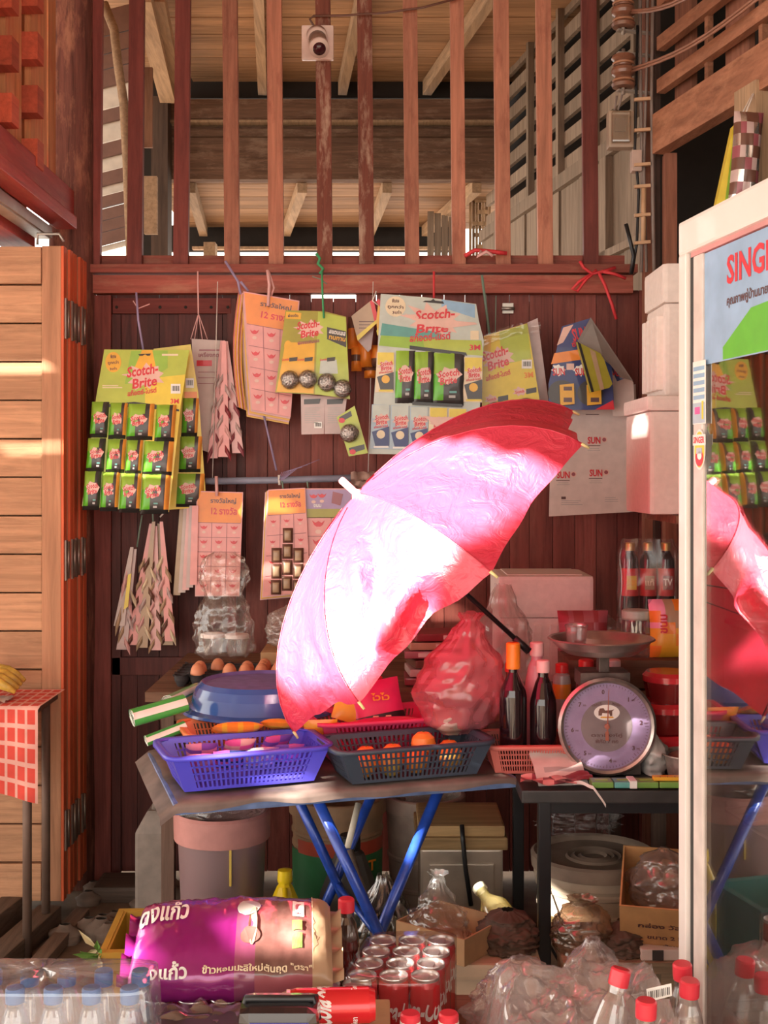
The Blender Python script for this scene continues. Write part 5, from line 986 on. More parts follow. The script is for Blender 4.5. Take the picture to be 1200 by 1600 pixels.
mb = MB(); mb.lathe([(.104, .013), (0, .013)], (0, 0, 0), 40, M=MD); obj('dial_glass', mb, clear('dial glass', (1, 1, 1), .02, .03, .05), t)
mb = MB(); mb.bb(SX - .013, SX + .013, SY + .03, SY + .07, DZ + .12, 1.012); obj('post', mb, rust, t, bevel=.003)
mb = MB(); PZ = 1.010; mb.lathe([(0, 0), (.085, .001), (.108, .016), (.126, .036), (.131, .036), (.128, .039), (.122, .037), (.105, .020), (.084, .005), (0, .004)], (SX - .004, SY + .05, PZ), 48); obj('pan', mb, mat('scuffed steel pan', (.46, .40, .37), .32, .8, .35, 12), t)
t = thing('drinking_glass', 'small clear ribbed glass standing in the scale pan', 'glass', (SX - .066, SY + .04, PZ + .005))
mb = MB(); mb.lathe([(0, .002), (.021, 0), (.028, .062), (.0262, .062), (.0195, .006), (0, .005)], (SX - .066, SY + .04, PZ + .006), 14, sm=False); obj('cup', mb, clear('ribbed clear plastic', (.97, .95, .95), .12, .22, .08), t); mb = MB(); mb.lathe([(.0275, .060), (.0295, .063), (.0275, .065), (.026, .062)], (SX - .066, SY + .04, PZ + .006), 16); obj('rim', mb, MC['ribbed clear plastic'], t)
# clutter on the front edge of the black table
def sheet(name, label, cat, c, w_, d_, rz, colf, amp=.006, seed=0, tilt=0.0):
    mb = MB(); M = Matrix.Translation(c) @ Matrix.Rotation(R(rz), 4, 'Z') @ Matrix.Rotation(R(tilt), 4, 'X')
    mb.grid(lambda u, v: M @ Vector((w_ * (u - .5), d_ * (v - .5), amp * (1 + noise.noise(Vector((u * 3 + seed, v * 3, 1)))))), 10, 8, colf); return obj(name, mb, None, label=label, cat=cat)
sheet('newspaper', 'folded newspaper pad propped under the left of the scale', 'newspaper', (.415, 2.90, .745), .12, .12, 6, lambda u, v: 'paper' if (v * 9) % 2 < 1.5 or u < .2 else 'grey', .006, 2, 30)
sheet('red_leaflet', 'crumpled red and pink leaflet at the left corner of the black table', 'paper', (.385, 2.845, .7225), .13, .07, -8, lambda u, v: 'wine' if (int(u * 5) + int(v * 3)) % 2 else 'pinkp', .012, 5)
sheet('red_leaflet', 'second red leaflet overlapping towards the scale', 'paper', (.44, 2.86, .726), .10, .06, 12, lambda u, v: 'pinkp' if u < .3 else 'maroon', .012, 8)
t = thing('paper_strip', 'loose curled paper strip hanging over the black table edge', 'paper', (.48, 2.80, .70))
mb = MB(); mb.grid(lambda u, v: (.44 + .07 * u, 2.82 - .025 * min(1, u * 1.6), .728 + .004 * math.sin(u * 8) - (.05 * max(0, u - .6) / .4) + v * .008), 12, 2); obj('strip', mb, PAL['paper'], t)
t = thing('packet_strip', 'long strip of small green packets along the black table edge', 'packets', (.62, 2.83, .722))
for i in range(5):
    mb = MB(); mb.box((.505 + i * .052, 2.828, .731), (.050, .045, .014), 'greenline' if i != 1 else 'teal'); o = obj('packet', mb, None, t, bevel=.003); mb = MB(); mb.box((.505 + i * .052, 2.828, .7384), (.03, .012, .001), 'leaf'); obj('print', mb, None, o)
mb = MB(); mb.box((.575, 2.825, .733), (.016, .048, .017), 'white'); obj('white_band', mb, None, t)
t = thing('yellow_ruler', 'yellow slat lying on the green packets near the fridge', 'slat', (.70, 2.82, .738)); mb = MB(); mb.box((.70, 2.825, .743), (.15, .02, .008), 'gold'); obj('slat', mb, None, t); mb = MB(); 
for i in range(8): mb.box((.64 + i * .017, 2.818, .7475), (.0015, .006, .001), 'ink')
obj('marks', mb, None, t)
t = thing('foil_tray', 'small ribbed foil tray near the fridge edge', 'tray', (.745, 2.94, .722))
mb = MB(); mb.lathe([(0, .002), (.05, .002), (.062, .055), (.068, .056), (.068, .053), (.060, .052)], (.735, 2.93, .722), 28, sm=False); obj('tray', mb, mat('dull foil', (.42, .36, .31), .4, .7, .3, 40), t)
mb = bagmesh((.735, 2.93, .745), [(0, .6), (.5, 1), (1, .2)], .11, .11, .045, 3, .2, 20, 12); obj('contents', mb, PAL['brown'], t)
obj('grey_paper', bagmesh((.655, 2.96, .722), [(0, .8), (.5, 1), (1, .2)], .08, .09, .10, 51, .25, 26, 18), PAL['grey'], label='crumpled grey paper wedged right of the scale foot', cat='paper')
obj('wrapped_parcel', bagmesh((.70, 2.97, .77), [(0, .8), (.5, 1), (1, .3)], .12, .08, .09, 53, .2, 26, 18), PAL['pinkp'], label='pinkish paper parcel below the red tubs', cat='parcel') if False else None
# ================================================================ UNDER THE TABLES
def drum(name, label, cat, loc, rb, rt_, h, m, rimw=.008, bands=(), n=36):
    t = thing(name, label, cat, loc); pr = [(0, .002), (rb, 0), (rb, .004)]
    for zb in bands: r = rb + (rt_ - rb) * zb; pr += [(r, h * zb - .008), (r + .004, h * zb - .004), (r + .004, h * zb + .004), (r, h * zb + .008)]
    pr += [(rt_, h * .9), (rt_ + rimw, h * .905), (rt_ + rimw, h - .003), (rt_ + rimw - .004, h), (rt_ - .004, h), (rt_ - .006, h * .9), (rb - .004, .01), (0, .008)]
    mb = MB(); mb.lathe(pr, loc, n); obj('body', mb, m, t); return t
t = drum('storage_bin', 'tall cloudy pinkish plastic bin under the left end of the table', 'bin', (-.455, 3.42, 0), .105, .124, .505, clear('cloudy pink plastic', (.8, .65, .66), .62, .06, .3, (.50, .34, .36)), .008)
mb = MB(); mb.lathe([(0, .01), (.098, .012), (.112, .40), (0, .41)], (-.455, 3.42, 0), 28); obj('contents', mb, mat('dusky pinkish contents', (.34, .23, .25), .8, 0, .3, 8), t)
mb = MB(); mb.lathe([(.134, .43), (.136, .50), (.13, .508), (.126, .43)], (-.455, 3.42, 0), 36); obj('rim_band', mb, mat('dusty pink plastic', (.50, .22, .20), .5), t)
mb = MB(); mb.bb(-.420, -.414, 3.2985, 3.3025, .33, .44); obj('drip_stain', mb, mat('yellow drip', (.62, .42, .08), .5), t)
obj('clear_bag', bagmesh((-.45, 3.42, .50), [(0, 1), (.5, 1), (1, .3)], .24, .22, .06, 61, .2, 40, 14), FILM, label='thin clear bag stuffed over the rim of the pinkish bin', cat='bag')
t = thing('jerry_can', 'tall grey jerry can with sloped shoulder beside the dark door', 'jerry can', (-.70, 3.74, 0))
gm = mat('grey plastic can', (.22, .18, .155), .55, 0, .2, 20)
mb = MB(); x0, x1, y0, y1 = -.755, -.655, 3.68, 3.84
mb.add([(x0, y0, 0), (x1, y0, 0), (x1, y1, 0), (x0, y1, 0), (x0, y0, .36), (x1, y0, .36), (x1, y1, .36), (x0, y1, .36), (x0 + .035, y0 + .02, .425), (x1, y0 + .02, .425), (x1, y1 - .02, .425), (x0 + .035, y1 - .02, .425)],
       [(3, 2, 1, 0), (0, 1, 5, 4), (1, 2, 6, 5), (2, 3, 7, 6), (3, 0, 4, 7), (4, 5, 9, 8), (5, 6, 10, 9), (6, 7, 11, 10), (7, 4, 8, 11), (8, 9, 10, 11)], 0); obj('body', mb, gm, t, bevel=.010)
mb = MB(); mb.tube([(-.70, 3.72, .42), (-.69, 3.72, .47), (-.66, 3.76, .475), (-.665, 3.80, .42)], .012, 8); obj('handle', mb, gm, t); mb = MB(); mb.lathe([(.018, 0), (.018, .03), (.015, .034), (0, .034)], (-.70, 3.80, .42), 14); obj('cap', mb, blk, t)
yel = mat('bright yellow plastic', (.85, .60, .01), .3, 0, .04, 5, coat=.3)
t = thing('oil_bottle', 'bright yellow plastic bottle with tapered shoulders', 'bottle', (-.268, 3.29, 0))
mb = MB(); c_ = (-.268, 3.29, 0)
mb.lathe([(0, .001), (.068, 0), (.07, .01), (.07, .21), (.066, .235), (.021, .335), (.017, .34), (.017, .35)], c_, 8, sm=False); obj('body', mb, yel, t)
mb = MB(); mb.lathe([(.020, .346), (.021, .352), (.019, .378), (0, .38)], c_, 16); obj('cap', mb, yel, t); mb = MB(); mb.tube([(-.266, 3.22, .25), (-.262, 3.235, .30), (-.266, 3.265, .335)], .008, 6); obj('handle', mb, yel, t)
t = thing('fuel_canister', 'dark grey canister with black ribbed cap behind the blue legs', 'canister', (-.095, 3.37, 0)); dg = mat('dark grey moulded plastic', (.075, .068, .062), .5, 0, .2, 12)
mb = MB(); mb.lathe([(0, .001), (.085, 0), (.09, .01), (.09, .24), (.082, .29), (.04, .40), (.026, .405), (.026, .42)], (-.095, 3.37, 0), 10, sm=False); obj('body', mb, dg, t)
mb = MB(); mb.lathe([(.030, .41), (.030, .445), (.026, .45), (0, .45)], (-.095, 3.37, 0), 20, sm=False); obj('cap', mb, blk, t)
t = drum('paint_bucket', 'old paint bucket with green and red label below the table middle', 'bucket', (-.14, 3.66, 0), .12, .138, .485, mat('dusty tan bucket', (.30, .18, .10), .6, 0, .4, 9), .008, (.72, .8))
mb = MB(); mb.lathe([(.1335, .12), (.137, .34)], (-.14, 3.66, 0), 24, a0=R(190), a1=R(352)); lb = obj('label_band', mb, mat('dark green label', (.03, .17, .06), .5), t)
mb = MB(); mb.lathe([(.1375, .335), (.139, .375)], (-.14, 3.66, 0), 24, a0=R(215), a1=R(352)); obj('label_band', mb, mat('red label band', (.42, .06, .03), .5), t)
mb = MB(); mb.text('JOT', MT((-.055, 3.66 - .118, .30), rx=90, rz=38), h=.042, w=.08, mi='orange'); obj('print', mb, None, t)
t = drum('white_bucket', 'pale ribbed bucket standing behind the square tin', 'bucket', (.125, 3.77, 0), .10, .118, .46, mat('pale dusty plastic', (.42, .33, .27), .6, 0, .25, 12), .010, (.2, .4, .6))
obj('clear_bag', bagmesh((.125, 3.74, .46), [(0, .9), (.4, 1), (1, .2)], .22, .18, .10, 71, .22), FILM, label='crumpled clear bag on top of the pale ribbed bucket', cat='bag')
t = thing('square_tin', 'square silvery tin with wooden lid under the table', 'tin', (.215, 3.45, 0)); tin = mat('tarnished tin plate', (.50, .43, .36), .38, .75, .3, 7)
mb = MB(); mb.bb(.10, .33, 3.37, 3.60, 0, .41); obj('body', mb, tin, t, bevel=.008); 
mb = MB(); mb.bb(.125, .305, 3.362, 3.37, .05, .37); obj('front_panel', mb, tin, t, bevel=.003)
lidw = wood('yellow-brown lid wood', (.38, .24, .11), 'X', dark=.6)
mb = MB(); mb.bb(.088, .342, 3.355, 3.62, .41, .445); obj('lid_board', mb, lidw, t, bevel=.006); mb = MB(); mb.bb(.095, .335, 3.365, 3.61, .445, .475); obj('lid_board', mb, lidw, t, bevel=.006)
mb = MB(); mb.tube([(.215, 3.36, .48), (.217, 3.345, .44), (.225, 3.35, .36), (.24, 3.352, .26)], .007, 6); obj('strap', mb, blk, t)
# pale chest the boxes stand on
t = thing('cooler_chest', 'low cream chest with raised lid edge under the boxes', 'chest', (.23, 2.85, 0)); cr = mat('cream painted chest', (.52, .41, .30), .5, 0, .2, 8)
mb = MB(); mb.bb(.125, .345, 2.71, 3.0, 0, .325); obj('body', mb, cr, t, bevel=.008); mb = MB(); mb.bb(.115, .352, 2.698, 3.01, .325, .36); obj('lid', mb, cr, t, bevel=.008)
t = thing('low_pallet', 'low pale wooden pallet right of the black table leg', 'pallet', (.60, 2.85, 0)); 
for k in range(3): mb = MB(); mb.bb(.40, .85, 2.71 + k * .084, 2.788 + k * .084, .335, .36); obj('slat', mb, wood('pale pallet wood', (.40, .30, .2), 'X'), t)
for x in (.42, .62, .80): mb = MB(); mb.bb(x, x + .03, 2.72, 2.95, 0, .335); obj('bearer', mb, MC['pale pallet wood'], t)
# tray-like cardboard box with a bag in it
def openbox(name, label, M, w_, d_, h_, m, th=.004, flap=False):
    t = thing(name, label, 'box', M @ Vector((0, 0, 0)))
    for nm, a in (('base', (-w_ / 2, w_ / 2, -d_ / 2, d_ / 2, 0, th)), ('side', (-w_ / 2, w_ / 2, -d_ / 2, -d_ / 2 + th, th, h_)), ('side', (-w_ / 2, w_ / 2, d_ / 2 - th, d_ / 2, th, h_)), ('side', (-w_ / 2, -w_ / 2 + th, -d_ / 2 + th, d_ / 2 - th, th, h_)), ('side', (w_ / 2 - th, w_ / 2, -d_ / 2 + th, d_ / 2 - th, th, h_))):
        mb = MB(); mb.bb(*a, M=M); obj(nm, mb, m, t)
    return t
kb = mat('brown cardboard', (.40, .25, .13), .8, 0, .15, 20)
t = openbox('cardboard_tray', 'shallow brown cardboard tray box on the cream chest', MT((.155, 2.81, .3605), rz=-38) @ Matrix.Translation((0, 0, 0)), .19, .17, .06, kb)
obj('clear_bag', bagmesh((.125, 2.81, .37), [(0, 1), (.3, .85), (.6, .5), (.85, .22), (.93, .14), (1, .3)], .17, .15, .16, 81, .16), FILM, label='clear bag gathered to a peak inside the cardboard tray', cat='bag')
t = thing('oil_jug', 'clear bottle of pale oil lying behind the cardboard tray', 'bottle', (.27, 3.0, .36))
A = P(752, 1392, 3.02); B = P(790, 1448, 2.93); oilm = clear('pale oil plastic', (.95, .88, .55), .4, .12, .12, (.75, .62, .28)); mb = MB()
mb.tube([A, A + (B - A) * .18, A + (B - A) * .32, A + (B - A) * .5, B, B + (B - A) * .1], [.014, .014, .024, .038, .042, .036], 16); obj('body', mb, oilm, t); mb = MB(); mb.tube([A - (B - A) * .12, A], .018, 12); obj('cap', mb, mat('pale lid', (.75, .72, .5), .4), t)
brb = mat('dark brown paper', (.09, .055, .04), .8, 0, .3, 10)
obj('brown_bag', bagmesh((.285, 2.80, .362), [(0, .9), (.4, 1), (.8, .7), (1, .2)], .15, .16, .085, 91, .15), brb, label='dark brown paper bag right of the cardboard tray', cat='bag')
# black sacks and clear plastic heap behind the blue legs
obj('plastic_heap', bagmesh((.0, 3.12, .0), [(0, 1), (.4, .9), (.75, .6), (1, .15)], .26, .24, .42, 95, .2), clear('dark crumpled plastic', (.5, .47, .44), .3, .2, .2, (.22, .19, .17), bump=.6), label='heap of dark crumpled plastic between the blue table legs', cat='plastic')
t = thing('broom_handle', 'worn wooden rod leaning behind the blue legs, with a pale piece painted as a sunlit leg', 'rod', (-.02, 3.1, 0)); mb = MB(); mb.tube([P(545, 1330, 3.12), P(590, 1470, 3.0), (.02, 2.98, .0)], .013, 8); obj('rod', mb, wood('worn rod', (.28, .2, .15), 'Z'), t); mb = MB(); mb.tube([P(560, 1256, 3.2), P(543, 1325, 3.13)], .009, 8); obj('sunlit_leg_piece', mb, mat('painted sunlit leg', (.7, .62, .5), .4), t)  # pale upper piece paints the sunlit look of the rear table leg
# cream drum
t = drum('plastic_drum', 'cream plastic drum with ringed lid right of the black table leg', 'drum', (.553, 3.20, 0), .135, .152, .44, mat('dirty cream plastic', (.42, .34, .26), .5, 0, .25, 9), .006, (.62, .74, .86))
mb = MB(); mb.lathe([(.164, .42), (.166, .452), (.158, .458), (.148, .452), (.14, .444), (.075, .442), (.07, .448), (.062, .442), (.052, .448), (.044, .442), (.034, .448), (.026, .442), (0, .442)], (.553, 3.20, 0), 44); obj('lid', mb, mat('grey-brown lid', (.26, .19, .145), .5, 0, .3, 10), t)
mb = MB(); mb.tube([(.405, 3.12, .42), (.40, 3.02, .30), (.47, 2.98, .18), (.60, 2.99, .16), (.70, 3.10, .30), (.71, 3.16, .41)], .004, 6); obj('bail_handle', mb, blk, t)
obj('clear_bag', bagmesh((.535, 3.36, .46), [(0, .8), (.3, 1), (.7, .8), (1, .2)], .24, .10, .10, 99, .22), FILM, label='clear plastic wrap bunched behind the cream drum lid', cat='bag')
# tilted cardboard box with a plastic bag
ob = mat('orange-brown cardboard', (.48, .25, .10), .8, 0, .15, 20)
M_ = MT((.655, 2.845, .395), rx=24, rz=-14)
t = openbox('cardboard_box', 'tilted orange-brown cardboard box stuffed with a clear bag', M_, .19, .20, .14, ob)
mb = MB(); Mt = M_ @ MT((0, -.1012, .07), rx=90); mb.text('กล่อง วัสดุ', Mt @ Matrix.Translation((0, .018, 0)), h=.018, w=.11, mi='ink'); mb.text('ขนาด 2 ชิ้น', Mt @ Matrix.Translation((.01, -.012, 0)), h=.013, w=.09, mi='ink'); mb.text('น้ำหนัก', Mt @ Matrix.Translation((.03, -.037, 0)), h=.011, w=.06, mi='ink'); obj('print', mb, None, t)
obj('clear_bag', bagmesh(tuple(M_ @ Vector((0, -.01, .02))), [(0, .6), (.3, .95), (.6, 1), (.85, .7), (1, .15)], .165, .15, .17, 101, .16), clear('hazy film', (.9, .86, .83), .30, .1, .2, (.55, .48, .43), bump=.6, bscale=25), label='hazy clear bag stuffed into the tilted orange-brown box', cat='bag')
t = thing('white_carton', 'small pale carton under the tilted orange-brown box', 'box', (.665, 2.83, .36)); mb = MB(); mb.bb(.575, .775, 2.72, 2.93, .3605, .385); obj('body', mb, PAL['paper'], t, bevel=.003); mb = MB(); mb.bb(.60, .625, 2.718, 2.72, .362, .384); mb.bb(.66, .70, 2.718, 2.72, .366, .38); obj('print', mb, [PAL['char']], t)
obj('brown_bag', bagmesh((.455, 2.79, .361), [(0, .9), (.4, 1), (.75, .7), (.9, .35), (1, .5)], .15, .14, .115, 111, .14), clear('brown clear film', (.75, .62, .5), .45, .1, .2, (.33, .25, .18), bump=.5), label='knotted brownish plastic bag in front of the cream drum', cat='bag')
obj('brown_bag', bagmesh((.545, 2.78, .361), [(0, 1), (.5, .9), (1, .2)], .12, .12, .07, 113, .14), brb, label='low dark brown bag beside the knotted brownish one', cat='bag')
# crates on the floor at the left
def crate(name, label, loc, rz, W, D, H, m, th=.008):
    t = thing(name, label, 'crate', loc, rz)
    for nm, a in (('base', (-W / 2, W / 2, -D / 2, D / 2, 0, th)), ('wall', (-W / 2, W / 2, -D / 2, -D / 2 + th, th, H)), ('wall', (-W / 2, W / 2, D / 2 - th, D / 2, th, H)), ('wall', (-W / 2, -W / 2 + th, -D / 2 + th, D / 2 - th, th, H)), ('wall', (W / 2 - th, W / 2, -D / 2 + th, D / 2 - th, th, H))):
        mb = MB(); mb.bb(*a); obj(nm, mb, m, t, local=True)
    mb = MB(); o = .012
    for a in ((-W / 2 - o, W / 2 + o, -D / 2 - o, -D / 2 + .002), (-W / 2 - o, W / 2 + o, D / 2 - .002, D / 2 + o), (-W / 2 - o, -W / 2 + .002, -D / 2, D / 2), (W / 2 - .002, W / 2 + o, -D / 2, D / 2)): mb.bb(*a, H - .022, H + .001)
    obj('rim', mb, m, t, local=True, weld=False)
    return t
crate('plastic_crate', 'mustard-yellow plastic crate behind the purple rice bag', (-.44, 2.74, 0.10), R(3), .33, .24, .325, mat('mustard plastic', (.52, .30, .04), .45, 0, .12, 8))
mb = MB(); mb.bb(-.62, -.26, 2.62, 2.88, 0, .099); o = obj('wooden_block', mb, rt_m, label='low wooden box under the mustard-yellow crate', cat='box'); mb = MB(); mb.bb(-.60, -.28, 2.615, 2.62, .04, .06); obj('groove', mb, black_m, o)
t = thing('green_bowl', 'light green plastic bowl tilted in the mustard-yellow crate', 'bowl', (-.395, 2.75, .37)); Mg = MT((-.385, 2.76, .405), ry=16, rx=-14)
mb = MB(); mb.lathe([(0, -.03), (.05, -.028), (.085, .0), (.092, .012), (.095, .012), (.088, -.002), (.05, -.032), (0, -.034)], (0, 0, 0), 30, M=Mg); obj('bowl', mb, mat('light green plastic', (.25, .50, .10), .4, trans=.2), t); mb = MB(); mb.lathe([(.091, .012), (.097, .015), (.097, .010), (.091, .010)], (0, 0, 0), 30, M=Mg); obj('rim', mb, MC['light green plastic'], t)
crate('plastic_crate', 'teal plastic crate behind the mustard-yellow one', (-.40, 3.03, 0.0), R(2), .36, .22, .335, mat('teal plastic', (.05, .33, .33), .45, 0, .1, 8))
# leaves poking out by the crate
t = thing('leafy_plant', 'small green and yellowish leaves at the left side of the mustard crate', 'plant', (-.63, 2.62, .2)); rg = random.Random(9)
for i in range(12):
    a = P(157 + rg.uniform(-4, 4), 1488 + rg.uniform(-10, 14), 2.6); b = a + Vector((rg.uniform(-.05, .02), rg.uniform(-.03, .02), rg.uniform(-.03, .05))); s = (b - a).cross(Vector((0, -1, 0))).normalized() * .007; mb = MB(); m_ = (a + b) / 2 + Vector((0, -.006, 0)); mb.add([a, m_ + s, b, m_ - s], [(0, 1, 2), (0, 2, 3)], 0); obj('leaf', mb, mat('dry leaf', (.55, .48, .28), .6) if i % 3 == 0 else mat('green leaf', (.13, .28, .05), .6), t)
# timbers on the floor at the left
for i, (a, b, wd, lab) in enumerate((((-1.19, 3.9), (-1.38, 2.75), .07, 'leftmost grey timber lying on the floor by the folded door'), ((-1.07, 3.9), (-1.22, 2.75), .075, 'middle grey timber lying on the floor by the folded door'), ((-.98, 3.95), (-1.05, 2.75), .05, 'rightmost broken-edged timber on the floor by the folded door'))):
    mb = MB(); mb.bar((a[0], a[1], .05 - .014 * i), (b[0], b[1], .05 - .014 * i), wd, .09 - .028 * i); o = obj('floor_timber', mb, wood('grey-brown timber', (.17, .115, .085), 'Y', dark=.5), label=lab, cat='timber', group='timbers on the floor', bevel=.005)
    if i < 2: mb = MB(); d = Vector((b[0] - a[0], b[1] - a[1], 0)).normalized(); p = Vector((a[0], a[1], .096 - .028 * i)) + d * .62; mb.box(p, (wd * .75, .05, .003), 0); obj('pale_patch', mb, PAL['cream'], o)
rg = random.Random(21)
for i in range(16):
    x, y = rg.uniform(-1.05, -.72), rg.uniform(3.75, 4.25); s = rg.uniform(.02, .06); mb = bagmesh((x, y, 0), [(0, .9), (.5, 1), (1, .3)], s * 2, s * 1.6, s, i, .12, 10, 6); obj('stone', mb, mat('floor rubble', (.16, .115, .09), .9, 0, .3, 20), label='small grey-brown lump of rubble at the foot of the folded door', cat='stone', group='rubble by the door')
mb = MB(); mb.bb(P(150, 0, 4.15).x, P(265, 0, 4.15).x, 4.10, 4.26, 0, .055); o = obj('threshold', mb, wood('dark threshold', (.10, .07, .055), 'X'), label='dark worn timber lying across the foot of the left door', cat='timber', bevel=.012)
# ================================================================ FOREGROUND GOODS ON A LOW BENCH
BZ = .385
t = thing('low_bench', 'low plank bench under the drinks in the foreground', 'bench', (-.15, 2.1, 0))
for k in range(6): mb = MB(); mb.bb(-.92, .47, 1.62 + k * .145, 1.76 + k * .145, BZ - .025, BZ); obj('plank', mb, rt_m, t)
for (x, y) in ((-.86, 1.68), (.46, 1.68), (-.86, 2.44), (.46, 2.44)): mb = MB(); mb.bb(x - .02, x + .02, y - .02, y + .02, 0, BZ - .025); obj('leg', mb, rt_m, t)
# shrink-wrapped water bottles
wat = clear('clear water bottle', (.90, .95, 1.0), .10, .16, .06, (.62, .72, .82)); capb = mat('blue bottle cap', (.05, .17, .42), .35)
wb = None
for r in range(2):
    for c_ in range(6):
        loc = (-.705 + c_ * .0605 + r * .004, 1.925 + r * .0665, BZ + .013); lab = ('front', 'second', 'third')[r] + ' row of the water pack, bottle ' + ('at the left edge', 'second from the left edge', 'third from the left edge', 'fourth from the left edge', 'fifth from the left edge', 'nearest the rice bag')[c_]
        if wb is None:
            wb = thing('water_bottle', lab, 'bottle', loc, group='water bottles in film')
            mb = MB(); mb.lathe([(0, .002), (.024, 0), (.0285, .008), (.0285, .05), (.0265, .055), (.0285, .06), (.0285, .15), (.027, .165), (.018, .198), (.0135, .208), (.0135, .222)], (0, 0, 0), 18); obj('body', mb, wat, wb, local=True)
            mb = MB(); mb.lathe([(.0148, .216), (.0152, .219), (.0152, .236), (.0135, .239), (0, .239)], (0, 0, 0), 18); obj('cap', mb, capb, wb, local=True); mb = MB(); mb.lathe([(.0175, .208), (.0175, .212), (.013, .213)], (0, 0, 0), 16); obj('neck_ring', mb, wat, wb, local=True)
            mb = MB(); mb.lathe([(.0289, .075), (.0289, .125)], (0, 0, 0), 18); lb = obj('label_band', mb, clear('pale blue label', (.8, .9, 1), .6, .05, .2, (.45, .6, .8)), wb, local=True); mb = MB(); mb.text('น้ำดื่ม', MT((0, -.0293, .10), rx=90), h=.016, w=.036, mi='blue', bend=.0292); obj('print', mb, None, lb, local=True)
        else: copy_tree(wb, loc, label=lab)
def wf_(u, v):
    an = 6.2832 * u; q = (abs(math.cos(an)) ** 6 + abs(math.sin(an)) ** 6) ** (-1 / 6); hx, hy = .187, .066
    x = hx * q * math.cos(an); y = hy * q * math.sin(an); bump = .010 * math.cos((x / .0605) * 6.2832 + 3.14) * math.cos((y / .0615) * 6.2832)
    if v < .7: z = .246 * v / .7; k = 1.0 - .16 * max(0, v - .5)
    else: t_ = (v - .7) / .3; k = (1 - .032) * (1 - t_); z = .246 + .006 * math.sin(t_ * 3) + bump * t_
    return (-.550 + x * k + .003 * noise.noise(Vector((u * 20, v * 9, 0))), 1.958 + y * k, BZ + .013 + z + .001 * noise.noise(Vector((u * 15, v * 12, 2))))
mb = MB(); mb.grid(wf_, 72, 30); obj('shrink_film', mb, clear('crinkled shrink film', (.97, .97, .97), .07, .12, .08, (.85, .85, .85), bump=.25, bscale=22), label='crinkled clear film over the pack of water bottles', cat='film')
# cans
alu = mat('brushed aluminium', (.72, .70, .68), .3, .9, .1, 40); canred = mat('red can paint', (.62, .018, .025), .22, .2, .04, 30, coat=.4); PAL['canwhite'] = mat('white can print', (.82, .78, .76), .35); PAL['canblack'] = PAL['black']
def canmesh(t, local=True):
    mb = MB(); mb.lathe([(0, .004), (.020, .002), (.0245, 0), (.0285, .010), (.0285, .127), (.0262, .137)], (0, 0, 0), 24); obj('body', mb, canred, t, local=True)
    mb = MB(); mb.lathe([(.0262, .137), (.0268, .142), (.0262, .1435), (.0245, .142), (.0235, .138), (0, .138)], (0, 0, 0), 24); obj('lid', mb, alu, t, local=True)
    mb = MB(); mb.box((0, -.004, .1395), (.013, .020, .0012)); mb.lathe([(.009, .1386), (.0085, .1396), (0, .1396)], (0, .006, 0), 10); obj('pull_tab', mb, alu, t, local=True)
    for s in (0, 180):
        mb = MB()
        M = Matrix.Rotation(R(s), 4, 'Z') @ MT((0, -.0289, .072), rx=90) @ Matrix.Translation((0, .016, 0)) @ Matrix.Rotation(R(6), 4, 'Z'); mb.text('Coca-Cola', M, h=.040, w=.108, mi='canwhite', shear=.3, bend=.0288, res=3); obj('lettering', mb, None, t, local=True); mb = MB()
        M = Matrix.Rotation(R(s), 4, 'Z') @ MT((0, -.0289, .034), rx=90); mb.text('โคคา-โคลา', M, h=.010, w=.045, mi='canwhite', bend=.0288); obj('lettering', mb, None, t, local=True)
can0 = None
names = (('left', 'middle', 'right'), ('front', 'second', 'third', 'rear'))
for r in range(4):
    for c_ in range(3):
        loc = (-.040 + c_ * .0578 + r * .0125, 2.235 + r * .0565, BZ + .001); lab = f'red drink can, {names[0][c_]} column, {names[1][r]} row of the block of twelve'
        if can0 is None: can0 = thing('drink_can', lab, 'can', loc, R(20), group='block of twelve cans'); canmesh(can0)
        else: copy_tree(can0, loc, R(20 if c_ < 2 else -14), label=lab)
def cf(u, v):
    an = 6.2832 * u; q = (abs(math.cos(an)) ** 6 + abs(math.sin(an)) ** 6) ** (-1 / 6); x = .091 * q * math.cos(an); y = .119 * q * math.sin(an)
    if v < .75: z = .146 * v / .75; k = 1
    else: k = 1 - (v - .75) / .25; z = .1465
    return (.0365 + x * k + .22 * y * k, 2.32 + y * k, BZ + .0008 + z + .0015 * noise.noise(Vector((x * 60 * k, y * 60 * k, v * 4))))
mb = MB(); mb.grid(cf, 60, 16); obj('shrink_film', mb, clear('tight clear film', (.98, .96, .96), .05, .07, .1, (.85, .8, .8), bump=.5, bscale=30), label='tight clear film round the block of twelve red cans', cat='film')
# tray of cans under the rice bag
for c_ in range(7):
    for r in range(2):
        copy_tree(can0, (-.395 + c_ * .0578, 2.14 + r * .0578, BZ + .001), R(30 + 37 * c_), label='red drink can standing under the rice bag, ' + ('front', 'rear') [r] + ' row, ' + ('first', 'second', 'third', 'fourth', 'fifth', 'sixth', 'seventh')[c_] + ' from the left')
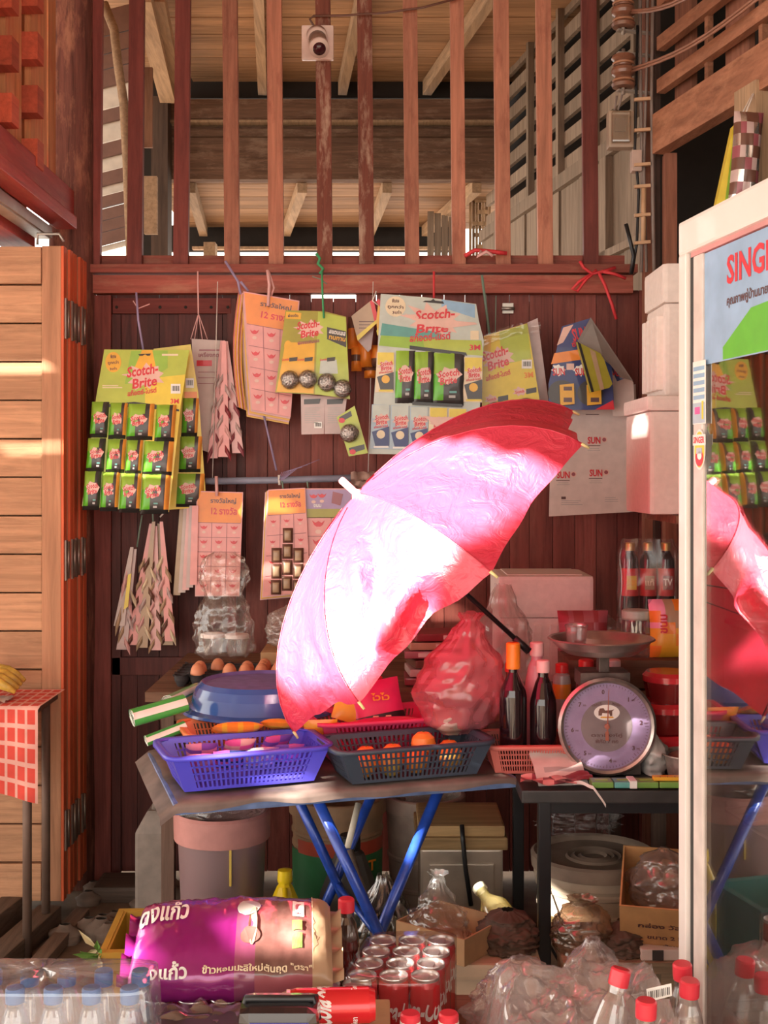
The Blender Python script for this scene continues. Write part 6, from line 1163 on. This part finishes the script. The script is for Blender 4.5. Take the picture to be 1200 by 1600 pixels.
# purple rice bag
rb = thing('rice_bag', 'shiny purple and brown bag of rice with white lettering', 'bag', (-.185, 2.26, .53))
RM = Matrix.Translation((-.275, 2.235, .528)) @ Matrix.Rotation(R(4), 4, 'Z') @ Matrix.Rotation(R(14), 4, 'X')
RW, RD_, RH = .355, .24, .112
def ricef(u, v, off=0.0, flat=False):
    # v: 0 bottom front edge, up the front, over the top to the back
    an = math.pi * (-.08 + 1.16 * v); ex = 1 - abs(2 * u - 1) ** 7; th = RH / 2 * (.35 + .65 * max(0, ex) ** .5)
    y = -RD_ / 2 * math.cos(an) * (1 - .05 * abs(2 * u - 1) ** 4); sgn = math.sin(an); z = RH / 2 + th * (abs(sgn) ** .65) * (1 if sgn > 0 else -1) + .006 * noise.noise(Vector((u * 9, v * 7, 3))) + .005 * abs(noise.noise(Vector((u * 22, v * 16, 6))))
    p = Vector((RW * (u - .5), y, z)); n = Vector((0, -math.cos(an), math.sin(an) * 1.2)).normalized(); return RM @ (p + n * off)
def ricec(u, v):
    if u > .90: return 'tan'
    if u > .62: return 'ricebrown' if (v > .14) else 'wine'
    if u > .52: return 'ricemix'
    return 'ricepurple'
PAL['ricepurple'] = mat('glossy purple foil', (.27, .015, .17), .2, .2, .2, 8, coat=.6); PAL['ricebrown'] = mat('glossy brown print', (.17, .075, .065), .25, 0, .5, 14, coat=.6); PAL['ricemix'] = mat('glossy mauve print', (.26, .06, .13), .22, .1, .3, 9, coat=.6)
mb = MB(); mb.grid(ricef, 60, 34, ricec); mb.grid(lambda u, v: RM @ Vector((RW * (u - .5), RD_ * (v - .5) * .96, .012 + .004 * noise.noise(Vector((u * 4, v * 4, 1))))), 20, 6, lambda u, v: 'ricepurple'); obj('bag_body', mb, None, rb)
for s in (-1, 1):
    mb = MB(); mb.grid(lambda u, v: RM @ Vector((s * (RW / 2 - .002 + .022 * u), RD_ * (v - .5) * .9, RH / 2 + .012 * math.sin(v * 23) * u + .008 * u)), 3, 24, lambda u, v: 'ricepurple' if s < 0 else 'tan'); obj('end_seam', mb, None, rb)
def ontext(mb, body, u0, v0, w_, h_, mi):
    V, F, tw, th = text_geo(body, 2); mb.add([ricef(u0 + (v.x / tw) * w_ / RW, v0 + (v.y / th) * h_ / (RD_ * 1.25), .003) for v in V], F, mi)
mb = MB(); ontext(mb, 'ดงแก้ว', .17, .20, .085, .035, 'white'); obj('lettering', mb, None, rb); mb = MB(); ontext(mb, 'ข้าวหอมมะลิใหม่ต้นฤดู "ตรา"', .63, .20, .19, .018, 'cream'); obj('lettering', mb, None, rb); mb = MB(); ontext(mb, 'ดงแก้ว', .14, .60, .09, .05, 'white'); obj('lettering', mb, None, rb)
mb = MB()
def oq(u0, v0, u1, v1, mi): 
    n = 4; V = [ricef(u0 + (u1 - u0) * i / n, v0 + (v1 - v0) * j / n, .0025) for j in range(n + 1) for i in range(n + 1)]; mb.add(V, [(j * 5 + i, j * 5 + i + 1, (j + 1) * 5 + i + 1, (j + 1) * 5 + i) for j in range(n) for i in range(n)], mi)
oq(.80, .52, .86, .64, 'white'); oq(.815, .54, .845, .62, 'wine'); oq(.80, .42, .85, .49, 'greenline'); oq(.80, .32, .85, .40, 'greenline'); oq(.90, .2, .905, .8, 'cream'); 
def oe(cu, cv, ru, rv, mi): mb.add([ricef(cu + ru * math.cos(R(i * 18)), cv + rv * math.sin(R(i * 18)), .0028) for i in range(20)], [tuple(range(20))], mi)
oe(.575, .60, .06, .075, 'grey'); oe(.60, .46, .022, .12, 'tan'); oe(.59, .40, .05, .05, 'ricebrown'); obj('picture', mb, None, rb)
# loose can lying down
lc = copy_tree(can0, (0, 0, 0), label='single red drink can lying on its side in front of the rice bag'); lc['group'] = 'loose cans'
lc.matrix_world = Matrix.Translation((-.145, 1.975, .586)) @ Matrix.Rotation(R(3), 4, 'Z') @ Matrix.Rotation(R(-92), 4, 'Y') @ Matrix.Rotation(R(-70), 4, 'Z') @ Matrix.Translation((0, 0, -.0))
lc.matrix_world = Matrix.Translation((-.015, 1.975, .588)) @ Matrix.Rotation(R(4), 4, 'Z') @ Matrix.Rotation(R(-90), 4, 'Y') @ Matrix.Rotation(R(-60), 4, 'Z')
t = thing('drinks_carton', 'brown open drinks carton under the loose can', 'box', (-.08, 1.97, BZ)); mb = MB(); mb.bb(-.185, .01, 1.93, 2.07, BZ, .556); obj('body', mb, kb, t, bevel=.004); mb = MB(); mb.bb(-.18, .005, 1.927, 1.93, .42, .53); obj('print', mb, PAL['maroon'], t)
# dark bottle pack with purple label
t = thing('dark_pack', 'black wrapped pack with blue-violet label at the bottom edge', 'pack', (-.16, 1.85, BZ))
mb = MB(); mb.bb(-.225, -.10, 1.855, 1.935, BZ, .628); obj('body', mb, mat('black shiny wrap', (.02, .017, .018), .2, 0, .2, 10, coat=.5), t, bevel=.018)
mb = MB(); mb.bb(-.205, -.115, 1.8525, 1.855, .50, .612); obj('label_panel', mb, mat('blue-violet label', (.10, .10, .45), .35), t); mb = MB(); mb.bb(-.135, -.122, 1.8515, 1.8525, .585, .61); obj('label_mark', mb, PAL['peach'], t)
mb = MB(); mb.tube([(-.222, 1.895, .60), (-.215, 1.895, .632), (-.11, 1.895, .632), (-.103, 1.895, .60)], .006, 8); obj('carry_strap', mb, blk, t)
# crumpled wrapping in front of the rice bag
mb = MB(); mb.grid(lambda u, v: (-.40 + .17 * u, 1.99 + .10 * v, .535 + .022 * abs(noise.noise(Vector((u * 5, v * 4, 7)))) - .02 * (1 - v)), 24, 12); obj('film_wrap', mb, clear('grey film', (.85, .83, .8), .3, .2, .12, (.4, .36, .33), bump=.7), label='crumpled grey film between the water pack and black pack', cat='film')
mb = MB(); mb.bb(-.41, -.235, 1.94, 2.10, BZ, .533); o = obj('drinks_carton', mb, PAL['char'], label='dark carton under the crumpled grey film', cat='box', bevel=.004); mb = MB(); mb.bb(-.36, -.30, 1.937, 1.94, .44, .50); obj('print', mb, PAL['bluegrey'], o)
t = thing('snack_roll', 'tan paper-wrapped stick lying across the grey film', 'packet', (-.24, 1.96, .56)); mb = MB(); mb.tube([P(400, 1582, 1.92), P(455, 1555, 1.99)], .010, 8); obj('roll', mb, PAL['tan'], t); mb = MB(); mb.tube([P(396, 1584, 1.915), P(402, 1581, 1.925)], .012, 8); obj('end', mb, PAL['gold'], t)
t = thing('small_jar', 'small orange round lid at the bottom edge beside the water pack', 'lid', (-.375, 1.88, .575)); mb = MB(); mb.lathe([(.022, 0), (.024, .004), (.022, .014), (0, .018)], (-.372, 1.875, .575), 16); obj('lid', mb, mat('orange lid', (.8, .22, .05), .4), t); mb = MB(); mb.lathe([(.018, -.19), (.02, 0), (0, .001)], (-.372, 1.875, .575), 16); obj('jar', mb, PAL['peach'], t)
# glass cola bottles with red caps
dark_cola = mat('dark cola', (.03, .012, .008), .15); petc = clear('clear bottle plastic', (.96, .94, .93), .08, .14, .06, (.8, .75, .72)); rcap = mat('red bottle cap', (.62, .03, .05), .35); 
bottle('cola_bottle', 'dark cola bottle with red and white cap between rice bag and cans', 'bottle', (-.075, 2.42, BZ), .22, .027, clear('smoky bottle', (.55, .45, .4), .2, .15, .08, (.2, .15, .12)), .0165, rcap, .013, .022, .60, liquid=dark_cola)
for i, (px, py, Y, lab) in enumerate(((641, 1582, 1.99, 'red-capped bottle at the bottom edge left of the pair'), (701, 1582, 1.99, 'red-capped bottle at the bottom edge right of the pair'))):
    p = P(px, py, Y); h = p.z - BZ; t = bottle('cola_bottle', lab, 'bottle', (p.x, Y, BZ), h, .03, petc, .0165, rcap, .014, .012, .62, liquid=dark_cola); mb = MB(); mb.lathe([(.0155, h - .03), (.017, h - .028), (.017, h - .013), (.0155, h - .012)], (0, 0, 0), 16); obj('neck_band', mb, PAL['white'], t, local=True)
for i, (px, py, Y, tx, ty, lab) in enumerate(((971, 1513, 1.88, -8, 14, 'clear bottle with red cap tilted left in the film, tallest of the group'), (1066, 1505, 1.97, 4, -3, 'clear red-capped bottle standing rearmost beside the fridge'), (1078, 1531, 1.92, 3, 2, 'clear red-capped bottle half hidden by the fridge edge'), (1010, 1562, 1.80, 0, 2, 'clear red-capped bottle nearest the viewer in the film'))):
    p = P(px, py, Y); h = .285; b_ = Vector((p.x, Y, p.z)); rot = (R(tx), R(ty), 0); E_ = Matrix.Rotation(R(ty), 4, 'Y') @ Matrix.Rotation(R(tx), 4, 'X'); base = b_ - E_ @ Vector((0, 0, h))
    bottle('clear_bottle', lab, 'bottle', tuple(base), h, .031, petc, .0158, rcap, .0135, .022, .66, liquid=clear('faint pink drink', (.95, .85, .82), .25, .05, .1, (.65, .5, .46)), tilt=rot, group='red-capped bottles in the film')
mb = MB(); mb.bb(.27, .47, 1.72, 2.10, BZ, .415); o = obj('cardboard_pad', mb, kb, label='cardboard pad under the red-capped clear bottles', cat='cardboard'); 
# big crumpled film over the bottles, with a barcode
def bf(u, v):
    x = .15 + .34 * u; y = 1.74 + .44 * v; q = Vector((u * 4, v * 4.6, 5)); d = noise.voronoi(q)[0]; d2 = noise.voronoi(q * 2.3)[0]
    z = .56 + .05 * math.sin(v * 3.0) + .035 * noise.noise(q * .6) - .05 * (d[1] - d[0]) - .02 * (d2[1] - d2[0]) + .03 * u
    e = min(u, 1 - u, v, 1 - v); z -= max(0, .13 - e) * 1.3
    return (x, y, z)
mb = MB(); mb.grid(bf, 70, 60); bigf = obj('wrapping_film', mb, clear('loose glossy film', (.98, .97, .97), .24, .10, .08, (.98, .93, .93), bump=.5, bscale=26), label='large crumpled clear film draped over the red-capped bottles', cat='film')
mb = MB(); pl = Plane(1028, 1551, 1.84, kz=-.3); mb.plate(pl, [(1010, 1546), (1049, 1537), (1050, 1556), (1012, 1566)], .001, 0, 'white')
for i in range(12): a = 1013 + i * 2.9; w_ = (.8, 1.6, 1.1)[i % 3]; d = -(a - 1012) * .235; mb.ink(pl, [(a, 1549 + d), (a + w_, 1549 + d), (a + w_ + .5, 1561 + d), (a + .5, 1561 + d)], .001, 'black')
obj('barcode', mb, None, bigf)
BFILM = clear('bright clear film', (.98, .97, .97), .24, .10, .08, (.98, .93, .93), bump=.5, bscale=26)
obj('clear_bag', bagmesh((.255, 2.26, BZ), [(0, .9), (.4, 1), (.7, .8), (.9, .5), (1, .2)], 0.20, .17, .165, 131, .2), BFILM, label='crumpled clear bag right of the block of cans', cat='bag')
obj('clear_bag', bagmesh((.40, 2.33, BZ), [(0, .9), (.4, 1), (.75, .7), (1, .2)], 0.14, .14, .175, 137, .22), BFILM, label='smaller crumpled clear bag behind the draped film', cat='bag')
# clear tray of cups with a blue lid at the bottom edge
t = thing('cup_tray', 'clear ribbed plastic tray with a blue piece at the bottom edge', 'tray', (.26, 1.84, BZ))
for i in range(5): mb = MB(); mb.lathe([(.018, -.17), (.024, 0), (.026, .002), (.023, 0), (.017, -.165)], (.215 + i * .042, 1.80, .588), 14, sm=False); obj('cup', mb, MC['ribbed clear plastic'] if i != 2 else clear('blue clear plastic', (.3, .45, .85), .35, .15, .1, (.1, .2, .6)), t)
mb = MB(); mb.bb(.19, .41, 1.775, 1.825, .587, .590); obj('rim', mb, MC['ribbed clear plastic'], t)
# ================================================================ GLASS-DOOR FRIDGE
fg = thing('display_fridge', 'tall white glass-door display fridge at the right', 'fridge', (.80, 1.9, 0))
G0 = Vector((.508, 2.10, 0)); GD = Vector((.155, -1, 0)).normalized(); GN = Vector((-GD.y, GD.x, 0)); GN = GN if GN.x < 0 else -GN
fwh = mat('white enamel', (.74, .68, .64), .35, 0, .03, 10, coat=.2); gask = mat('black gasket', (.015, .014, .014), .5); finw = mat('pale inner frame', (.60, .52, .48), .4)
def gb(name, s0, s1, d0, d1, z0, z1, m, par=fg, bevel=0.0):
    mb = MB(); V = []
    for z in (z0, z1):
        for d in (d0, d1):
            for s in (s0, s1): p = G0 + GD * s + GN * d; V.append((p.x, p.y, z))
    mb.add(V, [(0, 2, 3, 1), (4, 5, 7, 6), (0, 1, 5, 4), (2, 6, 7, 3), (0, 4, 6, 2), (1, 3, 7, 5)]); 
    bm = bmesh.new(); return obj(name, mb, m, par, bevel=bevel)
ZF = 1.882
gb('back_panel', 0, .62, -.56, -.53, .02, ZF - .02, fwh); gb('side_panel', 0, .03, -.53, -.05, .02, ZF - .02, fwh); gb('side_panel', .59, .62, -.53, -.05, .02, ZF - .02, fwh)
gb('top_panel', 0, .62, -.56, -.05, ZF - .03, ZF, fwh, bevel=.006); gb('base_panel', 0, .62, -.56, -.05, 0, .14, fwh)
dr_ = gb('door', 0, .62, -.05, .0, ZF - .058, ZF, fwh, bevel=.006)
gb('door_stile', 0, .034, -.05, .0, .14, ZF - .056, fwh, bevel=.005); gb('door_stile', .575, .62, -.05, .0, .14, ZF - .056, fwh, bevel=.005); gb('door_rail', .045, .575, -.05, .0, .14, .19, fwh, bevel=.005)
gb('gasket', .034, .050, -.045, -.008, .19, ZF - .058, gask); gb('inner_frame', .050, .088, -.045, -.006, .19, ZF - .066, finw, bevel=.003); gb('gasket', .04, .575, -.045, -.006, ZF - .066, ZF - .058, mat('pink trim', (.55, .25, .24), .5)); gb('inner_frame', .545, .575, -.045, -.012, .19, ZF - .066, finw, bevel=.003)
# pane: clear, with a strong reflection
m, nt, b, out = _new('reflective cabinet glass'); nt.nodes.remove(b); N = nt.nodes.new; tr = N('ShaderNodeBsdfTransparent'); tr.inputs[0].default_value = (.75, .72, .70, 1); gl = N('ShaderNodeBsdfGlossy'); gl.inputs['Roughness'].default_value = .015; gl.inputs['Color'].default_value = (.95, .95, .93, 1); mx = N('ShaderNodeMixShader'); pass
mx.inputs[0].default_value = .42; nt.links.new(tr.outputs[0], mx.inputs[1]); nt.links.new(gl.outputs[0], mx.inputs[2]); nt.links.new(mx.outputs[0], out.inputs['Surface'])
gb('glass_pane', .088, .545, -.014, -.010, .19, ZF - .066, m)
hp = gb('header_panel', .0885, .544, -.010, -.0095, 1.63, 1.814, mat('sky blue header', (.26, .40, .58), .4)); 
def GF(s, z, d): p = G0 + GD * s + GN * d; M = Matrix.Identity(4); Z = GN; X = GD; Y = Vector((0, 0, 1))
def GFM(s, z, d):
    p = G0 + GD * s + GN * d; M = Matrix.Identity(4)
    for i in range(3): M[i][0] = GD[i]; M[i][1] = (0, 0, 1)[i]; M[i][2] = GN[i]; M[i][3] = (p.x, p.y, z)[i]
    return M
mb = MB(); mb.text('SINGER', GFM(.275, 1.772, -.0088), h=.046, w=.20, mi='red'); mb.text('คุณภาพคู่บ้านมายาวนาน', GFM(.27, 1.722, -.0088), h=.022, w=.19, mi='ink'); mb.add([Vector((-.0, -.04, 0)), Vector((.22, -.04, 0)), Vector((.22, .035, 0)), Vector((.10, .03, 0)), Vector((.05, .005, 0)), Vector((-.0, -.02, 0))], [(0, 1, 2, 3, 4, 5)], 'green', M=GFM(.16, 1.672, -.009)); obj('print', mb, None, hp)
for z in (.55, .88, 1.2, 1.5):
    mb = MB(); 
    for k in range(14): a = G0 + GD * (.04 + k * .04) + GN * -.06; b_ = G0 + GD * (.04 + k * .04) + GN * -.5; mb.tube([(a.x, a.y, z), (b_.x, b_.y, z)], .002, 4)
    for d in (-.06, -.5): a = G0 + GD * .04 + GN * d; b_ = G0 + GD * .58 + GN * d; mb.tube([(a.x, a.y, z), (b_.x, b_.y, z)], .003, 5)
    obj('wire_shelf', mb, mat('white wire', (.6, .57, .55), .4), fg)
gb('back_liner', .03, .59, -.53, -.525, .14, ZF - .03, mat('grey liner', (.30, .26, .24), .6))
# stickers on the door frame
def sticker(name, s0, s1, z0, z1, d, mb, par): return obj(name, mb, None, par)
t = thing('door_sticker', 'blue and white sticker on the fridge door edge', 'sticker', G0 + GD * .09 + Vector((0, 0, 1.53))); mb = MB(); M = GFM(.078, 1.585, -.0048); mb.box((0, 0, 0), (.05, .105, .0012), 'white', M=M)
for k in range(5): mb.box((.0, .04 - k * .012, .0008), (.044, .007, .0006), 'sky', M=M)
mb.box((0, -.034, .0008), (.048, .034, .0006), 'bluegrey', M=M); mb.box((-.005, -.03, .0014), (.02, .012, .0004), 'hotpink', M=M); mb.box((.016, -.03, .0014), (.006, .03, .0004), 'yellow', M=M); obj('label_sheet', mb, None, t)
t = thing('door_sticker', 'round orange and white brand sticker below the blue one', 'sticker', G0 + GD * .09 + Vector((0, 0, 1.46))); mb = MB(); M = GFM(.080, 1.49, -.0048)
def ov(rx, ry, cx, cy, z, mi): mb.add([(cx + rx * math.cos(R(i * 15)), cy + ry * math.sin(R(i * 15)), z) for i in range(24)], [tuple(range(24))], mi, M=M)
ov(.023, .034, 0, 0, .0004, 'white'); ov(.020, .030, 0, 0, .0008, 'yellow'); ov(.016, .014, 0, -.014, .0012, 'red'); ov(.009, .007, .002, -.010, .0016, 'white'); mb.box((0, .016, .0012), (.05, .018, .0006), 'white', M=M); mb.text('SINGER', M @ Matrix.Translation((0, .016, .0018)), h=.011, w=.044, mi='red'); mb.box((0, -.002, .0014), (.022, .010, .0004), 'bluegrey', M=M); obj('label_sheet', mb, None, t)
# ================================================================ FOAM BOXES ON A SHELF BY THE FRIDGE
foambox('foam_box', 'white ribbed foam box stacked on top beside the fridge', .735, .95, 3.20, 3.44, 1.652, 2.005, 1.90, 'left')
foambox('foam_box', 'smooth white foam box under the ribbed one beside the fridge', .672, .95, 3.10, 3.42, 1.345, 1.65, 1.61, None)
mb = MB(); mb.bb(.74, 1.16, 3.08, 3.46, 1.322, 1.344); sh = obj('wall_shelf', mb, rt_m, label='wooden shelf under the white foam boxes beside the fridge', cat='shelf', bevel=.003)
mb = MB(); mb.bb(1.10, 1.14, 3.2, 3.24, 0, 1.322); obj('support', mb, rt_m, sh); mb = MB(); mb.bb(.99, 1.03, 3.36, 3.40, 0, 1.322); obj('support', mb, rt_m, sh)
# ================================================================ CCTV CAMERA ON A BAR
cw = mat('white camera plastic', (.72, .56, .50), .4); t = thing('security_camera', 'white bullet security camera on a square plate fixed to a bar', 'camera', P(497, 92, 4.27))
mb = MB(); a = P(471, 38, 4.25); b_ = P(521, 92, 4.25); mb.bb(a.x, b_.x, 4.255, 4.275, b_.z, a.z); obj('mount_plate', mb, cw, t, bevel=.006)
A = P(495, 55, 4.25); B = P(499, 76, 4.13); mb = MB(); mb.tube([A, A + (B - A) * .3], [.036, .036], 20); obj('base_ring', mb, cw, t); mb = MB(); mb.tube([A + (B - A) * .1, A + (B - A) * .85], .031, 20); obj('barrel', mb, mat('brown-grey camera body', (.25, .15, .11), .4), t); mb = MB(); mb.tube([A + (B - A) * .8, B], [.034, .034], 20); hd_ = obj('front_ring', mb, cw, t)
mb = MB(); d = (B - A).normalized(); mb.tube([B + d * .0, B + d * .003], .022, 18); obj('lens', mb, mat('dark lens', (.05, .01, .015), .08), hd_)
mb = MB(); mb.tube([P(490, 40, 4.27), P(484, 30, 4.28), P(490, 25, 4.28), P(540, 24, 4.27), P(600, 20, 4.27), P(660, 12, 4.27), P(720, -4, 4.27)], .004, 6); obj('cable', mb, mat('brown cable', (.14, .06, .04), .5), t)
# ================================================================ ELECTRICAL FITTINGS ON THE RIGHT PILLAR
rustw = mat('rusty brown insulator', (.20, .085, .05), .4, 0, .3, 30, coat=.3); wirem = mat('grey wire', (.22, .17, .15), .5); tancl = mat('tan clip', (.55, .34, .2), .5)
for i, (yc, lab) in enumerate(((18, 'upper brown spool insulator wound with wire on the pillar'), (112, 'lower brown spool insulator wound with wire on the pillar'))):
    t = thing('spool_insulator', lab, 'insulator', P(974, yc + 28, 4.0)); p = P(974, yc, 4.02)
    mb = MB(); mb.lathe([(.010, -.055), (.036, -.052), (.040, -.042), (.030, -.032), (.028, -.018), (.038, -.010), (.040, .0), (.038, .010), (.028, .018), (.030, .032), (.040, .042), (.036, .052), (.010, .055)], p, 20); obj('spool', mb, rustw, t)
    mb = MB(); mb.tube([p + Vector((0, 0, -.075)), p + Vector((0, 0, .075))], .006, 8); mb.bar(p + Vector((-.02, 0, -.062)), p + Vector((.10, .03, -.062)), .02, .006); mb.bar(p + Vector((-.02, 0, .062)), p + Vector((.10, .03, .062)), .02, .006); obj('bracket', mb, metal_m, t)
    mb = MB(); 
    for k in range(3): mb.tube([p + Vector((.033 * math.cos(a * .5236), .033 * math.sin(a * .5236), -.03 + k * .028)) for a in range(12)], .004, 6, closed=True)
    obj('wire_loop', mb, mat('copper-brown wire', (.38, .18, .1), .5), t)
t = thing('overhead_wires', 'two slack brown wires running from the insulators up to the right', 'wires', P(1100, 60, 3.8))
for (a, b_) in (((985, 20, 4.0), (1130, -40, 3.3)), ((985, 112, 4.0), (1190, -6, 3.3))):
    A = P(*a); B = P(*b_)
    for o in (0, .012): mb = MB(); mb.tube([A + (B - A) * k / 8 + Vector((0, o, -.03 * math.sin(k / 8 * 3.14) + o)) for k in range(9)], .0045, 6); obj('wire', mb, mat('brown overhead wire', (.30, .14, .09), .5), t)
t = thing('meter_box', 'small clear-fronted electricity meter box hanging on the pillar', 'meter', P(970, 232, 4.02))
mb = MB(); a = P(951, 172, 4.02); b_ = P(991, 230, 4.02); mb.bb(a.x, b_.x, 4.02, 4.07, b_.z, a.z); obj('case', mb, mat('grey-tan meter case', (.36, .27, .2), .4), t, bevel=.008); mb = MB(); mb.bb(a.x + .008, b_.x - .014, 3.995, 4.02, b_.z + .012, a.z - .008); obj('cover', mb, clear('old clear cover', (.85, .78, .68), .25, .15, .15, (.5, .4, .3)), t, bevel=.006)
mb = MB(); mb.bb(a.x + .02, b_.x - .03, 4.012, 4.019, b_.z + .05, a.z - .03); obj('register', mb, mat('dark register', (.12, .09, .07), .4), t)
for (x0, y0, x1, y1) in ((966, 172, 974, 140), (960, 172, 964, 150)): mb = MB(); mb.tube([P(x0, y0, 4.03), P(x1, y1, 4.03)], .004, 6); obj('lead', mb, wirem, t)
t = thing('cable_run', 'bundle of cables clipped down the pillar beside the meter', 'cables', P(1000, 425, 4.05))
for i, (pts, r, m_) in enumerate((([(1000, -10), (1001, 150), (1003, 260), (1004, 330), (1002, 425)], .006, wirem), ([(1012, -10), (1010, 120), (1006, 260), (1010, 425)], .005, wirem), ([(996, 40), (994, 150), (992, 232), (998, 300), (995, 380), (988, 425)], .005, blk), ([(978, 350), (985, 378), (990, 400), (986, 428)], .007, blk), ([(1006, 290), (1005, 380)], .009, tancl), ([(1020, -10), (1018, 150), (1020, 300), (1022, 425)], .006, wirem))):
    mb = MB(); mb.tube([P(x, y, 4.03 - .004 * i) for x, y in pts], r, 6); obj('cable', mb, m_, t)
for y in (156, 204, 258, 292, 337, 380): mb = MB(); mb.bar(P(991, y, 4.005), P(1016, y - 2, 4.005), .012, .010); obj('clip', mb, tancl, t)
mb = MB(); a = P(987, 235, 4.02); b_ = P(1002, 268, 4.02); mb.bb(a.x, b_.x, 4.01, 4.05, b_.z, a.z); obj('junction_box', mb, mat('pink-grey box', (.45, .33, .28), .5), t, bevel=.003)
# ================================================================ THINGS ABOVE THE FRIDGE
t = thing('yellow_sack', 'tall yellow plastic packet wedged upright behind the fridge top', 'packet', P(1135, 310, 3.3)); mb = MB(); mb.plate(Plane(1135, 250, 3.3), [(1146, 196), (1152, 194), (1144, 312), (1118, 326)], .03, 0, 'yellow'); obj('sheet', mb, None, t); mb = MB(); mb.ink(Plane(1135, 250, 3.3), [(1147, 205), (1150, 205), (1140, 315), (1132, 320)], .001, 'leaf'); obj('print', mb, None, t)
pouch('snack_bag', 'crinkled silvery brown snack bag behind the fridge top', 'bag', MT(P(1165, 250, 3.28), ry=4), .08, .26, .03, lambda u, v: ('foil', 'brown', 'greypink', 'brown', 'wine')[(int(u * 5) * 3 + int(v * 8)) % 5], n=16, seed=12)
for o, a in ((bpy.data.objects['snack_bag'], P(1163, 180, 3.28)), (t, P(1149, 195, 3.3))): mb = MB(); mb.tube([a - Vector((0, 0, .004)), Vector((1.03, 3.36, 2.52))], .002, 5); obj('string', mb, strn['w'], o)
